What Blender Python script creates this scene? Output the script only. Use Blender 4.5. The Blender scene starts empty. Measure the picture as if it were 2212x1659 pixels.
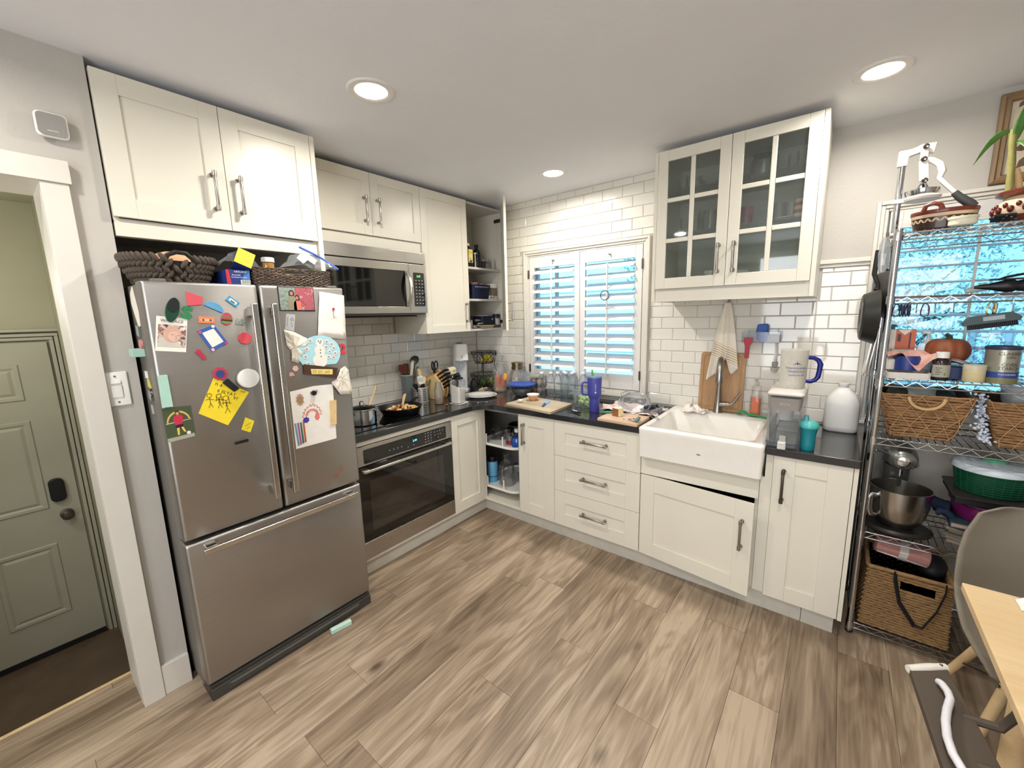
import bpy, bmesh, math, random
from mathutils import Vector, Matrix
S = bpy.context.scene
COL = S.collection
random.seed(7)
PI = math.pi
# ---------------------------------------------------------------- camera, world, lights, exposure
cd = bpy.data.cameras.new('camera'); cam = bpy.data.objects.new('camera', cd); COL.objects.link(cam)
cd.sensor_fit = 'HORIZONTAL'; cd.sensor_width = 36.0; cd.lens = 36.0 * 884.79 / 2212
cd.clip_start = .02; cd.clip_end = 200
_ya, _pi, _ro = .6737, -.1664, -.0241
_f = Vector((-math.sin(_ya) * math.cos(_pi), math.cos(_ya) * math.cos(_pi), math.sin(_pi)))
_r = _f.cross(Vector((0, 0, 1))).normalized(); _u = _r.cross(_f)
_r2 = _r * math.cos(_ro) + _u * math.sin(_ro); _u2 = _u * math.cos(_ro) - _r * math.sin(_ro)
cam.matrix_world = Matrix(((_r2.x, _u2.x, -_f.x, 2.7741), (_r2.y, _u2.y, -_f.y, -2.9347), (_r2.z, _u2.z, -_f.z, 1.5825), (0, 0, 0, 1)))
S.camera = cam
S.view_settings.view_transform = 'Standard'; S.view_settings.look = 'None'
S.view_settings.gamma = 1; S.view_settings.use_curve_mapping = False
S.view_settings.exposure = 0.0
S.cycles.use_denoising = True
S.cycles.max_bounces = 10; S.cycles.diffuse_bounces = 5; S.cycles.transparent_max_bounces = 24
S.cycles.caustics_reflective = False; S.cycles.caustics_refractive = False
S.cycles.sample_clamp_indirect = 6
w = bpy.data.worlds.new('daylight'); S.world = w; w.use_nodes = True
w.node_tree.nodes['Background'].inputs[0].default_value = (.27, .62, 1.0, 1)
w.node_tree.nodes['Background'].inputs[1].default_value = 2.7
CEIL = 2.517

def lamp(name, kind, loc, energy, color=(1, 1, 1), size=.1, rot=(0, 0, 0), shape='DISK', size_y=None, spread=None):
    l = bpy.data.lights.new(name, kind); l.energy = energy; l.color = color
    if kind == 'AREA':
        l.shape = shape; l.size = size
        if size_y: l.size_y = size_y
        if spread: l.spread = spread
    elif kind == 'SUN': l.angle = .01
    else: l.shadow_soft_size = size
    o = bpy.data.objects.new(name, l); o.location = loc; o.rotation_euler = rot; COL.objects.link(o)
    return o
WARM = (1, .945, .86)
DOWN = [(1.165, -1.81), (2.823, -.56), (1.18, -.44)]
MORE = [(2.82, -1.85), (1.17, -3.2), (2.82, -3.3)]
for i, (x, y) in enumerate(DOWN + MORE):
    lamp('downlight_lamp', 'AREA', (x, y, CEIL - .016), (14.8, 10, 13.5, 11, 12.5, 12)[i], WARM, .11, spread=math.radians(170))
lamp('dining_fill', 'AREA', (2.9, -4.9, 1.45), 68, (.93, .96, 1), 2.2, (PI / 2, 0, 0), 'RECTANGLE', 1.7)  # added fill light behind the camera, brightens ceiling and uppers
lamp('hall_lamp', 'POINT', (-.25, -3.35, 1.75), 20, (1, .96, .84), .08)
sun = lamp('sun', 'SUN', (0, 0, 8), 5.5, (.55, .88, 1), rot=(math.radians(52), 0, math.radians(-22)))

# ---------------------------------------------------------------- helpers
def lin(h):
    if isinstance(h, str):
        h = h.lstrip('#'); h = [int(h[i:i + 2], 16) / 255 for i in (0, 2, 4)]
        return tuple(c / 12.92 if c <= .04045 else ((c + .055) / 1.055) ** 2.4 for c in h)
    return h
class Fr:                                   # a local frame: f(u,v,w) -> world
    def __init__(s, o, U=(1, 0, 0), V=(0, 1, 0), W=None):
        s.o = Vector(o); s.U = Vector(U).normalized(); s.V = Vector(V).normalized()
        s.W = Vector(W).normalized() if W else s.U.cross(s.V)
    def __call__(s, u, v, w=0): return s.o + s.U * u + s.V * v + s.W * w
ID = Fr((0, 0, 0))
def FX(x): return Fr((x, 0, 0), (0, 1, 0), (0, 0, 1))           # faces +x, u=y v=z
def FY(y): return Fr((0, y, 0), (1, 0, 0), (0, 0, 1))           # faces -y, u=x v=z
def FZ(z): return Fr((0, 0, z))
def rrect(cx, cy, w, h, r, n=4):
    r = min(r, w / 2 - 1e-4, h / 2 - 1e-4); P = []
    for k, (sx, sy) in enumerate(((1, 1), (-1, 1), (-1, -1), (1, -1))):
        for i in range(n + 1):
            a = PI / 2 * (k + i / n)
            P.append((cx + sx * (w / 2 - r) + r * math.cos(a), cy + sy * (h / 2 - r) + r * math.sin(a)))
    return P
def circ(cx, cy, r, n=20, ry=None, ph=0):
    return [(cx + r * math.cos(ph + 2 * PI * i / n), cy + (ry or r) * math.sin(ph + 2 * PI * i / n)) for i in range(n)]
class MB:
    def __init__(s): s.v = []; s.f = []
    def add(s, vs, fs):
        o = len(s.v); s.v += [tuple(p) for p in vs]; s.f += [tuple(i + o for i in q) for q in fs]; return s
    def box(s, a, b, f=ID):
        x0, y0, z0 = (min(p, q) for p, q in zip(a, b)); x1, y1, z1 = (max(p, q) for p, q in zip(a, b))
        return s.add([f(x, y, z) for z in (z0, z1) for x, y in ((x0, y0), (x1, y0), (x1, y1), (x0, y1))],
                     [(3, 2, 1, 0), (4, 5, 6, 7), (0, 1, 5, 4), (1, 2, 6, 5), (2, 3, 7, 6), (3, 0, 4, 7)])
    def prism(s, pts, w0, w1, f=ID):
        n = len(pts)
        return s.add([f(u, v, w0) for u, v in pts] + [f(u, v, w1) for u, v in pts],
                     [tuple(range(n - 1, -1, -1)), tuple(range(n, 2 * n))] + [(i, (i + 1) % n, n + (i + 1) % n, n + i) for i in range(n)])
    def loft(s, loops, c0=True, c1=True, close=False):
        n = len(loops[0]); vs = [p for L in loops for p in L]; fs = []
        m = len(loops)
        for j in range(m if close else m - 1):
            a = j * n; b = ((j + 1) % m) * n
            fs += [(a + i, a + (i + 1) % n, b + (i + 1) % n, b + i) for i in range(n)]
        if c0 and not close: fs.append(tuple(range(n - 1, -1, -1)))
        if c1 and not close: fs.append(tuple(range((m - 1) * n, m * n)))
        return s.add(vs, fs)
    def lathe(s, prof, c=(0, 0, 0), n=24, f=ID, sy=1):
        vs = []; fs = []; rings = []
        for r, h in prof:
            if r < 1e-5: rings.append([len(vs)]); vs.append(f(c[0], c[1], c[2] + h))
            else:
                rings.append(list(range(len(vs), len(vs) + n)))
                vs += [f(c[0] + r * math.cos(2 * PI * i / n), c[1] + sy * r * math.sin(2 * PI * i / n), c[2] + h) for i in range(n)]
        for A, B in zip(rings, rings[1:]):
            for i in range(n):
                j = (i + 1) % n
                if len(A) == 1 and len(B) == 1: break
                if len(A) == 1: fs.append((A[0], B[j], B[i]))
                elif len(B) == 1: fs.append((A[i], A[j], B[0]))
                else: fs.append((A[i], A[j], B[j], B[i]))
        return s.add(vs, fs)
    def cyl(s, p0, p1, r0, r1=None, n=16): return s.tube([p0, p1], [r0, r0 if r1 is None else r1], n)
    def tube(s, pts, r, n=8, closed=False, sq=1):
        P = [Vector(p) for p in pts]; m = len(P); R = r if isinstance(r, (list, tuple)) else [r] * m
        T = []
        for i in range(m):
            a = P[(i - 1) % m] if closed or i else P[0]; b = P[(i + 1) % m] if closed or i < m - 1 else P[-1]
            T.append((b - a).normalized())
        t = T[0]; N = t.orthogonal().normalized() if abs(t.z) > .9 else Vector((0, 0, 1)).cross(t).normalized()
        loops = []
        for i in range(m):
            N = (N - T[i] * N.dot(T[i])).normalized(); B = T[i].cross(N)
            loops.append([P[i] + (N * math.cos(2 * PI * k / n) + B * (sq * math.sin(2 * PI * k / n))) * R[i] for k in range(n)])
        return s.loft(loops, close=closed)
    def ell(s, c, rx, ry=None, rz=None, n=12, m=8, f=ID):
        ry = ry or rx; rz = rz or rx; prof = [(math.sin(PI * i / m), -math.cos(PI * i / m)) for i in range(m + 1)]
        vs0 = len(s.v); t = MB().lathe([(max(r, 0), h) for r, h in prof], n=n)
        return s.add([f(c[0] + x * rx, c[1] + y * ry, c[2] + z * rz) for x, y, z in t.v], t.f)
    def sheet(s, fn, nu, nv):
        vs = [fn(i / nu, j / nv) for j in range(nv + 1) for i in range(nu + 1)]
        return s.add(vs, [(j * (nu + 1) + i, j * (nu + 1) + i + 1, (j + 1) * (nu + 1) + i + 1, (j + 1) * (nu + 1) + i) for j in range(nv) for i in range(nu)])
    def merge(s, o, f=ID): return s.add([f(*p) for p in o.v], o.f)
WORLD = {}
def _off(p):
    while p.parent: p = p.parent
    return WORLD.get(p.name)
def mesh(name, mb, mat, smooth=38, off=None):
    me = bpy.data.meshes.new(name)
    vs = mb.v if off is None else [(x - off[0], y - off[1], z - off[2]) for x, y, z in mb.v]
    me.from_pydata(vs, [], mb.f); me.update()
    bm = bmesh.new(); bm.from_mesh(me); bmesh.ops.recalc_face_normals(bm, faces=bm.faces); bm.to_mesh(me); bm.free()
    if smooth:
        me.polygons.foreach_set('use_smooth', [True] * len(me.polygons)); me.set_sharp_from_angle(angle=math.radians(smooth))
    if mat: me.materials.append(mat)
    return me
def obj(name, mb, mat, parent=None, bevel=0, smooth=38, solid=0, sub=0, label=None, kind=None, seg=2):
    off = _off(parent) if parent else None
    o = bpy.data.objects.new(name, mesh(name, mb, mat, smooth, off)); COL.objects.link(o)
    if parent: o.parent = parent
    if solid:
        m = o.modifiers.new('solid', 'SOLIDIFY'); m.thickness = abs(solid); m.offset = 1 if solid > 0 else -1
    if sub: m = o.modifiers.new('sub', 'SUBSURF'); m.levels = m.render_levels = sub
    if bevel:
        m = o.modifiers.new('bevel', 'BEVEL'); m.width = bevel; m.segments = seg; m.limit_method = 'ANGLE'; m.angle_limit = math.radians(40); m.harden_normals = True
    if label: o['label'] = label
    if kind: o['kind'] = kind
    return o
def tag(o, label, cat, group=None):
    o['label'] = label; o['category'] = cat
    if group: o['group'] = group
    return o
def thing(name, label, cat, loc=(0, 0, 0), rz=0, group=None, world=False, kind=None):
    o = bpy.data.objects.new(name, None); COL.objects.link(o); o.location = loc; o.empty_display_size = .05
    o.rotation_euler = (0, 0, rz) if not isinstance(rz, tuple) else rz
    if kind: o['kind'] = kind
    if cat: tag(o, label, cat, group)
    if world: WORLD[o.name] = Vector(loc)
    return o
def struct(name, mb, mat, parent=None, **k):
    o = obj(name, mb, mat, parent, **k)
    if not parent: o['kind'] = 'structure'
    return o
def sroot(name, loc=(0, 0, 0)):
    o = thing(name, None, None, loc, world=True); o['kind'] = 'structure'; return o
def dup(root, loc=None, rz=None, label=None, group=None):
    r = root.copy(); COL.objects.link(r)
    if loc is not None: r.location = loc
    if rz is not None: r.rotation_euler = (0, 0, rz)
    if label: r['label'] = label
    if group: r['group'] = group
    for ch in list(root.children):
        c = ch.copy(); COL.objects.link(c); c.parent = r
        for g in list(ch.children):
            d = g.copy(); COL.objects.link(d); d.parent = c
    return r
def text(body, size, f, mat, parent=None, name='lettering', align='CENTER', wrap=None, depth=.0004, sx=1, shear=0, bold=0):
    c = bpy.data.curves.new(name, 'FONT'); c.body = body; c.size = size; c.align_x = align; c.align_y = 'CENTER'; c.extrude = 0
    c.resolution_u = 2; c.shear = shear; c.offset = bold
    t = bpy.data.objects.new(name, c); me0 = bpy.data.meshes.new_from_object(t)
    mb = MB(); vs = [v.co.copy() for v in me0.vertices]
    if wrap:      # wrap=(r) : around the local z axis, f gives (x,y,z) of thing, text centre at angle wrap[1], height wrap[2]
        r, a0, h = wrap; pts = [Vector(((r + depth) * math.cos(a0 + v.x * sx / r), (r + depth) * math.sin(a0 + v.x * sx / r), h + v.y)) for v in vs]
    else: pts = [f(v.x * sx, v.y, depth) for v in vs]
    mb.add(pts, [tuple(p.vertices) for p in me0.polygons])
    bpy.data.objects.remove(t); bpy.data.meshes.remove(me0); bpy.data.curves.remove(c)
    return obj(name, mb, mat, parent, smooth=0)

# ---------------------------------------------------------------- materials
class NT:
    def __init__(s, name):
        s.m = bpy.data.materials.new(name); s.m.use_nodes = True; s.t = s.m.node_tree; s.n = s.t.nodes
        s.p = s.n.get('Principled BSDF')
    def N(s, kind, **k):
        n = s.n.new(kind)
        for a, b in k.items():
            if a in ('ins',):
                for i, val in b.items(): n.inputs[i].default_value = val
            else: setattr(n, a, b)
        return n
    def L(s, a, b): s.t.links.new(a, b)
    def ramp(s, stops):
        r = s.N('ShaderNodeValToRGB'); e = r.color_ramp.elements
        while len(e) < len(stops): e.new(.5)
        for el, (p, c) in zip(e, stops): el.position = p; el.color = (*lin(c), 1)
        return r
def mat(name, col, rough=.5, metal=0, var=.06, scale=14, stretch=(1, 1, 1), bump=0, bscale=None, coat=0, emit=0, sss=0, ior=1.45, trans=0, alpha=1, sheen=0):
    k = NT(name); c = lin(col); p = k.p
    p.inputs['Roughness'].default_value = rough; p.inputs['Metallic'].default_value = metal; p.inputs['IOR'].default_value = ior
    if coat: p.inputs['Coat Weight'].default_value = coat; p.inputs['Coat Roughness'].default_value = .05
    if trans: p.inputs['Transmission Weight'].default_value = trans
    if sheen: p.inputs['Sheen Weight'].default_value = sheen
    if alpha < 1: p.inputs['Alpha'].default_value = alpha
    if sss: p.inputs['Subsurface Weight'].default_value = sss; p.inputs['Subsurface Radius'].default_value = (.01, .01, .01)
    if emit: p.inputs['Emission Color'].default_value = (*c, 1); p.inputs['Emission Strength'].default_value = emit
    tc = k.N('ShaderNodeTexCoord'); mp = k.N('ShaderNodeMapping'); mp.inputs['Scale'].default_value = stretch; k.L(tc.outputs['Object'], mp.inputs['Vector'])
    nz = k.N('ShaderNodeTexNoise', ins={'Scale': scale, 'Detail': 4.0}); k.L(mp.outputs[0], nz.inputs['Vector'])
    r = k.ramp([(.25, tuple(max(0, x * (1 - var)) for x in c)), (.75, tuple(min(1, x * (1 + var)) for x in c))])
    k.L(nz.outputs[0], r.inputs[0]); k.L(r.outputs[0], p.inputs['Base Color'])
    if bump:
        b = k.N('ShaderNodeBump', ins={'Strength': bump, 'Distance': .002})
        n2 = nz
        if bscale: n2 = k.N('ShaderNodeTexNoise', ins={'Scale': bscale, 'Detail': 3.0}); k.L(mp.outputs[0], n2.inputs['Vector'])
        k.L(n2.outputs[0], b.inputs['Height']); k.L(b.outputs[0], p.inputs['Normal'])
    return k.m
def glass(name, tint='#ffffff', gloss=.0, rough=.03, haze=0, hazecol='#e8eef0'):
    k = NT(name); k.n.remove(k.p); out = k.n['Material Output']
    tr = k.N('ShaderNodeBsdfTransparent'); tr.inputs[0].default_value = (*lin(tint), 1)
    gl = k.N('ShaderNodeBsdfGlossy', ins={'Roughness': rough}); fr = k.N('ShaderNodeLayerWeight', ins={'Blend': .35})
    nz = k.N('ShaderNodeTexNoise', ins={'Scale': 12.0})
    mth = k.N('ShaderNodeMath', operation='MULTIPLY_ADD'); mth.inputs[1].default_value = .5; mth.inputs[2].default_value = gloss
    k.L(fr.outputs['Fresnel'], mth.inputs[0])
    mx = k.N('ShaderNodeMixShader'); k.L(mth.outputs[0], mx.inputs[0]); k.L(tr.outputs[0], mx.inputs[1]); k.L(gl.outputs[0], mx.inputs[2]); last = mx
    if haze:
        df = k.N('ShaderNodeBsdfDiffuse'); df.inputs[0].default_value = (*lin(hazecol), 1)
        tl = k.N('ShaderNodeBsdfTranslucent'); tl.inputs[0].default_value = (*lin(hazecol), 1)
        a = k.N('ShaderNodeMixShader', ins={0: .5}); k.L(df.outputs[0], a.inputs[1]); k.L(tl.outputs[0], a.inputs[2])
        h = k.N('ShaderNodeMath', operation='MULTIPLY_ADD'); h.inputs[1].default_value = .25 * haze; h.inputs[2].default_value = haze * .85; k.L(nz.outputs[0], h.inputs[0])
        m2 = k.N('ShaderNodeMixShader'); k.L(h.outputs[0], m2.inputs[0]); k.L(last.outputs[0], m2.inputs[1]); k.L(a.outputs[0], m2.inputs[2]); last = m2
    k.L(last.outputs[0], out.inputs[0]); return k.m
def wood(name, c0, c1, c2, axis=1, scale=1.0, rough=.5, rnd=.0, knots=0, contrast=1):
    k = NT(name); p = k.p; p.inputs['Roughness'].default_value = rough
    tc = k.N('ShaderNodeTexCoord'); oi = k.N('ShaderNodeObjectInfo')
    ad = k.N('ShaderNodeVectorMath', operation='ADD'); mu = k.N('ShaderNodeMath', operation='MULTIPLY', ins={1: 37.0})
    k.L(oi.outputs['Random'], mu.inputs[0]); k.L(tc.outputs['Object'], ad.inputs[0]); k.L(mu.outputs[0], ad.inputs[1])
    st = [9, 9, 9]; st[axis] = 1.3 if knots else .75
    mp = k.N('ShaderNodeMapping'); mp.inputs['Scale'].default_value = [x * scale for x in st]; k.L(ad.outputs[0], mp.inputs['Vector'])
    big = k.N('ShaderNodeTexNoise', ins={'Scale': .9, 'Detail': 3.0 if knots else 2.0, 'Distortion': 1.0 if knots else .6}); k.L(mp.outputs[0], big.inputs['Vector'])
    wv = k.N('ShaderNodeMath', operation='MULTIPLY', ins={1: 32.0 if knots else 26.0}); k.L(big.outputs[0], wv.inputs[0])
    sn = k.N('ShaderNodeMath', operation='SINE'); k.L(wv.outputs[0], sn.inputs[0])
    st2 = [90, 90, 90]; st2[axis] = 4 if knots else 2.2
    mp2 = k.N('ShaderNodeMapping'); mp2.inputs['Scale'].default_value = [x * scale for x in st2]; k.L(ad.outputs[0], mp2.inputs['Vector'])
    fine = k.N('ShaderNodeTexNoise', ins={'Scale': 1.0, 'Detail': 4.0}); k.L(mp2.outputs[0], fine.inputs['Vector'])
    st3 = [4, 4, 4]; st3[axis] = .9
    mp3 = k.N('ShaderNodeMapping'); mp3.inputs['Scale'].default_value = [x * scale for x in st3]; k.L(ad.outputs[0], mp3.inputs['Vector'])
    broad = k.N('ShaderNodeTexNoise', ins={'Scale': 1.3, 'Detail': 3.0}); k.L(mp3.outputs[0], broad.inputs['Vector'])
    a = k.N('ShaderNodeMath', operation='MULTIPLY_ADD', ins={1: (.085 if knots else .05) * contrast, 2: .5}); k.L(sn.outputs[0], a.inputs[0])
    b = k.N('ShaderNodeMath', operation='MULTIPLY_ADD', ins={1: .5 * contrast}); k.L(fine.outputs[0], b.inputs[0]); k.L(a.outputs[0], b.inputs[2])
    c = k.N('ShaderNodeMath', operation='MULTIPLY_ADD', ins={1: 1.0}); k.L(broad.outputs[0], c.inputs[0]); k.L(b.outputs[0], c.inputs[2])
    d = k.N('ShaderNodeMath', operation='MULTIPLY_ADD', ins={1: rnd}); k.L(oi.outputs['Random'], d.inputs[0]); k.L(c.outputs[0], d.inputs[2])
    e = k.N('ShaderNodeMath', operation='SUBTRACT', ins={1: .75 + rnd / 2}); k.L(d.outputs[0], e.inputs[0])
    r = k.ramp([(.12, c2), (.5, c1), (.85, c0)]); k.L(e.outputs[0], r.inputs[0])
    last = r.outputs[0]
    if knots:
        m5 = k.N('ShaderNodeMapping'); s5 = [5.5] * 3; s5[axis] = 2.6; m5.inputs['Scale'].default_value = s5; k.L(ad.outputs[0], m5.inputs['Vector'])
        dn = k.N('ShaderNodeVectorMath', operation='MULTIPLY_ADD'); dn.inputs[1].default_value = (.12, .12, .12); k.L(fine.outputs['Color'], dn.inputs[0]); k.L(m5.outputs[0], dn.inputs[2])
        vo = k.N('ShaderNodeTexVoronoi', ins={'Scale': .62, 'Randomness': 1.0}); k.L(dn.outputs[0], vo.inputs['Vector']); kr = k.ramp([(.035, '#8a8078'), (.10, '#ffffff')]); k.L(vo.outputs['Distance'], kr.inputs[0])
        mk = k.N('ShaderNodeMix', data_type='RGBA', blend_type='MULTIPLY'); mk.inputs[0].default_value = 1; k.L(last, mk.inputs[6]); k.L(kr.outputs[0], mk.inputs[7]); last = mk.outputs[2]
    k.L(last, p.inputs['Base Color'])
    bp = k.N('ShaderNodeBump', ins={'Strength': .15, 'Distance': .001}); k.L(fine.outputs[0], bp.inputs['Height']); k.L(bp.outputs[0], p.inputs['Normal'])
    return k.m
def brushed(name, col, rough=.3, stretch=(1, 1, 220)):
    k = NT(name); p = k.p; p.inputs['Metallic'].default_value = 1
    tc = k.N('ShaderNodeTexCoord'); mp = k.N('ShaderNodeMapping'); mp.inputs['Scale'].default_value = stretch; k.L(tc.outputs['Object'], mp.inputs['Vector'])
    nz = k.N('ShaderNodeTexNoise', ins={'Scale': 4.0, 'Detail': 3.0}); k.L(mp.outputs[0], nz.inputs['Vector'])
    c = lin(col); r = k.ramp([(.3, tuple(x * .96 for x in c)), (.7, tuple(min(1, x * 1.03) for x in c))]); k.L(nz.outputs[0], r.inputs[0]); k.L(r.outputs[0], p.inputs['Base Color'])
    sm = k.N('ShaderNodeTexNoise', ins={'Scale': 6.0, 'Detail': 3.0}); k.L(tc.outputs['Object'], sm.inputs['Vector'])
    q = k.N('ShaderNodeMath', operation='MULTIPLY_ADD', ins={1: .16, 2: rough - .08}); k.L(sm.outputs[0], q.inputs[0]); k.L(q.outputs[0], p.inputs['Roughness'])
    b = k.N('ShaderNodeBump', ins={'Strength': .06, 'Distance': .0005}); k.L(nz.outputs[0], b.inputs['Height']); k.L(b.outputs[0], p.inputs['Normal'])
    return k.m
def stripes(name, c0, c1, axis=0, scale=40, width=.5, rough=.8, offset=0):
    k = NT(name); p = k.p; p.inputs['Roughness'].default_value = rough
    tc = k.N('ShaderNodeTexCoord'); wv = k.N('ShaderNodeTexWave', wave_type='BANDS', bands_direction='XYZ'[axis], ins={'Scale': scale, 'Distortion': .3})
    k.L(tc.outputs['Object'], wv.inputs['Vector']); r = k.ramp([(width - .06, c0), (width + .06, c1)]); k.L(wv.outputs[0], r.inputs[0]); k.L(r.outputs[0], p.inputs['Base Color'])
    return k.m
def blotch(name, cols, scale=30, rough=.6):
    k = NT(name); p = k.p; p.inputs['Roughness'].default_value = rough
    tc = k.N('ShaderNodeTexCoord'); vo = k.N('ShaderNodeTexNoise', ins={'Scale': scale, 'Detail': 2.0}); k.L(tc.outputs['Object'], vo.inputs['Vector'])
    n = len(cols); r = k.ramp([(.3 + .4 * i / max(1, n - 1), c) for i, c in enumerate(cols)]); k.L(vo.outputs[0], r.inputs[0]); k.L(r.outputs[0], p.inputs['Base Color']); return k.m

WALLG = mat('grey_wall_paint', '#b9b5ae', .62, var=.03, scale=5, bump=.5, bscale=55)
CEILM = mat('ceiling_paint', '#e9ebf0', .75, var=.02, scale=3, bump=.4, bscale=38)
HALLG = mat('hall_olive_paint', '#a6a38d', .6, var=.04, scale=5)
DOORG = mat('hall_door_paint', '#a9a797', .45, var=.04, scale=6)
TRIM = mat('white_trim_paint', '#d6d2c9', .38, var=.03, scale=8)
SHUT = mat('white_shutter_paint', '#dcdad8', .35, var=.02)
CAB = mat('ivory_cabinet_paint', '#dedacc', .32, var=.02, scale=5)
CABIN = mat('white_melamine', '#c9c7c0', .4, var=.02)
DARKIN = mat('shadow_gap_black', '#0d0c0b', .8)
TILE = mat('white_gloss_tile', '#e0ddd5', .06, var=.03, scale=4, bump=.12, bscale=9, coat=.6)
GROUT = mat('grout', '#b9b5ac', .85)
NICKEL = mat('brushed_nickel', '#a59f98', .3, 1, var=.05)
NICKELD = mat('dark_nickel', '#6b645e', .35, 1, var=.05)
CHROME = mat('chrome', '#c9cbce', .12, 1, var=.02)
STEEL = brushed('stainless_door', '#aaa7a3', .40, (1, 1, 220))
STEELV = brushed('stainless_panel', '#b6b3ae', .26)
STEELH = mat('stainless_bar', '#cfccc6', .22, 1)
FSIDE = mat('fridge_side_grey', '#6c6962', .5, var=.05)
BLACK = mat('black_plastic', '#121214', .4)
BLACKM = mat('black_matte', '#17171a', .6)
BGLASS = mat('black_glass', '#060607', .05, coat=.5)
OVENWIN = mat('oven_window_glass', '#2a2420', .06, coat=.6)
WORKTOP = mat('charcoal_worktop', '#2a2a2b', .14, var=.12, scale=160, coat=.3)
WHITEP = mat('white_plastic', '#e6e5e1', .3, var=.02)
WHITEC = mat('white_ceramic', '#e9e6e0', .12, var=.02, coat=.4)
PAPER = mat('white_paper', '#eae6de', .8, var=.04, scale=30, bump=.3)
CREAMP = mat('cream_paper', '#e4ddcf', .8, var=.06, scale=24, bump=.4)
CLEAR = glass('clear_glass')
CLEARP = glass('clear_plastic', '#fafcff', .01, .08, .05, '#f2f6fa')
BAGP = glass('bag_plastic', '#fbfcfd', .04, .10, .24)
FROST = glass('frosted_plastic', '#f4f4f0', .05, .25, .72, '#f1efe9')
PANE = glass('window_pane', '#eafcff', .03)
CABGL = glass('cabinet_pane', '#f3f7f4', .06, .03, .05, '#b4bfb8')  # grey-green haze puts dust and reflected room light into the pane colour
PLANK = wood('oak_plank', '#ae9c86', '#8a7763', '#5d4c3c', 1, 1.0, .42, .24, contrast=1.3, knots=1)
LIGHTW = wood('light_birch', '#e4cba4', '#d9be92', '#c4a578', 0, 1.6, .45, contrast=.6)
BOARDW = wood('chopping_board', '#bc9a70', '#a58058', '#826341', 2, 1.8, .55)
MAPLE = wood('pale_maple', '#cfc1a8', '#c3b295', '#a8957a', 0, 1.8, .5, contrast=.6)
BLOCKW = wood('knife_block_wood', '#d9b27a', '#c59a60', '#a57843', 2, 2, .45)
SPOONW = mat('spoon_wood', '#ddc08c', .6, var=.12, scale=30)
BROWNW = mat('dark_brown_wood', '#5a3420', .5, var=.2, scale=40)
# ================================================================ room shell
fl = struct('floor', MB().prism([(.352, -5), (4.75, -5), (4.75, 0), (0, 0), (0, -2.6), (.352, -2.6)], -.035, -.0045), mat('subfloor_dark', '#2c241d', .9))
PW, PL = .1785, 1.2195
ph = {-2: -.95, -1: -1.705, 0: -1.22, 1: -2.13, 2: -1.19, 3: -2.294, 4: -1.80, 5: -2.62, 6: -.92, 7: -1.565, 8: -2.05, 9: -1.212, 10: -1.79, 11: -.7, 12: -1.5}
plank_me = mesh('plank', MB().loft([[Vector((x, y, z)) for x, y in ((a, b), (PW - a, b), (PW - a, PL - b), (a, PL - b))] for a, b, z in ((.0004, .0004, -.004), (.0004, .0004, -.0008), (.0013, .0013, 0))]), PLANK, 0)
for k in range(-4, 21):
    x0 = .93 + PW * k; p = ph.get(k, -random.random() * 1.2)
    j0 = math.ceil((-4.9 - p) / PL) - 1
    for j in range(j0, 6):
        y0 = p + j * PL; y1 = y0 + PL
        if y1 < -4.9 or y0 > -.56 + (.5 if x0 > 2.85 else 0) or (x0 + PW < .55 and y0 > -1.8) or y0 > -.03: continue
        if x0 + PW < .6: y1 = min(y1, -2.7)
        if x0 + PW < .36 or y1 - y0 < .02: continue
        c0 = max(y0, -4.95); c1 = min(y1, -.005); xa = max(x0, .354)
        if c0 == y0 and c1 == y1 and xa == x0: me = plank_me
        else:
            me = mesh('plank', MB().box((xa - x0 + .0006, c0 - y0 + .0006, -.004), (PW - .0006, c1 - y0 - .0006, 0)), PLANK, 0)
        o = bpy.data.objects.new('plank', me); COL.objects.link(o); o.parent = fl; o.location = (x0, y0, 0)
struct('trim_1', MB().box((.335, -3.9, -.03), (.352, -2.755, .003)), LIGHTW, bevel=.003)
struct('ceiling', MB().box((-.02, -5, CEIL), (4.75, .02, CEIL + .06)), CEILM)
# partition wall left of the fridge, with the opening to the hall
m = MB().box((.35, -2.755, 0), (.61, -2.596, CEIL)).box((.35, -5, 2.07), (.61, -2.755, CEIL)).box((.35, -5, 0), (.61, -3.75, 2.07))
struct('wall_left', m, WALLG)
LW = struct('wall_alcove', MB().box((-.12, -2.6, 0), (0, 0, CEIL)), GROUT)
struct('wall_right', MB().box((4.75, -5, 0), (4.85, .02, CEIL)), WALLG)
struct('wall_front', MB().box((.35, -5.1, 0), (4.75, -5, CEIL)), WALLG)
W1 = (.655, 1.652, 1.0, 2.06); W2 = (2.925, 4.2, 1.0, 2.06); Y1 = .14
m = MB()
for a, b, c, d in ((-.12, W1[0], 0, CEIL), (W1[1], 2.66, 0, CEIL), (W1[0], W1[1], 0, W1[2]), (W1[0], W1[1], W1[3], CEIL)):
    m.box((a, 0, c), (b, Y1, d))
WB = struct('wall_back', m, GROUT)
m = MB().box((2.66, 0, 1.80), (W2[0], Y1, CEIL)).box((2.66, 0, 0), (W2[0], Y1, 1.80)).box((W2[1], 0, 0), (4.75, Y1, CEIL)).box((W2[0], 0, 0), (W2[1], Y1, W2[2])).box((W2[0], 0, W2[3]), (W2[1], Y1, CEIL))
struct('wall_back_right', m, WALLG)
m = MB().box((2.655, -.014, 1.80), (2.874, .0, 1.818)).box((2.655, -.024, 1.818), (2.874, .0, 1.834)).box((2.655, -.012, 1.834), (2.874, 0, 1.842))
struct('trim_2', m, TRIM, bevel=.003)
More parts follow.
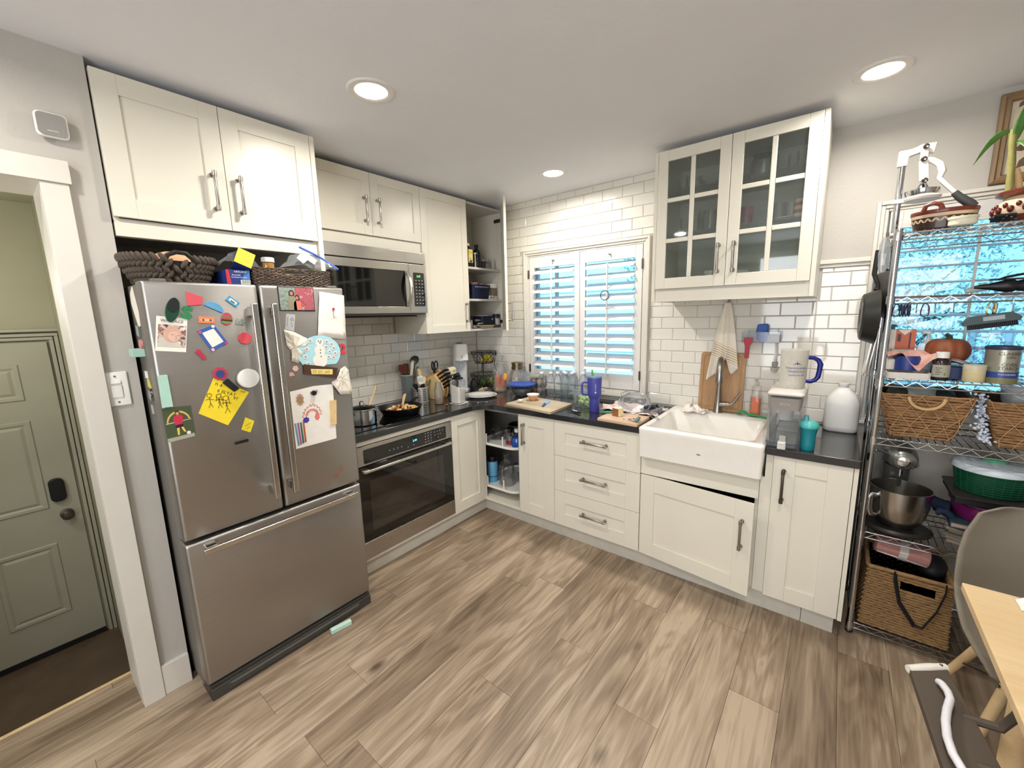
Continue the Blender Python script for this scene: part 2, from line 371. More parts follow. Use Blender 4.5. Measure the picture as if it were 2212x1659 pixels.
# subway tiles, one object each, bevelled and proud of the grout
TW, TH = .155, .0773
def tilemesh(w, h):
    a, b = .0012, .0045
    return mesh('tile', MB().loft([[Vector((x, -y, z)) for x, z in ((g, g), (w - g, g), (w - g, h - g), (g, h - g))] for g, y in ((a, 0), (a, .0025), (b, .0055))], c0=False), TILE, 25)
full_tile = tilemesh(TW, TH)
tiny = random.Random(3)
def tiles(parent, u0, u1, z0, z1, ph0, holes, place, rot):
    for r in range(-2, 21):
        za, zb = 1.0 + r * TH, 1.0 + (r + 1) * TH
        za, zb = max(za, z0), min(zb, z1)
        if zb - za < .012: continue
        base = ph0 + (TW / 2 if r % 2 == 0 else 0)
        n0 = math.floor((u0 - base) / TW)
        for n in range(n0, n0 + 40):
            a, b = base + n * TW, base + (n + 1) * TW
            if a > u1: break
            a, b = max(a, u0), min(b, u1); rects = [(a, b, za, zb)]
            for h in holes:
                new = []
                for (p, q, s, t) in rects:
                    if q <= h[0] or p >= h[1] or t <= h[2] or s >= h[3]: new.append((p, q, s, t)); continue
                    cand = [(p, min(q, h[0]), s, t), (max(p, h[1]), q, s, t), (p, q, s, min(t, h[2])), (p, q, max(s, h[3]), t)]
                    cand = [c for c in cand if c[1] - c[0] > .006 and c[3] - c[2] > .006]
                    if cand: new.append(max(cand, key=lambda c: (c[1] - c[0]) * (c[3] - c[2])))
                rects = new
            for (p, q, s, t) in rects:
                if q - p < .008 or t - s < .008: continue
                me = full_tile if q - p > TW - 1e-4 and t - s > TH - 1e-4 else tilemesh(q - p, t - s)
                o = bpy.data.objects.new('tile', me); COL.objects.link(o); o.parent = parent
                o.location = place(p, q, s); o.rotation_euler = (tiny.uniform(-.003, .003), 0, rot + tiny.uniform(-.003, .003))
tiles(WB, .006, 2.66, .914, CEIL, .01, [(.60, 1.708, .945, 2.112), (1.83, 2.70, 1.66, 2.6), (-.1, .37, 1.47, 2.6)], lambda a, b, z: (a, 0, z), 0)
tiles(WB, 2.66, 2.873, .914, 1.80, .01, [(2.4, 2.67, 1.66, 2.6)], lambda a, b, z: (a, 0, z), 0)
tiles(LW, -1.795, -.006, .914, 1.62, -.136, [(-.95, .1, 1.47, 2)], lambda a, b, z: (0, a, z), PI / 2)

# ---------------------------------------------------------------- hall beyond the opening
struct('floor_hall', MB().box((-1.1, -4.4, -.56), (.335, -2.64, -.5)), mat('hall_dark_floor', '#5e4f40', .3, var=.2, scale=9))
m = MB().box((-1.2, -4.4, -.5), (-1.04, -2.64, 2.3)).box((-1.2, -2.68, -.5), (.35, -2.60, 2.3)).box((-1.2, -4.5, -.5), (.35, -4.4, 2.3)).box((.30, -4.4, -.5), (.335, -2.68, -.03))
struct('wall_hall', m, HALLG)
struct('ceiling_hall', MB().box((-1.2, -4.5, 2.3), (.36, -2.6, 2.36)), HALLG)
D = sroot('door_1', (-1.02, -3.19, -.5))
df = Fr((-1.02, 0, 0), (0, 1, 0), (0, 0, 1)); dy0, dy1, dz0, dz1 = -3.63, -2.735, -.475, 1.49
def panel_door(parent, f, u0, u1, v0, v1, m_, panels):
    mb = MB().box((u0, v0, -.035), (u1, v1, 0), f)
    for a, b, c, d in panels:
        lo = lambda g, w: [f(u, v, w) for u, v in ((a + g, c + g), (b - g, c + g), (b - g, d - g), (a + g, d - g))]
        mb.loft([lo(0, .0), lo(.006, .007), (lo(.022, .006)), lo(.034, -.004 + .004), lo(.05, .006)], c0=False)
    return obj('door_leaf', mb, m_, parent, smooth=20)
wd = dy1 - dy0; pw_ = .265
cols = [(dy0 + .13, dy0 + .13 + pw_), (dy1 - .13 - pw_, dy1 - .13)]
pp = [(a, b, c, d) for a, b in cols for c, d in ((dz0 + .22, dz0 + .70), (dz0 + .93, dz0 + 1.50), (dz0 + 1.62, dz0 + 1.84))]
leaf = panel_door(D, df, dy0, dy1, dz0, dz1, DOORG, pp)
obj('keypad_lock', MB().prism(rrect(dy1 - .085, .565, .068, .15, .03, 5), 0, .03, df), BLACK, D, bevel=.006)
kn = MB().lathe([(.032, 0), (.032, .008), (.014, .012), (.012, .03), (.026, .04), (.029, .055), (.02, .066), (0, .068)], f=Fr((-1.02, dy1 - .065, .395), (0, 1, 0), (0, 0, 1)))
obj('door_knob', kn, NICKELD, D)
cz = MB()
for g, w in ((0, .012), (.022, .020), (.05, .026)):
    cz.box((dy1 + .012 + g, -.5, -.02), (dy1 + .03 + g, dz1 + .012 + g, w), df).box((dy0 - .08, dz1 + .012 + g, -.02), (dy1 + .03 + g, dz1 + .03 + g, w), df)
obj('door_casing', cz, DOORG, D, bevel=.003)
obj('door_sweep', MB().box((dy0, dz0 - .02, -.03), (dy1, dz0 + .012, .004), df), BLACKM, D)
# opening casing, baseboards
m = MB().box((.605, -2.762, 0), (.634, -2.693, 2.066))
struct('trim_3', m, TRIM, bevel=.002)
struct('trim_4', MB().box((.605, -3.9, 2.066), (.642, -2.686, 2.141)), TRIM, bevel=.002)
struct('trim_5', MB().box((.36, -2.763, .0), (.606, -2.7545, 2.075)).box((.36, -3.8, 2.0665), (.606, -2.755, 2.075)), TRIM)
struct('baseboard_left', MB().box((.61, -2.693, 0), (.630, -2.597, .138)), TRIM, bevel=.003)
# ---------------------------------------------------------------- windows with plantation shutters
def casing(parent, x0, x1, z0, z1, f):
    mb = MB()
    for g, ww, h in ((0, .018, .030), (.018, .017, .022), (.035, .014, .014)):
        a, b, c, d = x0 + g, x1 - g, z0 + g, z1 - g; e = ww
        mb.box((a, c, 0), (a + e, d, h), f).box((b - e, c, 0), (b, d, h), f).box((a + e, c, 0), (b - e, c + e, h), f).box((a + e, d - e, 0), (b - e, d, h), f)
    return obj('window_frame', mb, TRIM, parent, bevel=.003)
def shutter(parent, xa, xb, za, zb, sl, sr, rt, rb, n, z_first, pitch, tilt, depth, rodx, yp=-.012):
    f = FY(yp)                      # panel front plane a little in front of the wall
    fr = MB().box((xa, za, -.026), (xa + sl, zb, 0), f).box((xb - sr, za, -.026), (xb, zb, 0), f)
    fr.box((xa + sl, zb - rt, -.026), (xb - sr, zb, 0), f).box((xa + sl, za, -.026), (xb - sr, za + rb, 0), f)
    pn = obj('shutter_panel', fr, SHUT, parent, bevel=.002)
    L = (xb - sr) - (xa + sl) - .006; h = depth / 2
    prof = [(h * math.cos(t), .0055 * math.sin(t)) for t in [2 * PI * i / 12 for i in range(12)]]
    ct, st = math.cos(tilt), math.sin(tilt)
    lv = mesh('louvre', MB().loft([[Vector((x, -(u * ct - v * st), -(u * st + v * ct))) for u, v in prof] for x in (0, L)]), SHUT)
    for i in range(n):
        o = bpy.data.objects.new('louvre', lv); COL.objects.link(o); o.parent = pn
        o.location = Vector((xa + sl + .003, yp + .013, z_first - i * pitch)) - parent.location
    yf = yp + .013 - h * ct - .006
    obj('tilt_rod', MB().box((rodx - .005, yf - .008, z_first - (n - 1) * pitch - .06), (rodx + .005, yf + .003, z_first + .01)), SHUT, pn, bevel=.002)
    kb = MB()
    return pn
WN1 = sroot('window_1', (1.154, 0, 1.0))
casing(WN1, .608, 1.70, .948, 2.106, FY(0))
p1_ = shutter(WN1, .66, 1.142, 1.004, 2.056, .048, .044, .088, .112, 11, 1.936, .0767, math.radians(31), .089, .90)
p2_ = shutter(WN1, 1.146, 1.646, 1.004, 2.056, .046, .052, .088, .112, 11, 1.936, .0767, math.radians(31), .089, 1.392)
for x in (.654, 1.648):
    for z in (1.92, 1.12): obj('hinge', MB().box((x - .006, -.022, z - .035), (x + .006, -.010, z + .035)), NICKELD, WN1, bevel=.002)
for x in (.905, 1.40): obj('shutter_knob', MB().lathe([(.009, 0), (.009, .004), (.004, .006), (.004, .012), (.008, .018), (0, .022)], f=Fr((x, -.012, 2.012), (1, 0, 0), (0, 0, 1)), n=12), NICKEL, WN1)
obj('window_glass', MB().box((.655, .085, 1.0), (1.652, .089, 2.06)), PANE, WN1)
sm_ = MB().box((.655, .07, 1.0), (.69, .105, 2.06)).box((1.617, .07, 1.0), (1.652, .105, 2.06)).box((.69, .07, 1.0), (1.617, .105, 1.035)).box((.69, .07, 2.025), (1.617, .105, 2.06)).box((.86, .075, 1.035), (.885, .1, 2.025))
obj('sash', sm_, SHUT, WN1)
WN2 = sroot('window_2', (3.56, 0, 1.0))
casing(WN2, 2.873, 4.25, .948, 2.106, FY(0))
shutter(WN2, 2.93, 3.555, 1.004, 2.056, .048, .048, .088, .10, 11, 1.932, .0797, math.radians(3), .089, 3.245)
shutter(WN2, 3.56, 4.195, 1.004, 2.056, .048, .048, .088, .10, 11, 1.932, .0797, math.radians(3), .089, 3.875)
obj('window_glass', MB().box((2.925, .085, 1.0), (4.2, .089, 2.06)), PANE, WN2)
obj('sash', MB().box((2.925, .07, 1.0), (2.955, .105, 2.06)).box((3.54, .07, 1.0), (3.58, .105, 2.06)).box((4.17, .07, 1.0), (4.2, .105, 2.06)).box((2.955, .07, 1.0), (4.17, .105, 1.03)).box((2.955, .07, 2.03), (4.17, .105, 2.06)), SHUT, WN2)
for z in (1.92, 1.12): obj('hinge', MB().box((2.92, -.022, z - .035), (2.932, -.010, z + .035)), NICKELD, WN2, bevel=.002)
FILLFR = sroot('fill_frame', (2.9, -5, .6)); mb = MB()  # made-up window frame, added around the fill light
for x in (1.72, 2.865, 4.01): mb.box((x, -5.0, .52), (x + .07, -4.955, 2.38))
obj('window_frame', mb.box((1.79, -5.0, .52), (4.01, -4.955, .59)).box((1.79, -5.0, 2.31), (4.01, -4.955, 2.38)), TRIM, FILLFR)
# ---------------------------------------------------------------- outside
GR = mat('patio_concrete', '#b9b4aa', .9, var=.1, scale=3)
struct('ground', MB().box((-8, .2, -.45), (12, 16, -.35)), GR)
HS = thing('neighbor_house', 'pale lap sided house across the yard seen through the shutters', 'house', (-1.2, 5.2, -.35), world=True)
SID = mat('pale_siding', '#e6e5e0', .7, var=.03)
hw = MB()
for i in range(22): hw.loft([[Vector((x, 5.2 + a, -.35 + i * .16 + b)) for a, b in ((0, 0), (.06, 0), (.06, .16), (.03, .16))] for x in (-6, 2.3)])
obj('siding', hw, SID, HS, smooth=0)
obj('roof', MB().loft([[Vector((-6.3, y, z)) for y, z in ((4.75, 3.05), (4.75, 3.2), (8.5, 4.7), (8.5, 4.5))], [Vector((2.7, y, z)) for y, z in ((4.75, 3.05), (4.75, 3.2), (8.5, 4.7), (8.5, 4.5))]]), mat('grey_shingle', '#7d7a78', .9, var=.2, scale=40), HS, smooth=0)
def tree(lbl, c, R, n, seed, stem, col=('#8a9690', '#cdd3cd')):
    rn = random.Random(seed)
    t = thing('leafy_tree', lbl, 'tree', stem)
    tk = MB().tube([(0, 0, 0), (.05, .02, c[2] * .5), (c[0] - stem[0], c[1] - stem[1], c[2] - stem[2])], [.09, .07, .04], 8)
    for i in range(7):
        a = rn.uniform(0, 6.28); b = rn.uniform(.1, .8)
        p0 = Vector((.05, .02, c[2] * (.5 + .06 * i) - stem[2] * .3)); tk.tube([p0, p0 + Vector((math.cos(a) * R[0] * .5, math.sin(a) * R[1] * .5, b))], [.03, .01], 5)
    obj('trunk', tk, mat('bark', '#5a4a3a', .9, var=.3, scale=20), t)
    mb = MB()
    for i in range(n):
        while True:
            q = Vector((rn.uniform(-1, 1), rn.uniform(-1, 1), rn.uniform(-1, 1)))
            if .2 < q.length < 1: break
        o = Vector((c[0] - stem[0] + q.x * R[0], c[1] - stem[1] + q.y * R[1], c[2] - stem[2] + q.z * R[2]))
        A = Vector((rn.gauss(0, 1), rn.gauss(0, 1), rn.gauss(0, 1))).normalized(); B = A.orthogonal().normalized(); s = rn.uniform(.022, .05)
        Cc = A.cross(B)
        mb.add([o, o + A * s + B * s * .45 + Cc * .01, o + A * s * 2, o + A * s - B * s * .45 + Cc * .01], [(0, 1, 2), (0, 2, 3)])
    k = NT('leaf_' + str(seed)); p = k.p; p.inputs['Roughness'].default_value = .5
    tc = k.N('ShaderNodeTexCoord'); nz = k.N('ShaderNodeTexNoise', ins={'Scale': 3.0, 'Detail': 3.0}); k.L(tc.outputs['Object'], nz.inputs[0])
    r = k.ramp([(.3, col[0]), (.7, col[1])]); k.L(nz.outputs[0], r.inputs[0]); k.L(r.outputs[0], p.inputs['Base Color'])
    obj('foliage', mb, k.m, t, smooth=0, kind='stuff')
tree('tall leafy tree close outside the rack window', (3.1, 3.0, 2.2), (1.35, .9, 1.9), 9000, 1, (3.2, 3.2, -.35))
tree('bushy green tree farther right outside the rack window', (6.4, 5.9, 2.3), (1.8, .9, 2.0), 7000, 2, (6.5, 6.1, -.35))
tree('leafy tree beside the pale neighbouring house', (.7, 3.6, 2.6), (.8, .6, .9), 3500, 4, (.9, 3.8, -.35))
# ---------------------------------------------------------------- recessed ceiling lights
EMIT = mat('lit_diffuser', '#fff6ea', .5, emit=14)
LAB = ['round recessed ceiling light above the fridge side of the room', 'round recessed ceiling light beside the glass-door cabinet', 'round recessed ceiling light over the kitchen corner near the shuttered window']
for i, (x, y) in enumerate(DOWN):
    t = thing('ceiling_light', LAB[i], 'ceiling light', (x, y, CEIL), group='recessed ceiling lights')
    obj('light_trim', MB().lathe([(.066, -.0045), (.075, -.008), (.092, -.006), (.098, 0), (.066, 0)], n=40), WHITEP, t)
    obj('diffuser', MB().lathe([(.066, -.003), (.03, -.0034), (0, -.0035)], n=40), EMIT, t)
# ---------------------------------------------------------------- wall fittings
t = thing('chime_box', 'square grey box with white rim on the wall above the hall opening', 'wall box', (.61, -2.708, 2.249), world=True)
fw = Fr((.61, -2.708, 2.249), (0, 1, 0), (0, 0, 1))
obj('back_plate', MB().prism(rrect(0, -.002, .05, .05, .008), 0, .022, fw), BLACKM, t)
obj('rim', MB().loft([[fw(u, v, w_) for u, v in rrect(0, 0, s, s, .014)] for s, w_ in ((.066, .016), (.078, .02), (.078, .03), (.07, .034))]), WHITEP, t)
obj('speaker_cloth', MB().prism(rrect(0, 0, .069, .069, .012), .033, .037, fw), mat('grey_speaker_cloth', '#8d8a86', .9, var=.1, scale=300), t)
obj('logo_line', MB().box((-.013, -.021, .0365), (.013, -.0195, .038), fw), WHITEP, t)
t = thing('light_switch', 'white dimmer switch plate on grey wall beside the fridge', 'light switch', (.61, -2.667, 1.338), world=True)
fw = Fr((.61, -2.667, 1.338), (0, 1, 0), (0, 0, 1))
obj('wall_plate', MB().loft([[fw(u, v, w_) for u, v in rrect(0, 0, .075 - g, .132 - g, .005)] for g, w_ in ((0, 0), (0, .004), (.006, .007))]), WHITEP, t)
obj('paddle', MB().box((-.016, -.033, .006), (.016, .012, .0105), fw), WHITEP, t, bevel=.0015)
obj('dimmer_slide', MB().box((-.016, .016, .006), (.016, .033, .009), fw).box((-.014, .021, .008), (.014, .027, .014), fw), WHITEP, t, bevel=.0015)
for z in (.05, -.05): obj('screw', MB().lathe([(.0035, 0), (.0035, .002), (0, .0025)], f=Fr(fw(0, z, .007), (0, 1, 0), (0, 0, 1)), n=10), NICKEL, t)
# picture on the back wall
t = thing('framed_picture', 'brown wooden framed leaf picture on the wall behind the bamboo plant', 'picture', (3.45, -.004, 2.30), world=True)
ff = FY(-.004); fm = MB()
FW_ = wood('weathered_frame_wood', '#a58a64', '#8a7050', '#5f4c36', 2, 2, .6)
def ringloft(x0, x1, z0, z1, prof, f): return MB().loft([[f(u, v, w_) for u, v in ((x0 + g, z0 + g), (x1 - g, z0 + g), (x1 - g, z1 - g), (x0 + g, z1 - g))] for g, w_ in prof], c0=False, c1=False)
obj('frame', ringloft(3.25, 3.66, 2.115, 2.487, ((0, 0), (0, .022), (.012, .028), (.018, .022), (.03, .024), (.036, .012), (.036, .004)), ff), FW_, t, smooth=10)
obj('canvas', MB().box((3.28, 2.145, .002), (3.63, 2.457, .006), ff), mat('canvas_cream', '#d8cbb4', .8, var=.1), t)
lf = MB(); rn = random.Random(5)
for i in range(16):
    a = rn.uniform(.1, 1.3); cx, cz = 3.29 + rn.uniform(0, .28), 2.17 + rn.uniform(0, .26); L_ = rn.uniform(.05, .1)
    pts = [(cx + L_ * math.cos(a) * s - L_ * .18 * q * math.sin(a), cz + L_ * math.sin(a) * s + L_ * .18 * q * math.cos(a)) for s, q in ((0, 0), (.3, 1), (.7, .8), (1, 0), (.7, -.8), (.3, -1))]
    pts = [(min(max(p, 3.285), 3.625), min(max(q, 2.15), 2.452)) for p, q in pts]
    lf.prism(pts, .006, .0065 + i * .0001, ff)
obj('painted_leaves', lf, mat('leaf_brown_paint', '#6b5a44', .7, var=.3, scale=40), t)
# ================================================================ cabinets
def handle(f, u, v, L, vert, parent, mt=None, name='handle'):
    """bar handle of length L centred on (u,v) of frame f, standing off along w"""
    g = (lambda a, w_: f(u, v + a, w_)) if vert else (lambda a, w_: f(u + a, v, w_))
    h = L / 2; so = .032
    mb = MB().tube([g(-h, so), g(-h + .002, so), g(h - .002, so), g(h, so)], [.0055, .0065, .0065, .0055], 12)
    for e in (-1, 1):
        mb.tube([g(e * (h - .002), so), g(e * (h - .022), so)], .0085, 12)
        mb.tube([g(e * (h - .012), so), g(e * (h - .012), .004)], .0058, 10)
        mb.tube([g(e * (h - .012), .006), g(e * (h - .012), 0)], .0095, 12)
    return obj(name, mb, mt or NICKEL, parent)
def door(parent, f, u0, u1, v0, v1, fr=(.058, .058, .058, .058), t=.019, name='door', m_=None):
    """shaker front: outer frame with a recessed flat panel; w=0 is the front"""
    l, r, b, tp = fr; m_ = m_ or CAB; g = .0012; u0 += g; u1 -= g; v0 += g; v1 -= g
    mb = MB().box((u0, v0, -t), (u0 + l, v1, 0), f).box((u1 - r, v0, -t), (u1, v1, 0), f)
    mb.box((u0 + l, v0, -t), (u1 - r, v0 + b, 0), f).box((u0 + l, v1 - tp, -t), (u1 - r, v1, 0), f)
    d = obj(name, mb, m_, parent, bevel=.0012, smooth=20)
    obj('door_panel' if name == 'door' else 'front_panel', MB().box((u0 + l - .002, v0 + b - .002, -t + .002), (u1 - r + .002, v1 - tp + .002, -.0075), f), m_, d)
    return d
def carcass(parent, x0, x1, y0, y1, z0, z1, open_='x', t=.016, m_=None, back=True):
    """box with one open front: parts side_panel, top_panel, bottom_panel, back_panel"""
    m_ = m_ or CABIN
    if open_ == 'x':
        for a, b in ((y0, y0 + t), (y1 - t, y1)): obj('side_panel', MB().box((x0, a, z0), (x1, b, z1)), CAB, parent)
        obj('bottom_panel', MB().box((x0, y0 + t, z0), (x1, y1 - t, z0 + t)), m_, parent); obj('top_panel', MB().box((x0, y0 + t, z1 - t), (x1, y1 - t, z1)), m_, parent)
        obj('back_panel', MB().box((x0, y0 + t, z0 + t), (x0 + .008, y1 - t, z1 - t)), m_, parent)
    else:
        for a, b in ((x0, x0 + t), (x1 - t, x1)): obj('side_panel', MB().box((a, y0, z0), (b, y1, z1)), CAB, parent)
        obj('bottom_panel', MB().box((x0 + t, y0, z0), (x1 - t, y1, z0 + t)), m_, parent); obj('top_panel', MB().box((x0 + t, y0, z1 - t), (x1 - t, y1, z1)), m_, parent)
        obj('back_panel', MB().box((x0 + t, y1 - .008, z0 + t), (x1 - t, y1, z1 - t)), m_, parent)
ZT = 2.4827
# over the fridge
c = thing('wall_cabinet', 'wide white two-door cabinet over the fridge', 'cabinet', (0, -2.207, 1.98), world=True, group='white kitchen cabinets')
carcass(c, .006, .612, -2.590, -1.823, 1.962, ZT)
f = FX(.633)
for a, b, hu in ((-2.592, -2.2068, -2.258), (-2.2068, -1.8214, -2.1605)):
    d = door(c, f, a, b, 1.9797, ZT, (.07, .07, .07, .07)); handle(f, hu, 2.131, .16, True, d)
obj('valance', MB().box((.58, -2.590, 1.913), (.615, -1.823, 1.972)), CAB, c, bevel=.001)
c = thing('end_panel', 'tall white side panel between the fridge and the microwave', 'panel', (0, -1.81, 0), world=True)
obj('panel_board', MB().box((.004, -1.8205, 0), (.633, -1.797, ZT)), CAB, c, bevel=.001)
# over the microwave
c = thing('wall_cabinet', 'short white two-door cabinet over the microwave', 'cabinet', (0, -1.332, 2.1), world=True, group='white kitchen cabinets')
carcass(c, .006, .371, -1.722, -.941, 2.092, ZT)
f = FX(.3914)
for a, b, hu in ((-1.724, -1.3321, -1.383), (-1.3321, -.9400, -1.288)):
    d = door(c, f, a, b, 2.1038, ZT); handle(f, hu, 2.2545, .158, True, d)
obj('valance', MB().box((.35, -1.722, 2.031), (.378, -.9415, 2.098)), CAB, c, bevel=.001)
obj('filler_strip', MB().box((.35, -1.796, 1.60), (.388, -1.7245, ZT)), CAB, c)
# corner wall cabinet with one door open
c = thing('wall_cabinet', 'tall white corner wall cabinet with its right door hanging open', 'cabinet', (0, -.48, 1.46), world=True, group='white kitchen cabinets')
y0, y1, z0 = -.9395, -.0075, 1.4601
carcass(c, .007, .371, y0, y1, z0, ZT)
obj('center_post', MB().box((.35, -.49, z0 + .016), (.371, -.468, ZT - .016)), CABIN, c)
for z in (1.725, 1.983): obj('shelf', MB().box((.015, y0 + .016, z - .018), (.362, y1 - .016, z)), CABIN, c, bevel=.001)
pin = MB()
for i in range(26):
    for x in (.06, .325): pin.cyl((x, y1 - .0163, 1.50 + i * .037), (x, y1 - .0158, 1.50 + i * .037), .0028, n=8)
obj('peg_holes', pin, mat('peg_hole_grey', '#77736c', .8), c, kind='stuff')
d = door(c, f, -.9396, -.4774, z0, ZT); handle(f, -.521, 1.612, .16, True, d)
hg = Vector((.391, -.0325, 0)); fe = Vector((.692, -.3525, 0)); du = (hg - fe).normalized()
fo = Fr(fe, du, (0, 0, 1)); LD = (hg - fe).length
if fo.W.x < 0 and fo.W.y > 0 or True:
    # outer face looks to the window wall
    fo = Fr(fe, du, (0, 0, 1), (-du.y, du.x, 0) if -du.y * 0 + du.x * 1 > 0 else (du.y, -du.x, 0))
fo.W = Vector((abs(du.y), abs(du.x), 0)).normalized()
d = door(c, fo, 0, LD, z0, ZT); handle(fo, .045, 1.612, .16, True, d)
for z in (2.40, 1.53):
    obj('hinge', MB().box((.30, y1 - .034, z - .014), (.372, y1 - .0165, z + .014)).box((.372, y1 - .045, z - .012), (.385, y1 - .02, z + .012)), NICKELD, c, bevel=.003)
# glass cabinet
c = thing('wall_cabinet', 'white wall cabinet with glass-paned doors above the sink', 'cabinet', (2.258, 0, 1.65), world=True, group='white kitchen cabinets')
gx0, gx1, gx2, gy, gb = 1.8769, 2.2584, 2.6395, -.4081, 1.7148
carcass(c, gx0, gx2, -.387, -.0085, gb - .012, ZT, 'y')
for a, b in ((1.858, 1.8765), (2.640, 2.660)): obj('cover_panel', MB().box((a, -.406, 1.640), (b, -.0085, ZT)), CAB, c, bevel=.001)
obj('valance', MB().box((gx0, -.394, 1.640), (gx2, -.372, 1.702)), CAB, c, bevel=.001)
obj('light_rail', MB().box((2.01, -.30, 1.6955), (2.05, -.27, 1.7025)), NICKELD, c)
for z in (2.03, 2.27): obj('glass_shelf', MB().box((gx0 + .018, -.37, z - .004), (gx2 - .018, -.02, z + .004)), CABGL, c)
f = FY(gy)
for a, b, hu in ((gx0, gx1, 2.222), (gx1, gx2, 2.298)):
    st, mt_, t_ = .055, .024, .019; u0, u1, v0, v1 = a + .0012, b - .0012, gb + .001, ZT - .001
    mb = MB().box((u0, v0, -t_), (u0 + st, v1, 0), f).box((u1 - st, v0, -t_), (u1, v1, 0), f).box((u0 + st, v0, -t_), (u1 - st, v0 + st + .006, 0), f).box((u0 + st, v1 - st - .004, -t_), (u1 - st, v1, 0), f)
    d = obj('door', mb, CAB, c, bevel=.002, smooth=20)
    ia, ib, ja, jb = u0 + st, u1 - st, v0 + st + .006, v1 - st - .004
    pw_, ph_ = (ib - ia - mt_) / 2, (jb - ja - 2 * mt_) / 3
    mu = MB().box((ia + pw_, ja, -t_ + .003), (ia + pw_ + mt_, jb, -.003), f)
    for k in (1, 2):
        z = ja + k * ph_ + (k - 1) * mt_
        mu.box((ia, z, -t_ + .003), (ia + pw_, z + mt_, -.003), f).box((ia + pw_ + mt_, z, -t_ + .003), (ib, z + mt_, -.003), f)
    obj('muntins', mu, CAB, d, bevel=.0035)
    for k in range(3):
        for q in range(2):
            x_, z_ = ia + q * (pw_ + mt_), ja + k * (ph_ + mt_)
            obj('pane', MB().box((x_, z_, -.012), (x_ + pw_, z_ + ph_, -.009), f), CABGL, d)
    handle(f, hu, 1.862, .16, True, d)
# ---------------------------------------------------------------- base run
f = FY(-.6337); fl_ = FX(.6364); B0, B1 = .114, .876
c = thing('base_cabinet', 'white corner base cabinet with an open front and pull-out trays', 'cabinet', (.5, -.5, .114), world=True, group='white kitchen cabinets')
BIN = mat('base_interior', '#8f8d88', .6)  # white interior greyed, its shade is put into the colour
obj('bottom_panel', MB().prism([(.01, -.012), (.983, -.012), (.983, -.632), (.634, -.632), (.634, -.97), (.01, -.97)], .114, .132), CAB, c, bevel=.001)
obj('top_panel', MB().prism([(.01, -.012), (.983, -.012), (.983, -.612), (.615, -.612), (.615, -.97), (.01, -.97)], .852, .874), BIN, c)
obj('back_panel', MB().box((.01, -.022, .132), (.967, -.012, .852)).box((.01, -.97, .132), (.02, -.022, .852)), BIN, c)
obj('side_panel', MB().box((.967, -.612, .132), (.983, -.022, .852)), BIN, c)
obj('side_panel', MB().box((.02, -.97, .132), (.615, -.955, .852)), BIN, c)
d = door(c, fl_, -.9729, -.637, B0, B1, (.062, .062, .085, .085))
obj('corner_post', MB().box((.600, -.636, .132), (.6355, -.612, .874)), CAB, c)
def tray(z):
    L_ = rrect(0, 0, .50, .44, .12, 6); o = []
    T = thing_tray = MB()
    fz = Fr((.735, -.345, z))
    for g, h in ((0, 0), (-.004, .004), (-.004, .022), (.004, .022), (.006, .008)): o.append([fz(u, v, h) for u, v in rrect(0, 0, .43 - 2 * g, .50 - 2 * g, .11 - g, 6)])
    return MB().loft(o)
for z in (.56, .205):
    tr = obj('pull_out_tray', tray(z), WHITEP, c)
    for px, py in ((.80, -.592), (.63, -.592)): obj('tray_clip', MB().box((px - .006, py - .008, z + .002), (px + .006, py, z + .095)), WHITEP, tr, bevel=.003)
# narrow door beside the open corner
c = thing('base_cabinet', 'narrow white base cabinet right of the open corner cabinet', 'cabinet', (1.14, -.3, .114), world=True, group='white kitchen cabinets')
carcass(c, .985, 1.295, -.612, -.012, B0, .875, 'y')
d = door(c, f, .9853, 1.2961, B0, B1, (.085, .085, .085, .085)); handle(f, 1.04, .731, .16, True, d)
c = thing('drawer_cabinet', 'white base cabinet with three drawers left of the sink', 'cabinet', (1.6, -.3, .114), world=True, group='white kitchen cabinets')
carcass(c, 1.297, 1.898, -.612, -.012, B0, .875, 'y')
for v0, v1, hz in ((.622, .876, .757), (.368, .622, .499), (.114, .368, .247)):
    d = door(c, f, 1.2961, 1.9086, v0, v1, (.085, .092, .088, .083), name='drawer'); handle(f, 1.605, hz, .185, False, d)
c = thing('base_cabinet', 'white sink cabinet with its wide door ajar', 'cabinet', (2.2, -.3, .114), world=True, group='white kitchen cabinets')
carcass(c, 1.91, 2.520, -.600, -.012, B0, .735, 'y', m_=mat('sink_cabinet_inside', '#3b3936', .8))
obj('apron_rail', MB().box((1.911, -.632, .629), (2.5215, -.612, .744)), CAB, c, bevel=.001)
an = math.radians(6.6); fd = Fr((1.911, -.634, 0), (math.cos(an), -math.sin(an), 0), (0, 0, 1))
d = door(c, fd, 0, .610, B0, .625, (.085, .085, .085, .095)); handle(fd, .562, .452, .162, True, d)
obj('filler_panel', MB().box((2.5225, -.612, .114), (2.573, -.594, .744)).box((2.541, -.612, .744), (2.573, -.594, .875)), CAB, c)
c = thing('base_cabinet', 'tall-doored white base cabinet at the right end beside the wire rack', 'cabinet', (2.73, -.3, .114), world=True, group='white kitchen cabinets')
carcass(c, 2.5745, 2.8785, -.612, -.012, B0, .875, 'y')
d = door(c, f, 2.5741, 2.8791, B0, B1, (.09, .09, .08, .085)); handle(f, 2.620, .729, .17, True, d, NICKELD)
obj('cover_panel', MB().box((2.880, -.634, .112), (2.897, -.012, .8755)), CAB, c, bevel=.001)
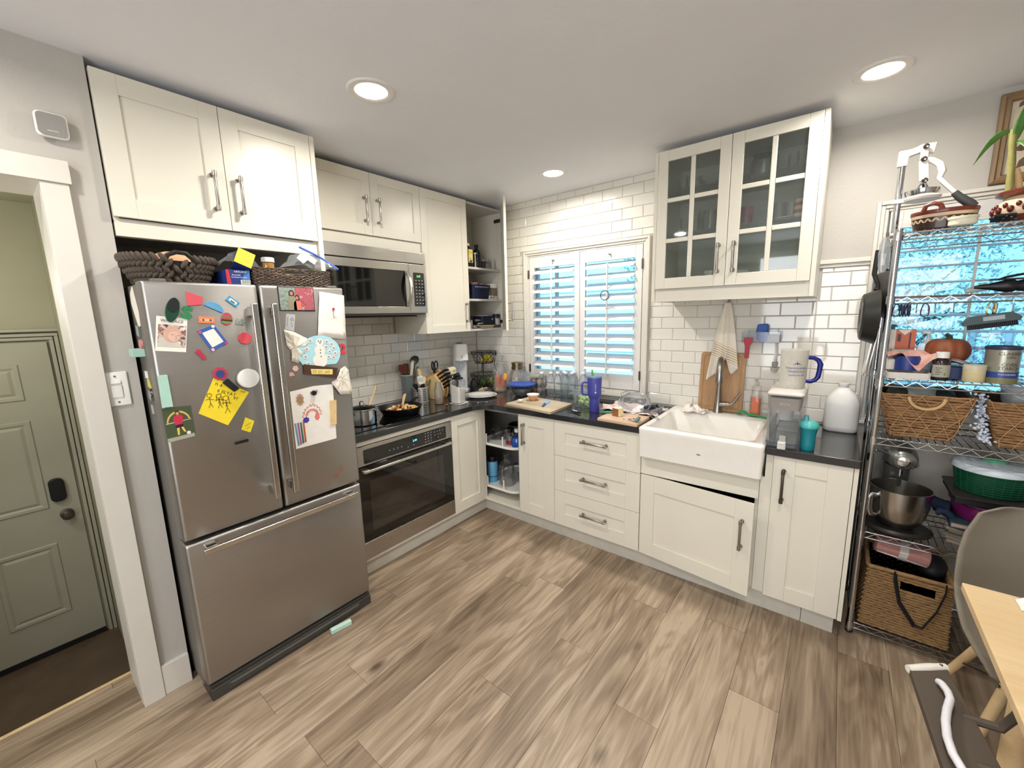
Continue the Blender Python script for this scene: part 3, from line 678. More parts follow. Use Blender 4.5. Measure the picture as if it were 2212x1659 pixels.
# plinths
PL_ = mat('plinth_white', '#cfccc1', .5, var=.06)
c = obj('plinth', MB().box((.585, -.574, 0), (2.74, -.560, .1135)), PL_, bevel=.001); tag(c, 'long white toe-kick board under the window-side cabinets', 'toe kick')
c = obj('plinth', MB().box((2.742, -.576, 0), (2.871, -.560, .1125)), PL_, bevel=.001); tag(c, 'short white toe-kick board under the right end cabinet', 'toe kick')
c = obj('plinth', MB().box((.570, -1.796, 0), (.584, -.560, .1135)), PL_, bevel=.001); tag(c, 'white toe-kick board under the oven', 'toe kick')
# worktop
a, r_ = .652, .14; arc = [(a + r_ - r_ * math.sin(t), -a - r_ + r_ * math.cos(t)) for t in [PI / 2 * i / 8 for i in range(9)]]
c = obj('worktop', MB().prism([(.008, -.008), (1.907, -.008), (1.907, -a)] + arc + [(a, -1.796), (.008, -1.796)], .8765, .914), WORKTOP, bevel=.003)
tag(c, 'L-shaped charcoal worktop running from the fridge to the sink', 'worktop')
c = obj('worktop', MB().box((2.540, -a, .8765), (2.8975, -.008, .914)), WORKTOP, bevel=.003); tag(c, 'short charcoal worktop between the sink and the wire rack', 'worktop')
# ---------------------------------------------------------------- oven
c = thing('built_in_oven', 'stainless built-in oven with black glass door under the cooktop', 'oven', (.3, -1.354, .114), world=True)
oy0, oy1 = -1.735, -.975; f = FX(.640)
obj('oven_body', MB().box((.03, oy0 + .02, .13), (.615, oy1 - .02, .845)), FSIDE, c)
pb = MB().box((oy0, .722, -.02), (oy1, .842, 0), f); obj('control_panel', pb, STEELV, c, bevel=.002)
cg = obj('control_glass', MB().prism(rrect((-1.68 - 1.03) / 2, .7765, .65, .086, .008), .0, .0015, f), BGLASS, c)
CY = mat('clock_cyan', '#48d8f0', .5, emit=3); GRYT = mat('panel_legend', '#8e9092', .6)
text('3:49', .020, Fr(f(-1.305, .784, .0018), (0, 1, 0), (0, 0, 1)), CY, cg, 'clock_digits')
lg = MB()
for i in range(3):
    for j in range(4): lg.prism(circ(-1.215 + i * .024, .806 - j * .019, .0045, 8), .0015, .0019, f)
for i in range(4): lg.prism(circ(-1.135 + i * .024, .800, .004, 8), .0015, .0019, f)
for i in range(3): lg.prism(circ(-1.130 + i * .024, .778, .004, 8), .0015, .0019, f)
for i in range(4): lg.prism(circ(-1.50 + i * .03, .770, .0042, 8), .0015, .0019, f)
lg.prism(circ(-1.36, .755, .004, 8), .0015, .0019, f).prism(circ(-1.315, .757, .004, 8), .0015, .0019, f).prism(circ(-1.105, .757, .004, 8), .0015, .0019, f)
obj('touch_buttons', lg, GRYT, cg, kind='stuff')
dr = obj('oven_door', MB().box((oy0, .244, -.025), (oy1, .716, 0), f), BGLASS, c, bevel=.003)
obj('door_window', MB().prism(rrect((-1.657 - 1.066) / 2, .463, .591, .318, .012), 0, .0012, f), OVENWIN, dr)
hb = MB().box((-1.712, .692, .040), (-1.018, .708, .054), f)
for y in (-1.69, -1.04): hb.box((y - .022, .692, 0), (y + .022, .708, .041), f)
obj('oven_handle', hb, STEELH, dr, bevel=.004)
obj('lower_trim', MB().box((oy0, .134, -.02), (oy1, .2425, .002), f), STEELV, c, bevel=.002)
c = obj('oven_filler', MB().box((.615, -1.796, .846), (.637, -.974, .8755)).box((.60, -1.796, .114), (.637, -1.737, .846)).box((.60, -1.737, .114), (.634, -.974, .130)), CAB, bevel=.001); tag(c, 'white filler strip between the worktop edge and the oven', 'filler')
c = thing('cooktop', 'black glass electric cooktop set into the worktop', 'cooktop', (.33, -1.35, .914), world=True)
obj('glass_top', MB().prism(rrect(.33, -1.35, .52, .768, .008), .9142, .9185), BGLASS, c, bevel=.001)
rg = MB()
for x, y, r0 in ((.46, -1.55, .09), (.46, -1.25, .105), (.2, -1.55, .075), (.2, -1.2, .09)):
    for q in (r0, r0 * .62): rg.loft([[Vector((x + (q + e) * math.cos(2 * PI * i / 40), y + (q + e) * math.sin(2 * PI * i / 40), .91865)) for i in range(40)] for e in (0, .002)], False, False)
obj('burner_rings', rg, mat('burner_grey', '#4a4a4c', .4), c, kind='stuff')
# ---------------------------------------------------------------- microwave
c = thing('microwave', 'stainless over-the-range microwave with black window', 'microwave', (.2, -1.335, 1.60), world=True)
my0, my1, mv = -1.722, -.946, -1.092; f = FX(.418)
obj('microwave_body', MB().box((.01, my0 + .004, 1.602), (.395, my1 - .002, 2.029)), FSIDE, c)
obj('vent_panel', MB().box((my0, 1.953, -.03), (my1, 2.0295, 0), f), STEELV, c, bevel=.003)
mb = ringloft(my0, mv - .002, 1.614, 1.948, ((0, -.03), (0, -.002), (.003, 0)), f)
fr_ = MB().box((my0, 1.614, -.03), (mv - .002, 1.658, 0), f).box((my0, 1.897, -.03), (mv - .002, 1.948, 0), f).box((my0, 1.658, -.03), (-1.70, 1.897, 0), f).box((-1.122, 1.658, -.03), (mv - .002, 1.897, 0), f)
dr = obj('microwave_door', fr_, STEELV, c, bevel=.002)
obj('door_window', MB().box((-1.70, 1.658, -.028), (-1.122, 1.897, -.002), f), BGLASS, dr)
hp = [f(-1.111, z, .006 + .042 * math.sin(PI * (z - 1.665) / .23)) for z in [1.665 + .23 * i / 16 for i in range(17)]]
obj('door_handle', MB().tube(hp, .0125, 10, sq=.8), STEELH, dr)
cp = obj('control_panel', MB().box((mv, 1.614, -.03), (my1, 1.948, 0), f), STEELV, c, bevel=.002)
obj('keypad_glass', MB().prism(rrect(-1.009, 1.776, .094, .232, .008), 0, .0015, f), BGLASS, cp)
GN = mat('clock_green', '#6df05a', .5, emit=2.5)
text('3:47', .020, Fr(f(-1.012, 1.866, .0017), (0, 1, 0), (0, 0, 1)), GN, cp, 'clock_digits')
lg = MB()
for i in range(3):
    for j in range(8): lg.prism(rrect(-1.036 + i * .027, 1.838 - j * .0225, .013, .007, .003, 2), .0015, .0018, f)
obj('touch_buttons', lg, GRYT, cp, kind='stuff')
obj('underside_grille', MB().box((.06, my0 + .06, 1.590), (.37, my1 - .06, 1.6025)), BLACKM, c)
# ---------------------------------------------------------------- farmhouse sink
c = thing('farmhouse_sink', 'white apron-front ceramic sink with a chip mark on the front', 'sink', (2.219, -.35, .745), world=True)
def lp(x0, x1, y0, y1, z, r): return [Vector((u, v, z)) for u, v in rrect((x0 + x1) / 2, (y0 + y1) / 2, x1 - x0, y1 - y0, r, 5)]
sk = MB().loft([lp(1.917, 2.527, -.676, -.02, .746, .012), lp(1.912, 2.533, -.684, -.013, .752, .014), lp(1.9095, 2.537, -.687, -.01, .90, .014), lp(1.9090, 2.5385, -.692, -.01, .918, .016), lp(1.911, 2.535, -.688, -.012, .926, .018), lp(1.919, 2.523, -.675, -.02, .930, .02),
    lp(1.936, 2.486, -.640, -.178, .929, .03), lp(1.944, 2.478, -.632, -.186, .920, .035), lp(1.962, 2.462, -.612, -.205, .775, .05), lp(1.99, 2.434, -.585, -.235, .764, .05)])
obj('sink_bowl', sk, WHITEC, c, smooth=50)
obj('drain', MB().lathe([(.045, .0005), (.042, .003), (.03, .001), (0, 0)], c=(2.21, -.41, .7642)), CHROME, c)
obj('chip_mark', MB().prism([(2.227, .822), (2.235, .828), (2.248, .827), (2.252, .823), (2.243, .819)], -.0005, .0004, FY(-.6866)), mat('chip_grey', '#8b857b', .8), c)
c = thing('faucet', 'brushed nickel pull-down kitchen faucet behind the sink', 'faucet', (2.197, -.084, .930))
obj('faucet_body', MB().tube([(0, 0, 0), (0, 0, .012), (0, 0, .03), (.002, -.002, .09), (.004, -.006, .17), (.008, -.012, .26), (.012, -.03, .325), (.018, -.068, .355), (.022, -.098, .345)], [.027, .026, .022, .019, .0155, .0145, .0145, .015, .016], 14), NICKEL, c)
obj('spray_head', MB().tube([(.021, -.088, .352), (.024, -.110, .338), (.026, -.125, .30), (.029, -.14, .22), (.029, -.141, .214)], [.0155, .0175, .0185, .0225, .019], 14), NICKEL, c)
obj('lever', MB().tube([(.005, 0, .055), (.05, -.004, .058), (.068, -.006, .06)], [.018, .015, .014], 12).tube([(.066, -.006, .058), (.088, -.008, .07), (.125, -.015, .135), (.13, -.016, .145)], [.010, .009, .0075, .006], 10), NICKEL, c)
# ================================================================ fridge
c = thing('refrigerator', 'stainless french-door refrigerator with bottom freezer covered in magnets', 'refrigerator', (.42, -2.204, 0), world=True)
FF = .8331; F0, FM_, F1 = -2.5847, -2.2068, -1.8236; f = FX(FF)
obj('cabinet_body', MB().box((.03, F0 + .004, .03), (.742, F1 - .006, 1.728)), FSIDE, c, bevel=.004)
obj('door_gasket', MB().box((.742, F0 + .02, .09), (.752, F1 - .02, 1.722)), BLACKM, c)
def slab(u0, u1, v0, v1, name):
    mb = MB().loft([[f(u, v, w_) for u, v in rrect((u0 + u1) / 2, (v0 + v1) / 2, u1 - u0 - 2 * g, v1 - v0 - 2 * g, .006, 3)] for g, w_ in ((0, -.080), (0, -.012), (.003, -.004), (.010, 0))])
    return obj(name, mb, STEEL, c, smooth=50)
dl = slab(F0, FM_ - .0045, .7298, 1.7353, 'door'); dr = slab(FM_ + .0045, F1, .7298, 1.7353, 'door'); dz = slab(F0, F1, .0783, .7148, 'freezer_drawer')
def fbar(pts_axis, lo, hi, fixed, vert, parent):
    mb = MB(); g = (lambda a, b, w_: (fixed + b, a, w_)) if vert else (lambda a, b, w_: (a, fixed + b, w_))
    p, q = g(lo, -.012, .046), g(hi, .012, .062); mb.box(p, q, f)
    for e in (lo + .012, hi - .052): mb.box(g(e, -.012, .0), g(e + .04, .012, .048), f)
    return obj('door_handle' if vert else 'drawer_handle', mb, STEELH, parent, bevel=.005, seg=3)
fbar(0, .808, 1.656, -2.2505, True, dl); fbar(0, .808, 1.656, -2.1725, True, dr); fbar(0, -2.54, -1.872, .688, False, dz)
gr = MB().box((.70, -2.578, .0), (.822, -1.824, .066)).box((.815, -2.578, .0), (.832, -1.824, .052))
gr.loft([[Vector((.832, y, z)) for y, z in ((-2.52, .012), (-1.885, .012), (-1.885, .044), (-2.52, .044))], [Vector((.840, y, z)) for y, z in ((-2.50, .016), (-1.905, .016), (-1.905, .036), (-2.50, .036))]])
obj('base_grille', gr, mat('grille_dark_grey', '#3d3b37', .5), c, bevel=.002)
for y in (F0 + .03, F1 - .075): obj('hinge_cover', MB().box((.798, y, 1.728), (.828, y + .045, 1.744)), FSIDE, c, bevel=.004)
for i, (u, v, a, L_) in enumerate(((-1.934, .814, 1.05, .075), (-1.99, .793, .8, .02), (-1.955, .80, 1.3, .03))):
    ca, sa = math.cos(a), math.sin(a); q = [(u + x * L_ * ca - y * .007 * sa, v + x * L_ * sa + y * .007 * ca) for x, y in ((-.5, -.4), (.1, -.8), (.5, 0), (.4, .7), (-.2, .6))]
    obj('smear', MB().prism(q, -.0002, .0003, f), mat('brown_smear', '#8a5a3c', .7, var=.2), dr)
# ---------------------------------------------------------------- things stuck to the fridge front
M_ = {}
def cm(h, rough=.5):
    k = h + str(rough)
    if k not in M_: M_[k] = mat('paint_' + h[1:], h, rough, var=.05, scale=30)
    return M_[k]
fd = FX(FF + .0004)
def stick(name, label, cat, pts, colr, th=.004, group=None, bevel=.0008):
    cx = sum(p[0] for p in pts) / len(pts); cz = sum(p[1] for p in pts) / len(pts)
    t = thing(name, label, cat, (FF + .0004, cx, cz), world=True, group=group)
    obj('magnet_body' if 'magnet' in name else 'sheet', MB().prism(pts, 0, th, fd), colr if not isinstance(colr, str) else cm(colr), t, bevel=bevel if th > .002 else 0)
    return t
def lay(t, name, pts, colr, w_, th=.0004): return obj(name, MB().prism(pts, w_, w_ + th, fd), colr if not isinstance(colr, str) else cm(colr), t)
def stroke(t, name, segs, colr, w_, r=.0012):
    mb = MB()
    for s in segs: mb.tube([fd(u, v, w_) for u, v in s], r, 5)
    return obj(name, mb, cm(colr), t, kind='stuff')
def rot(pts, cx, cz, a): return [(cx + (x * math.cos(a) - y * math.sin(a)), cz + (x * math.sin(a) + y * math.cos(a))) for x, y in pts]
def pl(*p): return list(p)
t = stick('leaf_magnet', 'black and green oval leaf magnet holding the baby card', 'magnet', rot(circ(0, 0, .02, 18, .046), -2.508, 1.632, -.28), '#0c3f2c', .008, 'fridge magnets')
lay(t, 'dark_half', rot(circ(0, .018, .017, 14, .026), -2.508, 1.632, -.28), '#14201d', .008, .002)
stick('block_magnet', 'pinkish red trapezoid magnet at the top of the left fridge door', 'magnet', pl((-2.461, 1.646), (-2.414, 1.651), (-2.409, 1.681), (-2.459, 1.700)), '#cf5560', .006, 'fridge magnets')
t = thing('letter_magnet', 'green glittery letter S magnet', 'magnet', (FF, -2.467, 1.62), world=True, group='fridge magnets')
text('S', .062, Fr(fd(-2.467, 1.619, .0), (0, 1, -.25), (0, .25, 1)), cm('#2f7f52'), t, 'magnet_body', depth=.004, sx=1.15, bold=.0035)
stick('block_magnet', 'light blue half disc magnet', 'magnet', rot([(-.034, 0)] + [(.034 * math.cos(a), .026 * math.sin(a)) for a in [PI - PI * i / 12 for i in range(13)]], -2.379, 1.634, -.50), '#5f9cc8', .006, 'fridge magnets')
t = stick('cassette_magnet', 'small blue cassette shaped magnet', 'magnet', rot(rrect(0, 0, .046, .024, .003), -2.309, 1.664, -.72), '#4b9ac4', .005, 'fridge magnets')
lay(t, 'cassette_label', rot(rrect(0, 0, .030, .012, .002), -2.309, 1.664, -.72), '#efe7d0', .005); lay(t, 'cassette_reels', rot(rrect(0, -.002, .018, .005, .002), -2.309, 1.664, -.72), '#3a4a7a', .0054)
t = stick('cassette_magnet', 'orange cassette shaped magnet above the blue picture frame', 'magnet', rot(rrect(0, 0, .052, .026, .003), -2.406, 1.592, -.08), '#e2815a', .005, 'fridge magnets')
lay(t, 'cassette_label', rot(rrect(0, 0, .040, .010, .002), -2.406, 1.592, -.08), '#f0b58c', .005)
for s in (-.012, .012): lay(t, 'reel', rot(circ(s, 0, .0045, 10), -2.406, 1.592, -.08), '#4f5b57', .0054)
t = stick('egg_magnet', 'red egg magnet with green zigzag bands', 'magnet', rot(circ(0, 0, .020, 20, .025), -2.338, 1.595, -.15), '#c2455c', .005, 'fridge magnets')
for h, cc in ((.008, '#4f8d46'), (-.004, '#1d2f1c'), (-.012, '#6aa04c')):
    hw_ = .0195 * math.sqrt(max(.05, 1 - (h / .025) ** 2)); zz = [(-hw_ + 2 * hw_ * i / 8, h + (.003 if i % 2 else -.001)) for i in range(9)]
    lay(t, 'egg_band', rot(zz + [(x, y - .006) for x, y in reversed(zz)], -2.338, 1.595, -.15), cc, .005)
t = stick('block_magnet', 'small grey patterned square magnet', 'magnet', rot(rrect(0, 0, .031, .025, .003), -2.291, 1.582, -.25), blotch('grey_speckle', ['#4a544f', '#a5b0a6', '#69756c'], 160), .004, 'fridge magnets')
t = stick('baby_card', 'white photo card of a sleeping baby in a swaddle', 'photo card', pl((-2.575, 1.486), (-2.486, 1.473), (-2.466, 1.600), (-2.556, 1.611)), PAPER, .001)
A = lambda u, v: (-2.575 + .089 * u + .0195 * v, 1.486 - .0125 * u + .1255 * v)
def quad(u0, u1, v0, v1): return [A(u0, v0), A(u1, v0), A(u1, v1), A(u0, v1)]
lay(t, 'photo_print', quad(.06, .97, .13, .77), blotch('baby_bg', ['#3a2a24', '#d3c2b6', '#7a4440', '#e6ddd4'], 38), .001)
def oval(cu, cv, ru, rv, n=16, F_=None): F_ = F_ or A; return [F_(cu + ru * math.cos(2 * PI * i / n), cv + rv * math.sin(2 * PI * i / n)) for i in range(n)]
lay(t, 'swaddle_print', [A(.06, .13), A(.9, .13), A(.72, .28), A(.35, .38), A(.1, .42)], '#c9c2b8', .0014); lay(t, 'face_print', oval(.52, .50, .30, .235), '#cda592', .0018)
lay(t, 'cheek_print', oval(.58, .44, .2, .15), '#d8b5a3', .0022)
stroke(t, 'face_lines', [[A(.47, .50), A(.53, .485), A(.58, .495)], [A(.67, .49), A(.72, .475), A(.76, .485)], [A(.60, .37), A(.66, .365), A(.70, .375)], [A(.63, .46), A(.645, .42), A(.67, .425)]], '#7c4a3c', .0026, .0006)
text('WALLACE', .0135, Fr(A(.5, .86) and fd(*A(.5, .88), .0012), (0, .089, -.0125), (0, .0195, .1255)), cm('#4a4a48'), t, sx=1.1)
t = stick('photo_frame_magnet', 'blue tilted paper frame magnet around a blank white note', 'frame', pl((-2.443, 1.551), (-2.404, 1.468), (-2.344, 1.498), (-2.385, 1.574)), '#3a5ea8', .003)
t_c = (-2.394, 1.523); lay(t, 'note', [(t_c[0] + (u - t_c[0]) * .68, t_c[1] + (v - t_c[1]) * .70) for u, v in ((-2.443, 1.551), (-2.404, 1.468), (-2.344, 1.498), (-2.385, 1.574))], PAPER, .003)
for u, v, cc in ((-2.389, 1.567, '#e9dcea'), (-2.434, 1.546, '#c2566a'), (-2.400, 1.476, '#e7b6cf'), (-2.352, 1.499, '#c63a6a')): lay(t, 'button_dot', circ(u, v, .006, 12), cc, .003, .002)
stick('block_magnet', 'coral red octagon magnet beside the left door handle', 'magnet', circ(-2.283, 1.5145, .0255, 8, ph=.2), '#d9525c', .005, 'fridge magnets')
stick('clip_magnet', 'crimson pink clip magnet below the baby card', 'magnet', pl((-2.459, 1.470), (-2.452, 1.483), (-2.441, 1.478), (-2.438, 1.467), (-2.428, 1.452), (-2.427, 1.441), (-2.437, 1.439), (-2.447, 1.455)), '#b3344e', .008, 'fridge magnets')
fl = []
for i in range(28): a = 2 * PI * i / 28; fl.append((-2.387 + (.0285 if i % 2 else .0235) * math.cos(a), 1.378 + (.0285 if i % 2 else .0235) * math.sin(a)))
t = stick('flower_magnet', 'red scalloped round magnet with a blue centre', 'magnet', fl, '#b53a4f', .004, 'fridge magnets'); lay(t, 'blue_center', circ(-2.387, 1.378, .015, 16), '#2c4680', .004, .002)
stick('clip_magnet', 'black slanted rectangular magnet over the yellow drawing', 'magnet', pl((-2.385, 1.341), (-2.348, 1.298), (-2.329, 1.310), (-2.364, 1.356)), '#1b1b1d', .008, 'fridge magnets')
t = thing('timer_puck', 'white round puck timer stuck beside the left door handle', 'timer', (FF + .0004, -2.294, 1.348), world=True)
pf = Fr((FF + .0004, -2.294, 1.348), (0, 1, 0), (0, 0, 1)); obj('dial', MB().lathe([(.036, 0), (.040, .004), (.040, .024), (.037, .028), (.02, .0295), (0, .03)], f=pf, n=32), WHITEP, t); obj('ring', MB().lathe([(.0405, .001), (.0412, .004), (.0412, .012), (.0405, .014)], f=pf, n=32), cm('#8c8a86'), t)
YP = mat('yellow_paper', '#ecd32e', .8, var=.05, scale=20)
t = stick('kid_drawing', 'yellow sheet with black stick figures and scrawled letters', 'drawing', pl((-2.410, 1.366), (-2.293, 1.287), (-2.385, 1.163), (-2.477, 1.232)), YP, .0008)
fg = []
def figure(x, z, s, hair=0):
    o = [[(x + .008 * s * math.cos(a), z + .02 * s + .008 * s * math.sin(a)) for a in [2 * PI * i / 10 for i in range(11)]]]
    o += [[(x, z + .012 * s), (x + .001, z - .012 * s)], [(x - .014 * s, z + .004 * s), (x, z + .006 * s), (x + .014 * s, z)], [(x + .001, z - .012 * s), (x - .007 * s, z - .03 * s)], [(x + .001, z - .012 * s), (x + .008 * s, z - .03 * s)]]
    if hair: o += [[(x - .008 * s, z + .024 * s), (x - .009 * s, z)], [(x + .008 * s, z + .024 * s), (x + .009 * s, z)], [(x - .004, z + .008), (x + .004, z - .01)], [(x + .004, z + .008), (x - .004, z - .01)]]
    return o
stroke(t, 'ink_figures', figure(-2.434, 1.277, 1) + figure(-2.403, 1.270, 1.0, 1) + figure(-2.380, 1.252, 1.25, 1), '#4a2a1c', .0012, .0009)
for s, sz, u, v in (('n a', .022, -2.396, 1.336), ('on', .018, -2.315, 1.294), ('6 JILYAT', .019, -2.374, 1.297), ('9T', .018, -2.345, 1.268)):
    text(s, sz, Fr(fd(u, v, .0009), (0, 1, -.5), (0, .5, 1)), cm('#3a2a22'), t)
stick('eraser_magnet', 'pale mint strip magnet above the soccer photo', 'magnet', pl((-2.583, 1.276), (-2.551, 1.274), (-2.553, 1.395), (-2.581, 1.396)), '#a9cfc0', .006, 'fridge magnets')
t = stick('snapshot', 'square photo of a child in red playing soccer in a plastic sleeve', 'photo', pl((-2.583, 1.147), (-2.496, 1.152), (-2.497, 1.268), (-2.585, 1.273)), '#46513a', .0012)
Bq = lambda u, v: (-2.584 + .087 * u, 1.148 + .122 * v)
lay(t, 'sleeve_edge', [Bq(.02, -.06), Bq(.98, -.01), Bq(.98, .1), Bq(.02, .06)], '#9fa08e', .0012)
arc_ = [Bq(.5 + .42 * math.cos(a), .52 + .36 * math.sin(a)) for a in [PI * .97 - PI * .94 * i / 14 for i in range(15)]]; lay(t, 'arch_print', arc_ + [Bq(.5 + .37 * math.cos(a), .50 + .32 * math.sin(a)) for a in [PI * .03 + PI * .94 * i / 14 for i in range(15)]], '#cfb15c', .0013)
lay(t, 'grass_line', [Bq(.05, .50), Bq(.95, .56), Bq(.95, .58), Bq(.05, .53)], '#b9b9a6', .0013)
lay(t, 'shirt_print', [Bq(.36, .44), Bq(.62, .46), Bq(.66, .70), Bq(.54, .76), Bq(.40, .75), Bq(.30, .66)], '#c2304a', .0016)
lay(t, 'head_print', oval(.48, .82, .085, .075, 12, Bq), '#3a241c', .0016); lay(t, 'face_print', oval(.48, .80, .06, .05, 12, Bq), '#c98f70', .002)
lay(t, 'shorts_print', [Bq(.36, .34), Bq(.62, .36), Bq(.62, .46), Bq(.36, .44)], '#2a2030', .0016)
lay(t, 'leg_print', [Bq(.39, .12), Bq(.46, .12), Bq(.48, .35), Bq(.39, .34)], '#d9c25a', .0016); lay(t, 'leg_print', [Bq(.62, .2), Bq(.70, .18), Bq(.62, .36), Bq(.54, .36)], '#d9c25a', .0016)
lay(t, 'ball_print', oval(.78, .14, .075, .055, 12, Bq), '#ddd6d4', .0016)
t = stick('sticky_note', 'small yellow sticky note with a scribble on the left fridge door', 'note', pl((-2.340, 1.134), (-2.308, 1.114), (-2.287, 1.160), (-2.319, 1.183)), YP, .0006)
stroke(t, 'scribble', [[(-2.325 + .003 * i, 1.143 + (.006 if i % 2 else 0) + .0012 * i) for i in range(9)], [(-2.32 + .003 * i, 1.132 + (.004 if i % 2 else 0) + .0012 * i) for i in range(6)]], '#7b7a30', .0008, .0006)
stick('bar_magnet', 'thin black bar magnet low on the left fridge door', 'magnet', rot(rrect(0, 0, .050, .011, .002), -2.345, 1.0825, .03), '#121212', .006, 'fridge magnets')
# right door
t = stick('snapshot', 'dark framed photo of two children standing by a brick wall', 'photo', pl((-2.132, 1.626), (-1.976, 1.622), (-1.975, 1.731), (-2.133, 1.732)), '#2b2430', .004)
Cq = lambda u, v: (-2.129 + .150 * u, 1.629 + .099 * v)
lay(t, 'brick_print', [Cq(.35, 0), Cq(1, 0), Cq(1, 1), Cq(.35, 1)], blotch('brick_print', ['#8c4550', '#b5606a', '#9d4e56', '#d3a0a8'], 60), .004)
lay(t, 'green_print', [Cq(0, 0), Cq(.5, 0), Cq(.45, 1), Cq(0, 1)], blotch('green_print', ['#5f7363', '#93a398', '#76867a'], 50), .0044)
for cu, top, sh, hair, k in ((.35, .78, '#8f8b74', '#2e2526', 1), (.50, .58, '#dd7a66', '#241a1c', .9)):
    lay(t, 'hair_print', oval(cu, top - .06, .085 * k, .17 * k, 14, Cq), hair, .0048); lay(t, 'face_print', oval(cu, top - .04, .05 * k, .09 * k, 12, Cq), '#b98068', .0052)
    lay(t, 'shirt_print', [Cq(cu - .13 * k, .0), Cq(cu + .12 * k, .0), Cq(cu + .11 * k, top - .24), Cq(cu + .05, top - .16), Cq(cu - .06, top - .16), Cq(cu - .12 * k, top - .26)], sh, .0050)
def crumple(name, label, cat, pts, amp, m_=None, seed=1, off=.004, n=7):
    rn = random.Random(seed); cx = sum(p[0] for p in pts) / len(pts); cz = sum(p[1] for p in pts) / len(pts)
    t = thing(name, label, cat, (FF + .0004, cx, cz), world=True); loops = []
    for s in (1, .72, .4, .12):
        L_ = []
        for i in range(len(pts)):
            for q in range(n):
                a, b = pts[i], pts[(i + 1) % len(pts)]; u = a[0] + (b[0] - a[0]) * q / n; v = a[1] + (b[1] - a[1]) * q / n
                L_.append(fd(cx + (u - cx) * s, cz + (v - cz) * s, off + rn.uniform(-1, 1) * amp))
        loops.append(L_)
    obj('sheet', MB().loft(loops, False, True), m_ or PAPER, t, solid=.0005, smooth=30); return t
t = crumple('kid_drawing', 'white wavy sheet with a tiny pink flower at the right door edge', 'drawing', [(-1.977, 1.503), (-1.835, 1.482), (-1.826, 1.698), (-1.948, 1.714)], .0018, PAPER, 3, .005)
lay(t, 'flower_print', circ(-1.888, 1.632, .007, 7), '#b8286a', .0082, .0006); stroke(t, 'stem_print', [[(-1.888, 1.626), (-1.890, 1.606), (-1.889, 1.590)]], '#9a8f90', .008, .0012)
t = stick('business_card', 'grey business card with a triangle logo', 'card', pl((-2.119, 1.545), (-2.081, 1.534), (-2.068, 1.608), (-2.107, 1.613)), '#b9bbbd', .001)
stroke(t, 'card_logo', [[(-2.091, 1.586), (-2.082, 1.598), (-2.077, 1.583), (-2.091, 1.586)], [(-2.101, 1.598), (-2.109, 1.558)], [(-2.089, 1.574), (-2.086, 1.552)]], '#6f7376', .0012, .0009)
crumple('paper_scrap', 'crumpled white paper overlapping the snow globe craft', 'paper', [(-2.127, 1.543), (-2.090, 1.534), (-2.011, 1.489), (-2.040, 1.44), (-2.080, 1.388), (-2.109, 1.40), (-2.104, 1.445), (-2.122, 1.47)], .0035, CREAMP, 5, .006)
t = thing('snow_globe_craft', 'light blue paper snow globe craft with a snowman and brown base', 'paper craft', (FF, -1.975, 1.40), world=True)
gl_ = [(-1.975 + .103 * math.cos(a), 1.425 + .085 * math.sin(a)) for a in [-.75 + (PI + 1.5) * i / 22 for i in range(23)]]
obj('globe_sheet', MB().prism(gl_, .006, .0068, fd), cm('#a9d8e2', .8), t)
sn = rot(circ(0, 0, .019, 14), -1.972, 1.476, 0), rot(circ(0, 0, .026, 14), -1.975, 1.438, 0), rot(circ(0, 0, .035, 16), -1.977, 1.392, 0)
for i, q in enumerate(sn): obj('snowman_sheet', MB().prism(q, .0068, .0075 + .0002 * i, fd), PAPER, t)
for u, v in ((-1.978, 1.484), (-1.966, 1.483), (-1.972, 1.441), (-1.973, 1.427), (-1.972, 1.41)): obj('black_dot', MB().prism(circ(u, v, .0026, 8), .0075, .0085, fd), BLACKM, t)
obj('carrot_nose', MB().prism([(-1.974, 1.478), (-1.964, 1.474), (-1.973, 1.473)], .0075, .0085, fd), cm('#30302e'), t)
for i, (u, v) in enumerate(((-2.015, 1.487), (-2.035, 1.45), (-2.045, 1.415), (-1.938, 1.478), (-1.943, 1.453), (-1.915, 1.465), (-1.905, 1.445), (-1.928, 1.43), (-1.900, 1.42), (-1.935, 1.405), (-1.910, 1.40), (-2.035, 1.382))):
    s_ = obj('snowflake_dot', MB().prism(circ(u, v, .0105, 12), .0076, .0080, fd), PAPER, t)
    mb = MB()
    for k in range(3): a = PI * k / 3; mb.tube([fd(u - .007 * math.cos(a), v - .007 * math.sin(a), .0081), fd(u + .007 * math.cos(a), v + .007 * math.sin(a), .0081)], .0008, 4)
    obj('snowflake', mb, cm('#8a6aa0'), s_)
obj('brown_base', MB().prism([(-2.058, 1.382), (-1.895, 1.345), (-1.908, 1.297), (-1.99, 1.318), (-2.060, 1.335)], .0076, .0088, fd), cm('#4a3024', .8), t)
nt = obj('name_tag', MB().prism([(-2.028, 1.356), (-1.922, 1.342), (-1.925, 1.317), (-2.026, 1.331)], .0088, .0094, fd), cm('#e3cf7a', .8), t)
stroke(t, 'tag_scribble', [[(-2.01 + .009 * math.cos(a), 1.342 + .006 * math.sin(a)) for a in [i * .7 for i in range(10)]], [(-1.985 + .009 * math.cos(a), 1.337 + .006 * math.sin(a)) for a in [i * .7 for i in range(10)]], [(-1.962 + .003 * i, 1.327 + (.011 if i % 2 else 0)) for i in range(9)]], '#9a8440', .0096, .0008)
t = thing('letter_magnet', 'red number 2 magnet at the right edge of the fridge', 'magnet', (FF, -1.857, 1.434), world=True, group='fridge magnets')
text('2', .066, Fr(fd(-1.857, 1.434, 0), (0, 1, -.1), (0, .1, 1)), cm('#cc3a48'), t, 'magnet_body', depth=.005, sx=1.05, bold=.003)
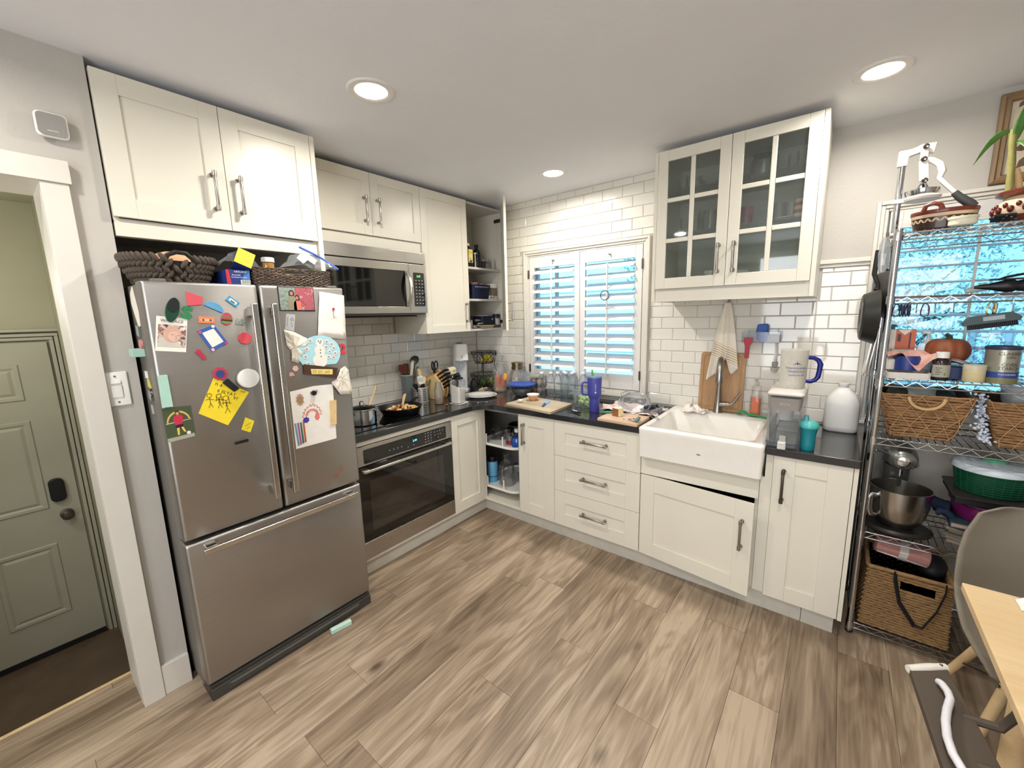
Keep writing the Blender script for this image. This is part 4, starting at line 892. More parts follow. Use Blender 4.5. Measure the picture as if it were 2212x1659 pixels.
crumple('paper_scrap', 'crumpled white paper at the fridge edge below the red number', 'paper', [(-1.878, 1.34), (-1.855, 1.350), (-1.836, 1.325), (-1.829, 1.203), (-1.893, 1.211), (-1.934, 1.279), (-1.905, 1.29)], .003, CREAMP, 8, .006)
t = stick('kid_drawing', 'large white sheet with a rainbow drawing and four colored stripes', 'drawing', pl((-2.130, .990), (-1.932, .992), (-1.925, 1.268), (-2.02, 1.272), (-2.129, 1.262)), PAPER, .0008)
stroke(t, 'crayon_loops', [[(-2.04 + r_ * math.cos(a), 1.135 + r_ * 1.0 * math.sin(a)) for a in [PI * i / 20 for i in range(21)]] for r_ in (.022, .026, .030)] + [[(-2.04 + (.042 + .006 * math.cos(a * 9)) * math.cos(a * .5 - .1), 1.133 + (.050 + .006 * math.sin(a * 9)) * math.sin(a * .5 - .1)) for a in [i * .1 for i in range(66)]]], '#d2604a', .0010, .0012)
lay(t, 'blue_blob', [(-2.071 + (.017 if i % 2 else .013) * math.cos(i * .45), 1.117 + (.016 if i % 2 else .012) * math.sin(i * .45)) for i in range(14)], '#4a3a9a', .0010)
lay(t, 'pink_blob', [(-2.017 + (.014 if i % 2 else .010) * math.cos(i * .45), 1.122 + (.02 if i % 2 else .015) * math.sin(i * .45)) for i in range(14)], '#e07a7a', .0010)
lay(t, 'flower_blob', [(-2.088 + (.021 if i % 2 else .015) * math.cos(i * .3), 1.218 + (.032 if i % 2 else .024) * math.sin(i * .3)) for i in range(21)], '#c48a9a', .0010); lay(t, 'flower_center', circ(-2.088, 1.216, .013, 12, .018), '#9a8a50', .0014)
for i, cc in enumerate(('#6f94a6', '#a45c9c', '#3c6a50', '#b5653c')): lay(t, 'crayon_stripe', [(-2.126 + .0125 * i, 1.112), (-2.118 + .0125 * i, 1.112), (-2.112 + .011 * i, 1.003 + .003 * i), (-2.121 + .011 * i, 1.003 + .003 * i)], cc, .0010)
text('c ba', .024, Fr(fd(-2.022, 1.246, .0010), (0, 1, .2), (0, -.2, 1)), cm('#a04a90'), t)
stick('pin_magnet', 'small black round magnet on the rainbow drawing', 'magnet', circ(-2.024, 1.240, .0115, 14), '#15151a', .012, 'fridge magnets')
stick('wood_magnet', 'flat wooden strip magnet at the right edge of the rainbow drawing', 'magnet', pl((-1.959, 1.067), (-1.926, 1.064), (-1.915, 1.186), (-1.949, 1.191)), SPOONW, .005, 'fridge magnets')
stick('eraser_magnet', 'pale pink scrap magnet left of the snow globe base', 'magnet', circ(-2.094, 1.365, .014, 6), '#dcb9b3', .004, 'fridge magnets')
stick('eraser_magnet', 'tiny pinkish shell magnet above the rainbow drawing', 'magnet', pl((-2.125, 1.332), (-2.100, 1.333), (-2.108, 1.350), (-2.122, 1.347)), '#cfa79f', .004, 'fridge magnets')
# left side of the fridge
sd = Fr((0, F0 + .0036, 0), (1, 0, 0), (0, 0, 1))
def sidebit(name, label, cat, pts, th, m_, group='magnets on the fridge side'):
    cx = sum(p[0] for p in pts) / len(pts); cz = sum(p[1] for p in pts) / len(pts)
    t = thing(name, label, cat, (cx, F0 + .0036, cz), world=True, group=group); obj('magnet_body', MB().prism(pts, 0, th, sd), m_, t, bevel=.0005); return t
sidebit('side_note', 'cream paper hanging on the narrow left side of the fridge', 'note', [(.625, 1.66), (.682, 1.57), (.712, 1.575), (.715, 1.63), (.68, 1.722), (.635, 1.70)], .003, CREAMP)
sidebit('hook_magnet', 'small silver hook magnet on the left side of the fridge', 'magnet', [(.655, 1.54), (.69, 1.535), (.695, 1.575), (.66, 1.58)], .008, CHROME)
sidebit('ring_magnet', 'pink doughnut shaped magnet on the left side of the fridge', 'magnet', circ(.682, 1.505, .019, 16), .008, cm('#c98a86'))
sidebit('eraser_block', 'mint green chalk block sticking out from the fridge side', 'magnet', [(.632, 1.462), (.70, 1.460), (.70, 1.49), (.632, 1.49)], .036, cm('#a9cfc0'))
sidebit('letter_tile', 'white letter piece on the left side of the fridge', 'magnet', [(.665, 1.375), (.69, 1.375), (.685, 1.402), (.668, 1.403)], .006, WHITEP)
sidebit('letter_tile', 'yellow triangle piece on the left side of the fridge', 'magnet', [(.68, 1.342), (.716, 1.338), (.69, 1.374)], .006, cm('#c9bc5e'))
sidebit('ring_magnet', 'chrome ring magnet low on the left side of the fridge', 'magnet', circ(.70, 1.31, .022, 16), .008, CHROME)
sidebit('letter_tile', 'grey strip piece lowest on the left side of the fridge', 'magnet', [(.672, 1.232), (.69, 1.232), (.688, 1.268), (.67, 1.268)], .005, cm('#aaa8a0'))
t = obj('chalk_block', MB().box((-.0125, -.052, 0), (.0125, .052, .026)), cm('#b7d6c8'), bevel=.004); t.location = (.880, -2.030, 0); t.rotation_euler = (0, 0, -.16)
tag(t, 'mint green eraser block on the floor against the fridge grille', 'eraser')
# ---------------------------------------------------------------- on top of the fridge
ZF = 1.7355
DKW = mat('dark_hyacinth', '#4a4037', .75, var=.35, scale=70); DKW2 = mat('dark_seagrass', '#5c5046', .7, var=.4, scale=120)
t = thing('woven_basket', 'chunky dark woven basket with a handle arch on the fridge top', 'basket', (.665, -2.459, ZF))
pl_me = mesh('plait', MB().ell((0, 0, 0), .0085, .0205, .0095, 8, 6), DKW)
def per(hx, hy, s):   # point and tangent angle on an oval of half sizes hx,hy
    a = 2 * PI * s; return hx * math.copysign(abs(math.cos(a)) ** .7, math.cos(a)), hy * math.copysign(abs(math.sin(a)) ** .7, math.sin(a))
rows = 5; N_ = 40
for r in range(rows):
    k = r / (rows - 1); hx, hy = .098 + .022 * k, .113 + .035 * k
    for i in range(N_):
        x, y = per(hx, hy, (i + .5 * (r % 2)) / N_); x2, y2 = per(hx, hy, (i + .5 * (r % 2) + .05) / N_)
        if x < -.03 or (r == rows - 1 and x > .06 and -.03 < y < .052): continue
        o = bpy.data.objects.new('plait', pl_me); COL.objects.link(o); o.parent = t
        o.location = (x, y, .012 + .0195 * r); o.rotation_euler = ((.95 if r % 2 else -.95), 0, math.atan2(y2 - y, x2 - x) - PI / 2)
obj('basket_lining', MB().lathe([(0, .004), (.097, .004), (.112, .08), (.108, .082), (.092, .008), (0, .008)], n=32, sy=1.25), mat('basket_inner', '#2a231d', .9), t)
obj('basket_handle', MB().tube([(.112, -.036 + .0, .078), (.118, -.026, .100), (.12, .0, .112), (.12, .03, .110), (.116, .05, .092), (.112, .058, .074)], .0085, 8), mat('handle_black', '#1d1a17', .6), t)
bun = obj('bun', MB().ell((0, 0, .063), .066, .08, .060, 20, 12), mat('bun_crust', '#cfa078', .6, var=.12, scale=18)); bun.location = (.66, -2.445, ZF + .006); tag(bun, 'round tan bread loaf inside the dark woven basket', 'bread')
t = thing('foil_box', 'red and blue foil box with white lettering on the fridge', 'box', (.8, -2.268, ZF), world=True)
obj('carton', MB().box((.5, -2.308, ZF), (.800, -2.222, ZF + .0585)), cm('#22377c'), t, bevel=.001)
ft = FX(.8004)
obj('red_edge', MB().prism([(-2.308, ZF), (-2.292, ZF), (-2.298, ZF + .0585), (-2.308, ZF + .0585)], 0, .0005, ft), cm('#c22f3e'), t)
obj('blue_panel', MB().prism([(-2.252, ZF + .02), (-2.222, ZF + .02), (-2.222, ZF + .0585), (-2.235, ZF + .0585)], 0, .0004, ft), cm('#3f79b8'), t)
obj('barcode_patch', MB().prism([(-2.258, ZF + .001), (-2.222, ZF + .001), (-2.222, ZF + .019), (-2.258, ZF + .019)], 0, .0005, ft), WHITEP, t)
bc = MB()
for i in range(9): bc.box((-2.254 + i * .0036, ZF + .004, .0005), (-2.2526 + i * .0036, ZF + .018, .0008), ft)
obj('barcode', bc, BLACKM, t)
for s, sz, u, v in (('KIRKLAND', .0095, -2.256, ZF + .051), ('Reynolds', .0085, -2.272, ZF + .038), ('Foodservice Foil', .0085, -2.262, ZF + .029)): text(s, sz, Fr(ft(u, v, .0006), (0, 1, 0), (0, 0, 1)), WHITEP, t)
t = thing('tilted_box', 'yellow and navy carton tilted in a plastic bag on the fridge', 'box', (.76, -2.262, ZF + .0595), world=True)
bf = Fr((.80, -2.232, ZF + .109), (.25, .84, -.42), (-.2, .42, .88)); 
obj('carton', MB().box((-.032, -.033, -.09), (.032, .033, 0), bf), cm('#2c3a72'), t, bevel=.001)
ye = obj('yellow_end', MB().box((-.032, -.033, .0), (.032, .033, .0008), bf), cm('#e8de36'), t)
pr = MB()
for i in range(5): pr.box((-.004, .020 - i * .009, .0008), (.024 - (i % 2) * .005, .022 - i * .009, .0011), bf)
pr.loft([[bf(-.016 + (.007 + e) * math.cos(a), .014 + (.007 + e) * math.sin(a), .0010) for a in [2 * PI * i / 14 for i in range(14)]] for e in (0, .0012)], False, False)
obj('fine_print', pr, cm('#a89f3c'), t, kind='stuff')
rn = random.Random(4)
def bag(fn, nu, nv, amp, seed):
    rr = random.Random(seed); g = [[rr.uniform(-1, 1) for _ in range(nu + 1)] for _ in range(nv + 1)]
    return MB().sheet(lambda u, v: fn(u, v) + Vector((rr.uniform(-amp, amp), rr.uniform(-amp, amp), rr.uniform(-amp, amp))), nu, nv)
obj('plastic_wrap', bag(lambda u, v: Vector((.782 - .12 * v, -2.316 + .142 * u, ZF + .062 + .075 * math.sin(PI * (.1 + .8 * u)) * (1 - .35 * v))), 9, 5, .006, 2), BAGP, t)
t = thing('rattan_basket', 'dark rectangular rattan basket on the right of the fridge top', 'basket', (.672, -2.03, ZF))
wv = MB(); rn = random.Random(9)
def wall(p0, p1, n, hole=None):
    p0 = Vector(p0); p1 = Vector(p1); d = (p1 - p0); L_ = d.length; nrm = Vector((d.y, -d.x, 0)).normalized(); m = int(L_ / .0075)
    for r in range(n):
        z = .004 + r * .0062
        runs = [(0, m)]
        if hole and hole[2] <= r < hole[3]: runs = [(0, int(m * hole[0])), (int(m * hole[1]), m)]
        for a, b in runs:
            if b - a < 2: continue
            wv.tube([p0 + d * (i / m) + nrm * (.0022 * (1 if (i // 2 + r) % 2 else -1)) + Vector((0, 0, z + rn.uniform(-.0008, .0008))) for i in range(a, b + 1)], .0031, 5)
hx, hy = .105, .172
wall((hx, -hy, 0), (hx, hy, 0), 13, (.42, .66, 8, 11)); wall((hx, hy, 0), (-hx, hy, 0), 13); wall((-hx, hy, 0), (-hx, -hy, 0), 13); wall((-hx, -hy, 0), (hx, -hy, 0), 13)
obj('rattan_weave', wv, blotch('rattan_mix', ['#2e251f', '#5a4a3e', '#8d7d6c'], 150, .7), t, kind='stuff')
obj('basket_lining', MB().box((-hx + .006, -hy + .006, 0), (hx - .006, hy - .006, .004)).box((hx - .009, -hy + .006, .004), (hx - .006, hy - .006, .05)), mat('basket_dark', '#1d1814', .9), t)
t = thing('pill_bottle', 'amber bottle with ridged white cap standing in the rattan basket', 'bottle', (.735, -2.118, ZF + .005))
obj('bottle_body', MB().lathe([(0, 0), (.0235, 0), (.0245, .004), (.0245, .098), (.02, .104)], n=24), mat('amber_plastic', '#a9742c', .25, trans=.3, coat=.4), t)
obj('cap', MB().lathe([(.0265, .102), (.0265, .120), (.024, .122), (0, .122)], n=24), WHITEP, t)
t = thing('zip_bag', 'clear zip bag with blue slider lying over the rattan basket', 'bag', (.80, -1.93, ZF + .085), world=True)
P_ = [Vector(p) for p in ((.72, -2.075, 1.815), (.70, -1.955, 1.925), (.815, -1.832, 1.822), (.79, -1.93, 1.820))]
obj('bag_film', bag(lambda u, v: (P_[0] * (1 - u) + P_[3] * u) * (1 - v) + (P_[1] * (1 - u) + P_[2] * u) * v + Vector((.02 * math.sin(PI * u), 0, .02 * math.sin(PI * u) * (1 - v))), 10, 8, .005, 6), BAGP, t, smooth=20)
obj('zip_slider', MB().tube([(.705, -1.957, 1.930), (.765, -1.893, 1.884), (.818, -1.832, 1.824)], .0048, 8), cm('#3c5fc0'), t)
bq = Fr((.783, -1.953, 1.872), (.35, .62, -.55), (-.2, .5, .7)); obj('label_patch', MB().box((-.034, -.014, 0), (.034, .014, .0008), bq), cm('#d9dcdf'), t); text('Hefty', .026, Fr(bq(0, 0, .001), bq.U, bq.V), cm('#77797c'), t)
obj('white_slip', MB().prism([(-.045, -.04), (-.01, -.045), (.0, -.012), (-.04, -.01)], 0, .0006, bq), PAPER, t)
t = thing('paper_bundle', 'brown paper bundle lying in the rattan basket', 'paper', (.66, -2.02, ZF + .005))
obj('bundle', MB().box((-.07, -.12, 0), (.07, .02, .058)), mat('kraft_paper', '#9a7a58', .8, var=.15), t, bevel=.01)
# ================================================================ small-object builders (local coordinates, base at z=0)
def lathed(name, label, cat, loc, parts, rz=0, group=None):
    """parts: list of (part name, profile, material[, n])"""
    t = thing(name, label, cat, loc, rz, group)
    for p in parts: obj(p[0], MB().lathe(p[1], n=p[3] if len(p) > 3 else 24), p[2], t)
    return t
def shell(r, h, th=.003, r0=None, base=.004):
    r0 = r0 or r; return [(0, 0), (r0, 0), (r, h), (r - th, h), (r0 - th, base), (0, base)]
NAVY = mat('navy_plastic', '#131d38', .4); TEALB = mat('dark_bottle_glass', '#0f1622', .1, coat=.5)
# ---------------------------------------------------------------- open corner wall cabinet
Z1, Z2, Z0 = 1.9835, 1.7255, 1.4765
t = thing('extract_bottle', 'dark square bottle with yellow printed label on the top shelf', 'bottle', (.315, -.395, Z1))
obj('bottle_body', MB().loft([[Vector((x, y, z)) for x, y in rrect(0, 0, s, s * 1.05, .012)] for s, z in ((.05, 0), (.055, .004), (.055, .135), (.03, .155), (.022, .17))]), mat('dark_brown_glass', '#21120c', .15, coat=.4), t)
obj('bottle_label', MB().box((.0276, -.026, .035), (.0284, .026, .14)), cm('#d9cf9a'), t); obj('yellow_band', MB().box((.0284, -.026, .105), (.0288, .026, .128)).box((.0284, -.02, .06), (.0288, .02, .075)), cm('#d6c23a'), t); obj('barcode_patch', MB().box((.0286, -.014, .037), (.029, .018, .055)), cm('#4a4a48'), t); obj('cap', MB().lathe([(.014, .17), (.014, .19), (0, .19)], n=16), cm('#d9d2a0'), t)
t = thing('cake_stand_stick', 'thin cream baluster stick standing on the top shelf', 'stick', (.32, -.318, Z1)); obj('stick', MB().lathe([(0, 0), (.014, 0), (.014, .006), (.005, .012), (.005, .108), (.013, .114), (.013, .122), (0, .122)], n=14), cm('#d8d0ae'), t)
lathed('syrup_bottle', 'tall dark blue glass bottle on the top shelf', 'bottle', (.28, -.255, Z1), [('bottle_body', [(0, 0), (.036, 0), (.038, .004), (.038, .115), (.03, .145), (.016, .165), (.014, .18), (0, .18)], TEALB), ('cap', [(.017, .178), (.017, .197), (0, .198)], BLACKM)])
t = thing('measuring_cup', 'small dark cup with a flat handle on the top shelf', 'cup', (.26, -.165, Z1)); obj('cup_body', MB().lathe(shell(.03, .07)), cm('#3d3a40'), t); obj('cup_handle', MB().box((-.006, .02, .064), (.006, .085, .070)), cm('#2a2226'), t, bevel=.002); obj('paper_liner', MB().lathe([(.022, .02), (.026, .085), (.024, .085), (.02, .02)]), cm('#b9a9a4'), t)
for i, (x, y, h) in enumerate(((.27, -.112, .09), (.29, -.062, .10), (.225, -.058, .095))):
    t = lathed('spice_jar', ('front left', 'front right', 'rear')[i] + ' small clear glass jar on the top shelf by the open door', 'jar', (x, y, Z1), [('jar_body', [(0, 0), (.022, 0), (.024, .004), (.024, h * .7), (.019, h * .82), (.019, h), (.017, h), (.017, h * .8), (.021, h * .68), (.021, .005), (0, .004)], CLEAR)], group='clear jars on the top shelf')
t = thing('plastic_basket', 'navy slotted plastic basket of cake supplies on the middle shelf', 'basket', (.27, -.27, Z2))
def tub(hx, hy, h, fl=.012, th=.003, r=.02): return MB().loft([[Vector((x, y, z)) for x, y in rrect(0, 0, 2 * (hx + g), 2 * (hy + g), r)] for g, z in ((-fl - .004, 0), (-fl, .003), (0, h), (.004, h), (.004, h + .004), (-th, h + .004), (-fl - th, .005))])
obj('tub', tub(.075, .115, .115), NAVY, t)
sl = MB()
for i in range(9): sl.box((.0665, -.085 + i * .02, .095), (.078, -.080 + i * .02, .107))
obj('slot', sl, cm('#93a2c4'), t, kind='stuff'); 
obj('cake_wrappers', MB().lathe([(.03, .1), (.05, .14), (.047, .14), (.028, .1)], c=(0, -.03, 0), n=20).lathe([(.02, .1), (.035, .135), (.033, .135), (.018, .1)], c=(.01, .05, 0), n=18), cm('#b98d88'), t)
t = thing('card_box', 'small white box leaning beside the navy slotted basket', 'box', (.325, -.145, Z2)); obj('carton', MB().box((-.012, -.022, 0), (.012, .022, .032)), WHITEP, t, bevel=.002); obj('print_patch', MB().box((.0122, -.014, .008), (.0126, .010, .024)), cm('#77736e'), t)
t = lathed('canister', 'white round tub with tan label on the middle shelf', 'tub', (.28, -.072, Z2), [('tub_body', [(0, 0), (.048, 0), (.050, .004), (.050, .118), (.047, .12), (0, .12)], WHITEP), ('lid', [(.052, .112), (.052, .135), (.048, .138), (0, .138)], WHITEP)])
lb = MB(); lb.loft([[Vector((.0506 * math.cos(a), .0506 * math.sin(a), z)) for z in (.03, .10)] for a in [-1.2 + .1 * i for i in range(17)]], False, False); obj('label_wrap', lb, cm('#a99d84'), t); 
text('1849', .02, None, cm('#4a4640'), t, wrap=(.051, -.5, .018))
t = thing('plastic_bin', 'dark blue plastic bin on the bottom shelf', 'bin', (.26, -.195, Z0)); obj('tub', tub(.085, .085, .10), NAVY, t); obj('paper_bits', MB().ell((0, -.02, .095), .05, .05, .018).ell((.02, .03, .098), .04, .035, .015), cm('#b9b2a8'), t); obj('sticker', MB().box((.0885, .03, .07), (.0895, .05, .082)), cm('#a9a59c'), t)
t = lathed('seasoning_jar', 'clear seasoning jar with black lid on the bottom shelf', 'jar', (.318, -.066, Z0), [('jar_body', [(0, 0), (.033, 0), (.035, .004), (.035, .09), (.03, .096), (0, .096)], mat('pepper_grey', '#4c4742', .3, coat=.4)), ('lid', [(.034, .094), (.034, .118), (.032, .12), (0, .12)], BLACK)])
lb = MB(); lb.loft([[Vector((.0356 * math.cos(a), .0356 * math.sin(a), z)) for z in (.025, .08)] for a in [-1.0 + .1 * i for i in range(17)]], False, False); obj('label_wrap', lb, WHITEP, t)
lathed('glue_jar', 'small grey jar with dark lid on the far left of the bottom shelf', 'jar', (.30, -.40, Z0), [('jar_body', [(0, 0), (.03, 0), (.03, .075), (0, .075)], cm('#8f8c86')), ('lid', [(.031, .073), (.031, .10), (0, .10)], BLACK)])
for i, (y0, y1, z, lb) in enumerate(((-.33, -.17, .022, 'upper pale wooden tong sticking out over the bottom shelf edge'), (-.34, -.185, .009, 'lower pale wooden tong sticking out over the bottom shelf edge'))):
    o = obj('wooden_tongs', MB().loft([[Vector((x + (.30 if k == 0 else .385), (y0 if k == 0 else y1) + yy, Z0 + z + zz)) for x, yy, zz in ((0, -.006, -.004), (0, .006, -.004), (0, .006, .004), (0, -.006, .004))] for k in (0, 1)]), SPOONW, bevel=.002); tag(o, lb, 'tongs')
t = thing('piping_set', 'tangle of shiny metal piping tips at the left of the bottom shelf', 'utensils', (.33, -.36, Z0))
rn = random.Random(11); mb = MB()
for i in range(9): a = rn.uniform(-.6, .6); p = Vector((rn.uniform(-.03, .02), rn.uniform(-.05, .05), .01 + .008 * i)); mb.tube([p, p + Vector((.03 * math.sin(a), .06 * math.cos(a), rn.uniform(-.004, .01)))], [.008, .003], 8)
obj('metal_tips', mb, CHROME, t, kind='stuff')
# ---------------------------------------------------------------- glass cabinet contents
GA, GB, GC = 1.7195, 2.0345, 2.2745
lathed('mug', 'cream squat bowl in the lower left of the glass cabinet', 'bowl', (1.985, -.27, GA), [('bowl_body', shell(.058, .052, .004, .045), WHITEC)])
def mug(lbl, loc, c_, r, h, ha):
    t = thing('mug', lbl, 'mug', loc, ha); obj('mug_body', MB().lathe(shell(r, h, .004, r * .92)), c_, t)
    obj('mug_handle', MB().tube([(r + .020 * math.sin(a) - .003, 0, h * .5 + h * .3 * math.cos(a)) for a in [PI * i / 10 for i in range(11)]], .005, 8), c_, t); return t
mug('speckled brown mug behind the lower left glass door', (2.075, -.28, GA), blotch('speckle', ['#cbb9a4', '#8b7460', '#d8cbb8'], 90), .042, .056, 0)
mug('white mug behind the left glass door by the handle', (2.145, -.22, GA), WHITEC, .04, .095, .3)
mug('dark handled mug at the left glass door', (2.115, -.325, GA), cm('#3a3634'), .03, .05, .2)
for i, (x, n) in enumerate(((2.318, 3), )):
    for k in range(n): lathed('bowl', ('bottom', 'middle', 'top')[k] + ' white bowl of the stack behind the right glass door', 'bowl', (x, -.30, GA + .017 * k), [('bowl_body', shell(.052, .042, .003, .028), WHITEC)], group='white bowls')
for k in range(4): lathed('plate', ('bottom', 'second', 'third', 'topmost')[k] + ' dark maroon saucer of the stack beside the white bowls', 'saucer', (2.403, -.285, GA + .0125 * k), [('plate_body', [(0, 0), (.03, 0), (.048, .014), (.047, .0155), (.028, .002), (0, .002)], cm('#5a2434', .25))], group='maroon saucers')
lathed('mason_jar', 'ribbed mason jar on the middle glass shelf behind the left door', 'jar', (2.135, -.27, GB), [('jar_body', [(0, 0), (.040, 0), (.043, .005), (.043, .085), (.034, .102), (.034, .118), (.031, .118), (.031, .1), (.04, .083), (.04, .006), (0, .005)], CLEAR), ('neck_band', [(.0345, .104), (.037, .106), (.037, .114), (.0345, .116)], CLEAR)])
for i, (x, y, h, r) in enumerate(((2.045, -.22, .13, .03), (1.98, -.20, .11, .03), (2.08, -.15, .14, .03), (2.06, -.30, .10, .028))):
    lathed('drinking_glass', ('glass beside the ribbed mason jar', 'leftmost drinking glass', 'tallest glass at the back', 'short glass at the front')[i] + ' on the middle glass shelf', 'glass', (x, y, GB), [('glass_body', shell(r, h, .002, r * .85), CLEAR)], group='drinking glasses in the glass cabinet')
for i, (x, y, c_) in enumerate(((2.325, -.29, '#7a3a52'), (2.47, -.25, '#8f8d88'), (2.525, -.22, '#a5a39d'))):
    lathed('cup', ('maroon printed glass cup', 'grey cup left of centre', 'pale grey cup to the right')[i] + ' on the middle shelf behind the right door', 'cup', (x, y, GB), [('cup_body', shell(.033, .095, .003, .028), cm(c_, .3))])
t = lathed('can_stack', 'striped red and white tin at the right end of the middle shelf', 'tin', (2.568, -.28, GB), [('tin_body', [(0, 0), (.03, 0), (.03, .10), (0, .10)], stripes('tin_stripe', '#b5563c', '#d9cdbf', 2, 9))])
lathed('saucer', 'white saucer on the middle shelf under the pale grey cup', 'saucer', (2.50, -.31, GB), [('plate_body', [(0, 0), (.03, 0), (.05, .008), (.049, .0095), (.028, .002), (0, .002)], WHITEC)])
t = lathed('storage_jar', 'large glass storage jar with green lid on the top shelf', 'jar', (2.375, -.20, GC), [('jar_body', [(0, 0), (.06, 0), (.065, .006), (.065, .10), (.05, .12), (.05, .13), (.047, .13), (.047, .118), (.061, .098), (.061, .007), (0, .006)], CLEAR), ('lid', [(.052, .128), (.052, .155), (.048, .158), (0, .158)], cm('#51615a'))])
t = lathed('glass_bowl', 'ribbed glass bowl on the top shelf behind the left glass door', 'bowl', (2.12, -.22, GC), [('bowl_body', shell(.075, .07, .003, .05), CLEAR, 18)])
for i, x in enumerate((1.96, 2.47, 2.56)): lathed('drinking_glass', ('left', 'middle', 'right')[i] + ' clear tumbler on the top glass shelf', 'glass', (x, -.22, GC), [('glass_body', shell(.034, .10, .002, .03), CLEAR)], group='tumblers on the top glass shelf')
# ---------------------------------------------------------------- corner base trays
TA, TB = .5645, .2095
lathed('thermos', 'light blue thermos with black lid on the lower corner tray', 'thermos', (.592, -.49, TB), [('bottle_body', [(0, 0), (.043, 0), (.045, .004), (.045, .165), (.038, .178), (0, .178)], mat('sky_blue_enamel', '#5d9cc4', .35)), ('lid', [(.037, .176), (.037, .215), (.033, .22), (0, .22)], BLACK), ('base_ring', [(.0455, .05), (.046, .052), (.046, .056), (.0455, .058)], cm('#2c5a7a'))])
t = lathed('glass_jug', 'clear glass jug with ringed neck on the lower corner tray', 'jug', (.735, -.475, TB), [('jug_body', [(0, 0), (.060, 0), (.066, .006), (.066, .15), (.05, .19), (.032, .205), (.03, .262), (.027, .262), (.028, .205), (.047, .187), (.062, .148), (.062, .008), (0, .006)], CLEAR), ('neck_ring', [(.031, .235), (.035, .237), (.035, .243), (.031, .245)], CLEAR)])
lathed('glass_bowl', 'round glass bowl at the right of the lower corner tray', 'bowl', (.875, -.42, TB), [('bowl_body', shell(.06, .11, .003, .045), CLEAR)])
lathed('glass_dish', 'clear glass dish with thick foot on the upper corner tray', 'dish', (.62, -.44, TA), [('dish_body', [(0, 0), (.05, 0), (.052, .01), (.02, .018), (.06, .05), (.062, .09), (.059, .09), (.056, .052), (0, .03)], CLEAR)])
t = thing('saucepan', 'dark saucepan with long handle at the back of the upper corner tray', 'pan', (.69, -.25, TA)); obj('pan_body', MB().lathe(shell(.085, .10, .003, .08)), mat('dark_pan_grey', '#38383a', .35, .6), t); obj('handle', MB().tube([(.06, -.06, .09), (.13, -.12, .115), (.19, -.17, .10)], .010, 8), BLACK, t); obj('rim', MB().lathe([(.086, .096), (.088, .1), (.086, .103), (.083, .1)]), CHROME, t)
t = lathed('spray_bottle', 'clear bottle half full of bright blue liquid on the upper tray', 'bottle', (.868, -.50, TA), [('liquid', [(0, .002), (.042, .002), (.043, .06), (.036, .075), (0, .075)], mat('blue_liquid', '#1756b8', .1, coat=.6)), ('bottle_body', [(0, 0), (.044, 0), (.045, .062), (.03, .09), (.02, .11), (.018, .125), (0, .125)], CLEAR), ('cap', [(.02, .12), (.02, .145), (0, .147)], WHITEP)])
lathed('spray_bottle', 'small bottle with red liquid and black top on the upper tray', 'bottle', (.79, -.49, TA), [('liquid', [(0, .002), (.036, .002), (.036, .022), (0, .022)], cm('#a8303a')), ('bottle_body', [(0, 0), (.037, 0), (.038, .075), (.02, .1), (0, .1)], CLEARP), ('cap', [(.016, .098), (.016, .12), (.028, .125), (.028, .135), (0, .14)], BLACK)])
# ================================================================ left worktop and cooktop
ZC, ZK = .9145, .9188
t = thing('saucepan', 'shiny steel saucepan with glass lid next to the fridge', 'pan', (.43, -1.535, ZK))
obj('pan_body', MB().lathe([(0, 0), (.076, 0), (.083, .006), (.083, .095), (.087, .099), (.086, .101), (.080, .098), (.080, .007), (0, .005)], n=36), CHROME, t)
obj('glass_lid', MB().lathe([(.084, .100), (.083, .104), (.06, .112), (.03, .117), (0, .118), (0, .115), (.03, .114), (.06, .109), (.08, .101)], n=36), CLEAR, t); obj('lid_rim', MB().lathe([(.086, .0995), (.088, .102), (.086, .105), (.082, .103)], n=36), CHROME, t)
obj('lid_handle', MB().tube([(-.028, .0, .116), (-.026, .0, .134), (-.016, .0, .145), (.016, .0, .145), (.026, .0, .134), (.028, .0, .116)], .0045, 8), CHROME, t)
obj('side_handle', MB().tube([(-.03, -.082, .075), (-.028, -.115, .078), (.028, -.115, .078), (.03, -.082, .075)], .005, 8), CHROME, t)
o = obj('wooden_spoon', MB().tube([(.42, -1.478, ZK + .108), (.27, -1.345, ZK + .150), (.175, -1.262, ZK + .183)], [.0055, .0055, .006], 10), SPOONW); tag(o, 'wooden spoon handle sticking up out of the steel saucepan', 'spoon')
t = thing('cast_iron_skillet', 'black cast iron skillet of fried potatoes on the cooktop', 'skillet', (.40, -1.225, ZK))
obj('pan_body', MB().lathe([(0, 0), (.115, 0), (.121, .004), (.148, .050), (.150, .053), (.147, .055), (.143, .051), (.115, .007), (0, .006)], n=40), mat('cast_iron', '#0e0f12', .45, .2, bump=.2, bscale=300), t)
obj('handle', MB().tube([(-.06, .128, .046), (-.105, .20, .052), (-.135, .255, .056), (-.14, .263, .056)], [.016, .012, .014, .012], 8, sq=.5), mat('cast_iron_handle', '#131316', .4, .3), t)
rn = random.Random(21)
FOOD = [mat('potato_gold', '#d9ab62', .5, var=.15, scale=60), mat('potato_pale', '#e8cf98', .5, var=.1, scale=60), mat('potato_brown', '#9a5c2c', .5, var=.25, scale=60), mat('sausage_dark', '#5c2a1c', .45, var=.2, scale=60)]
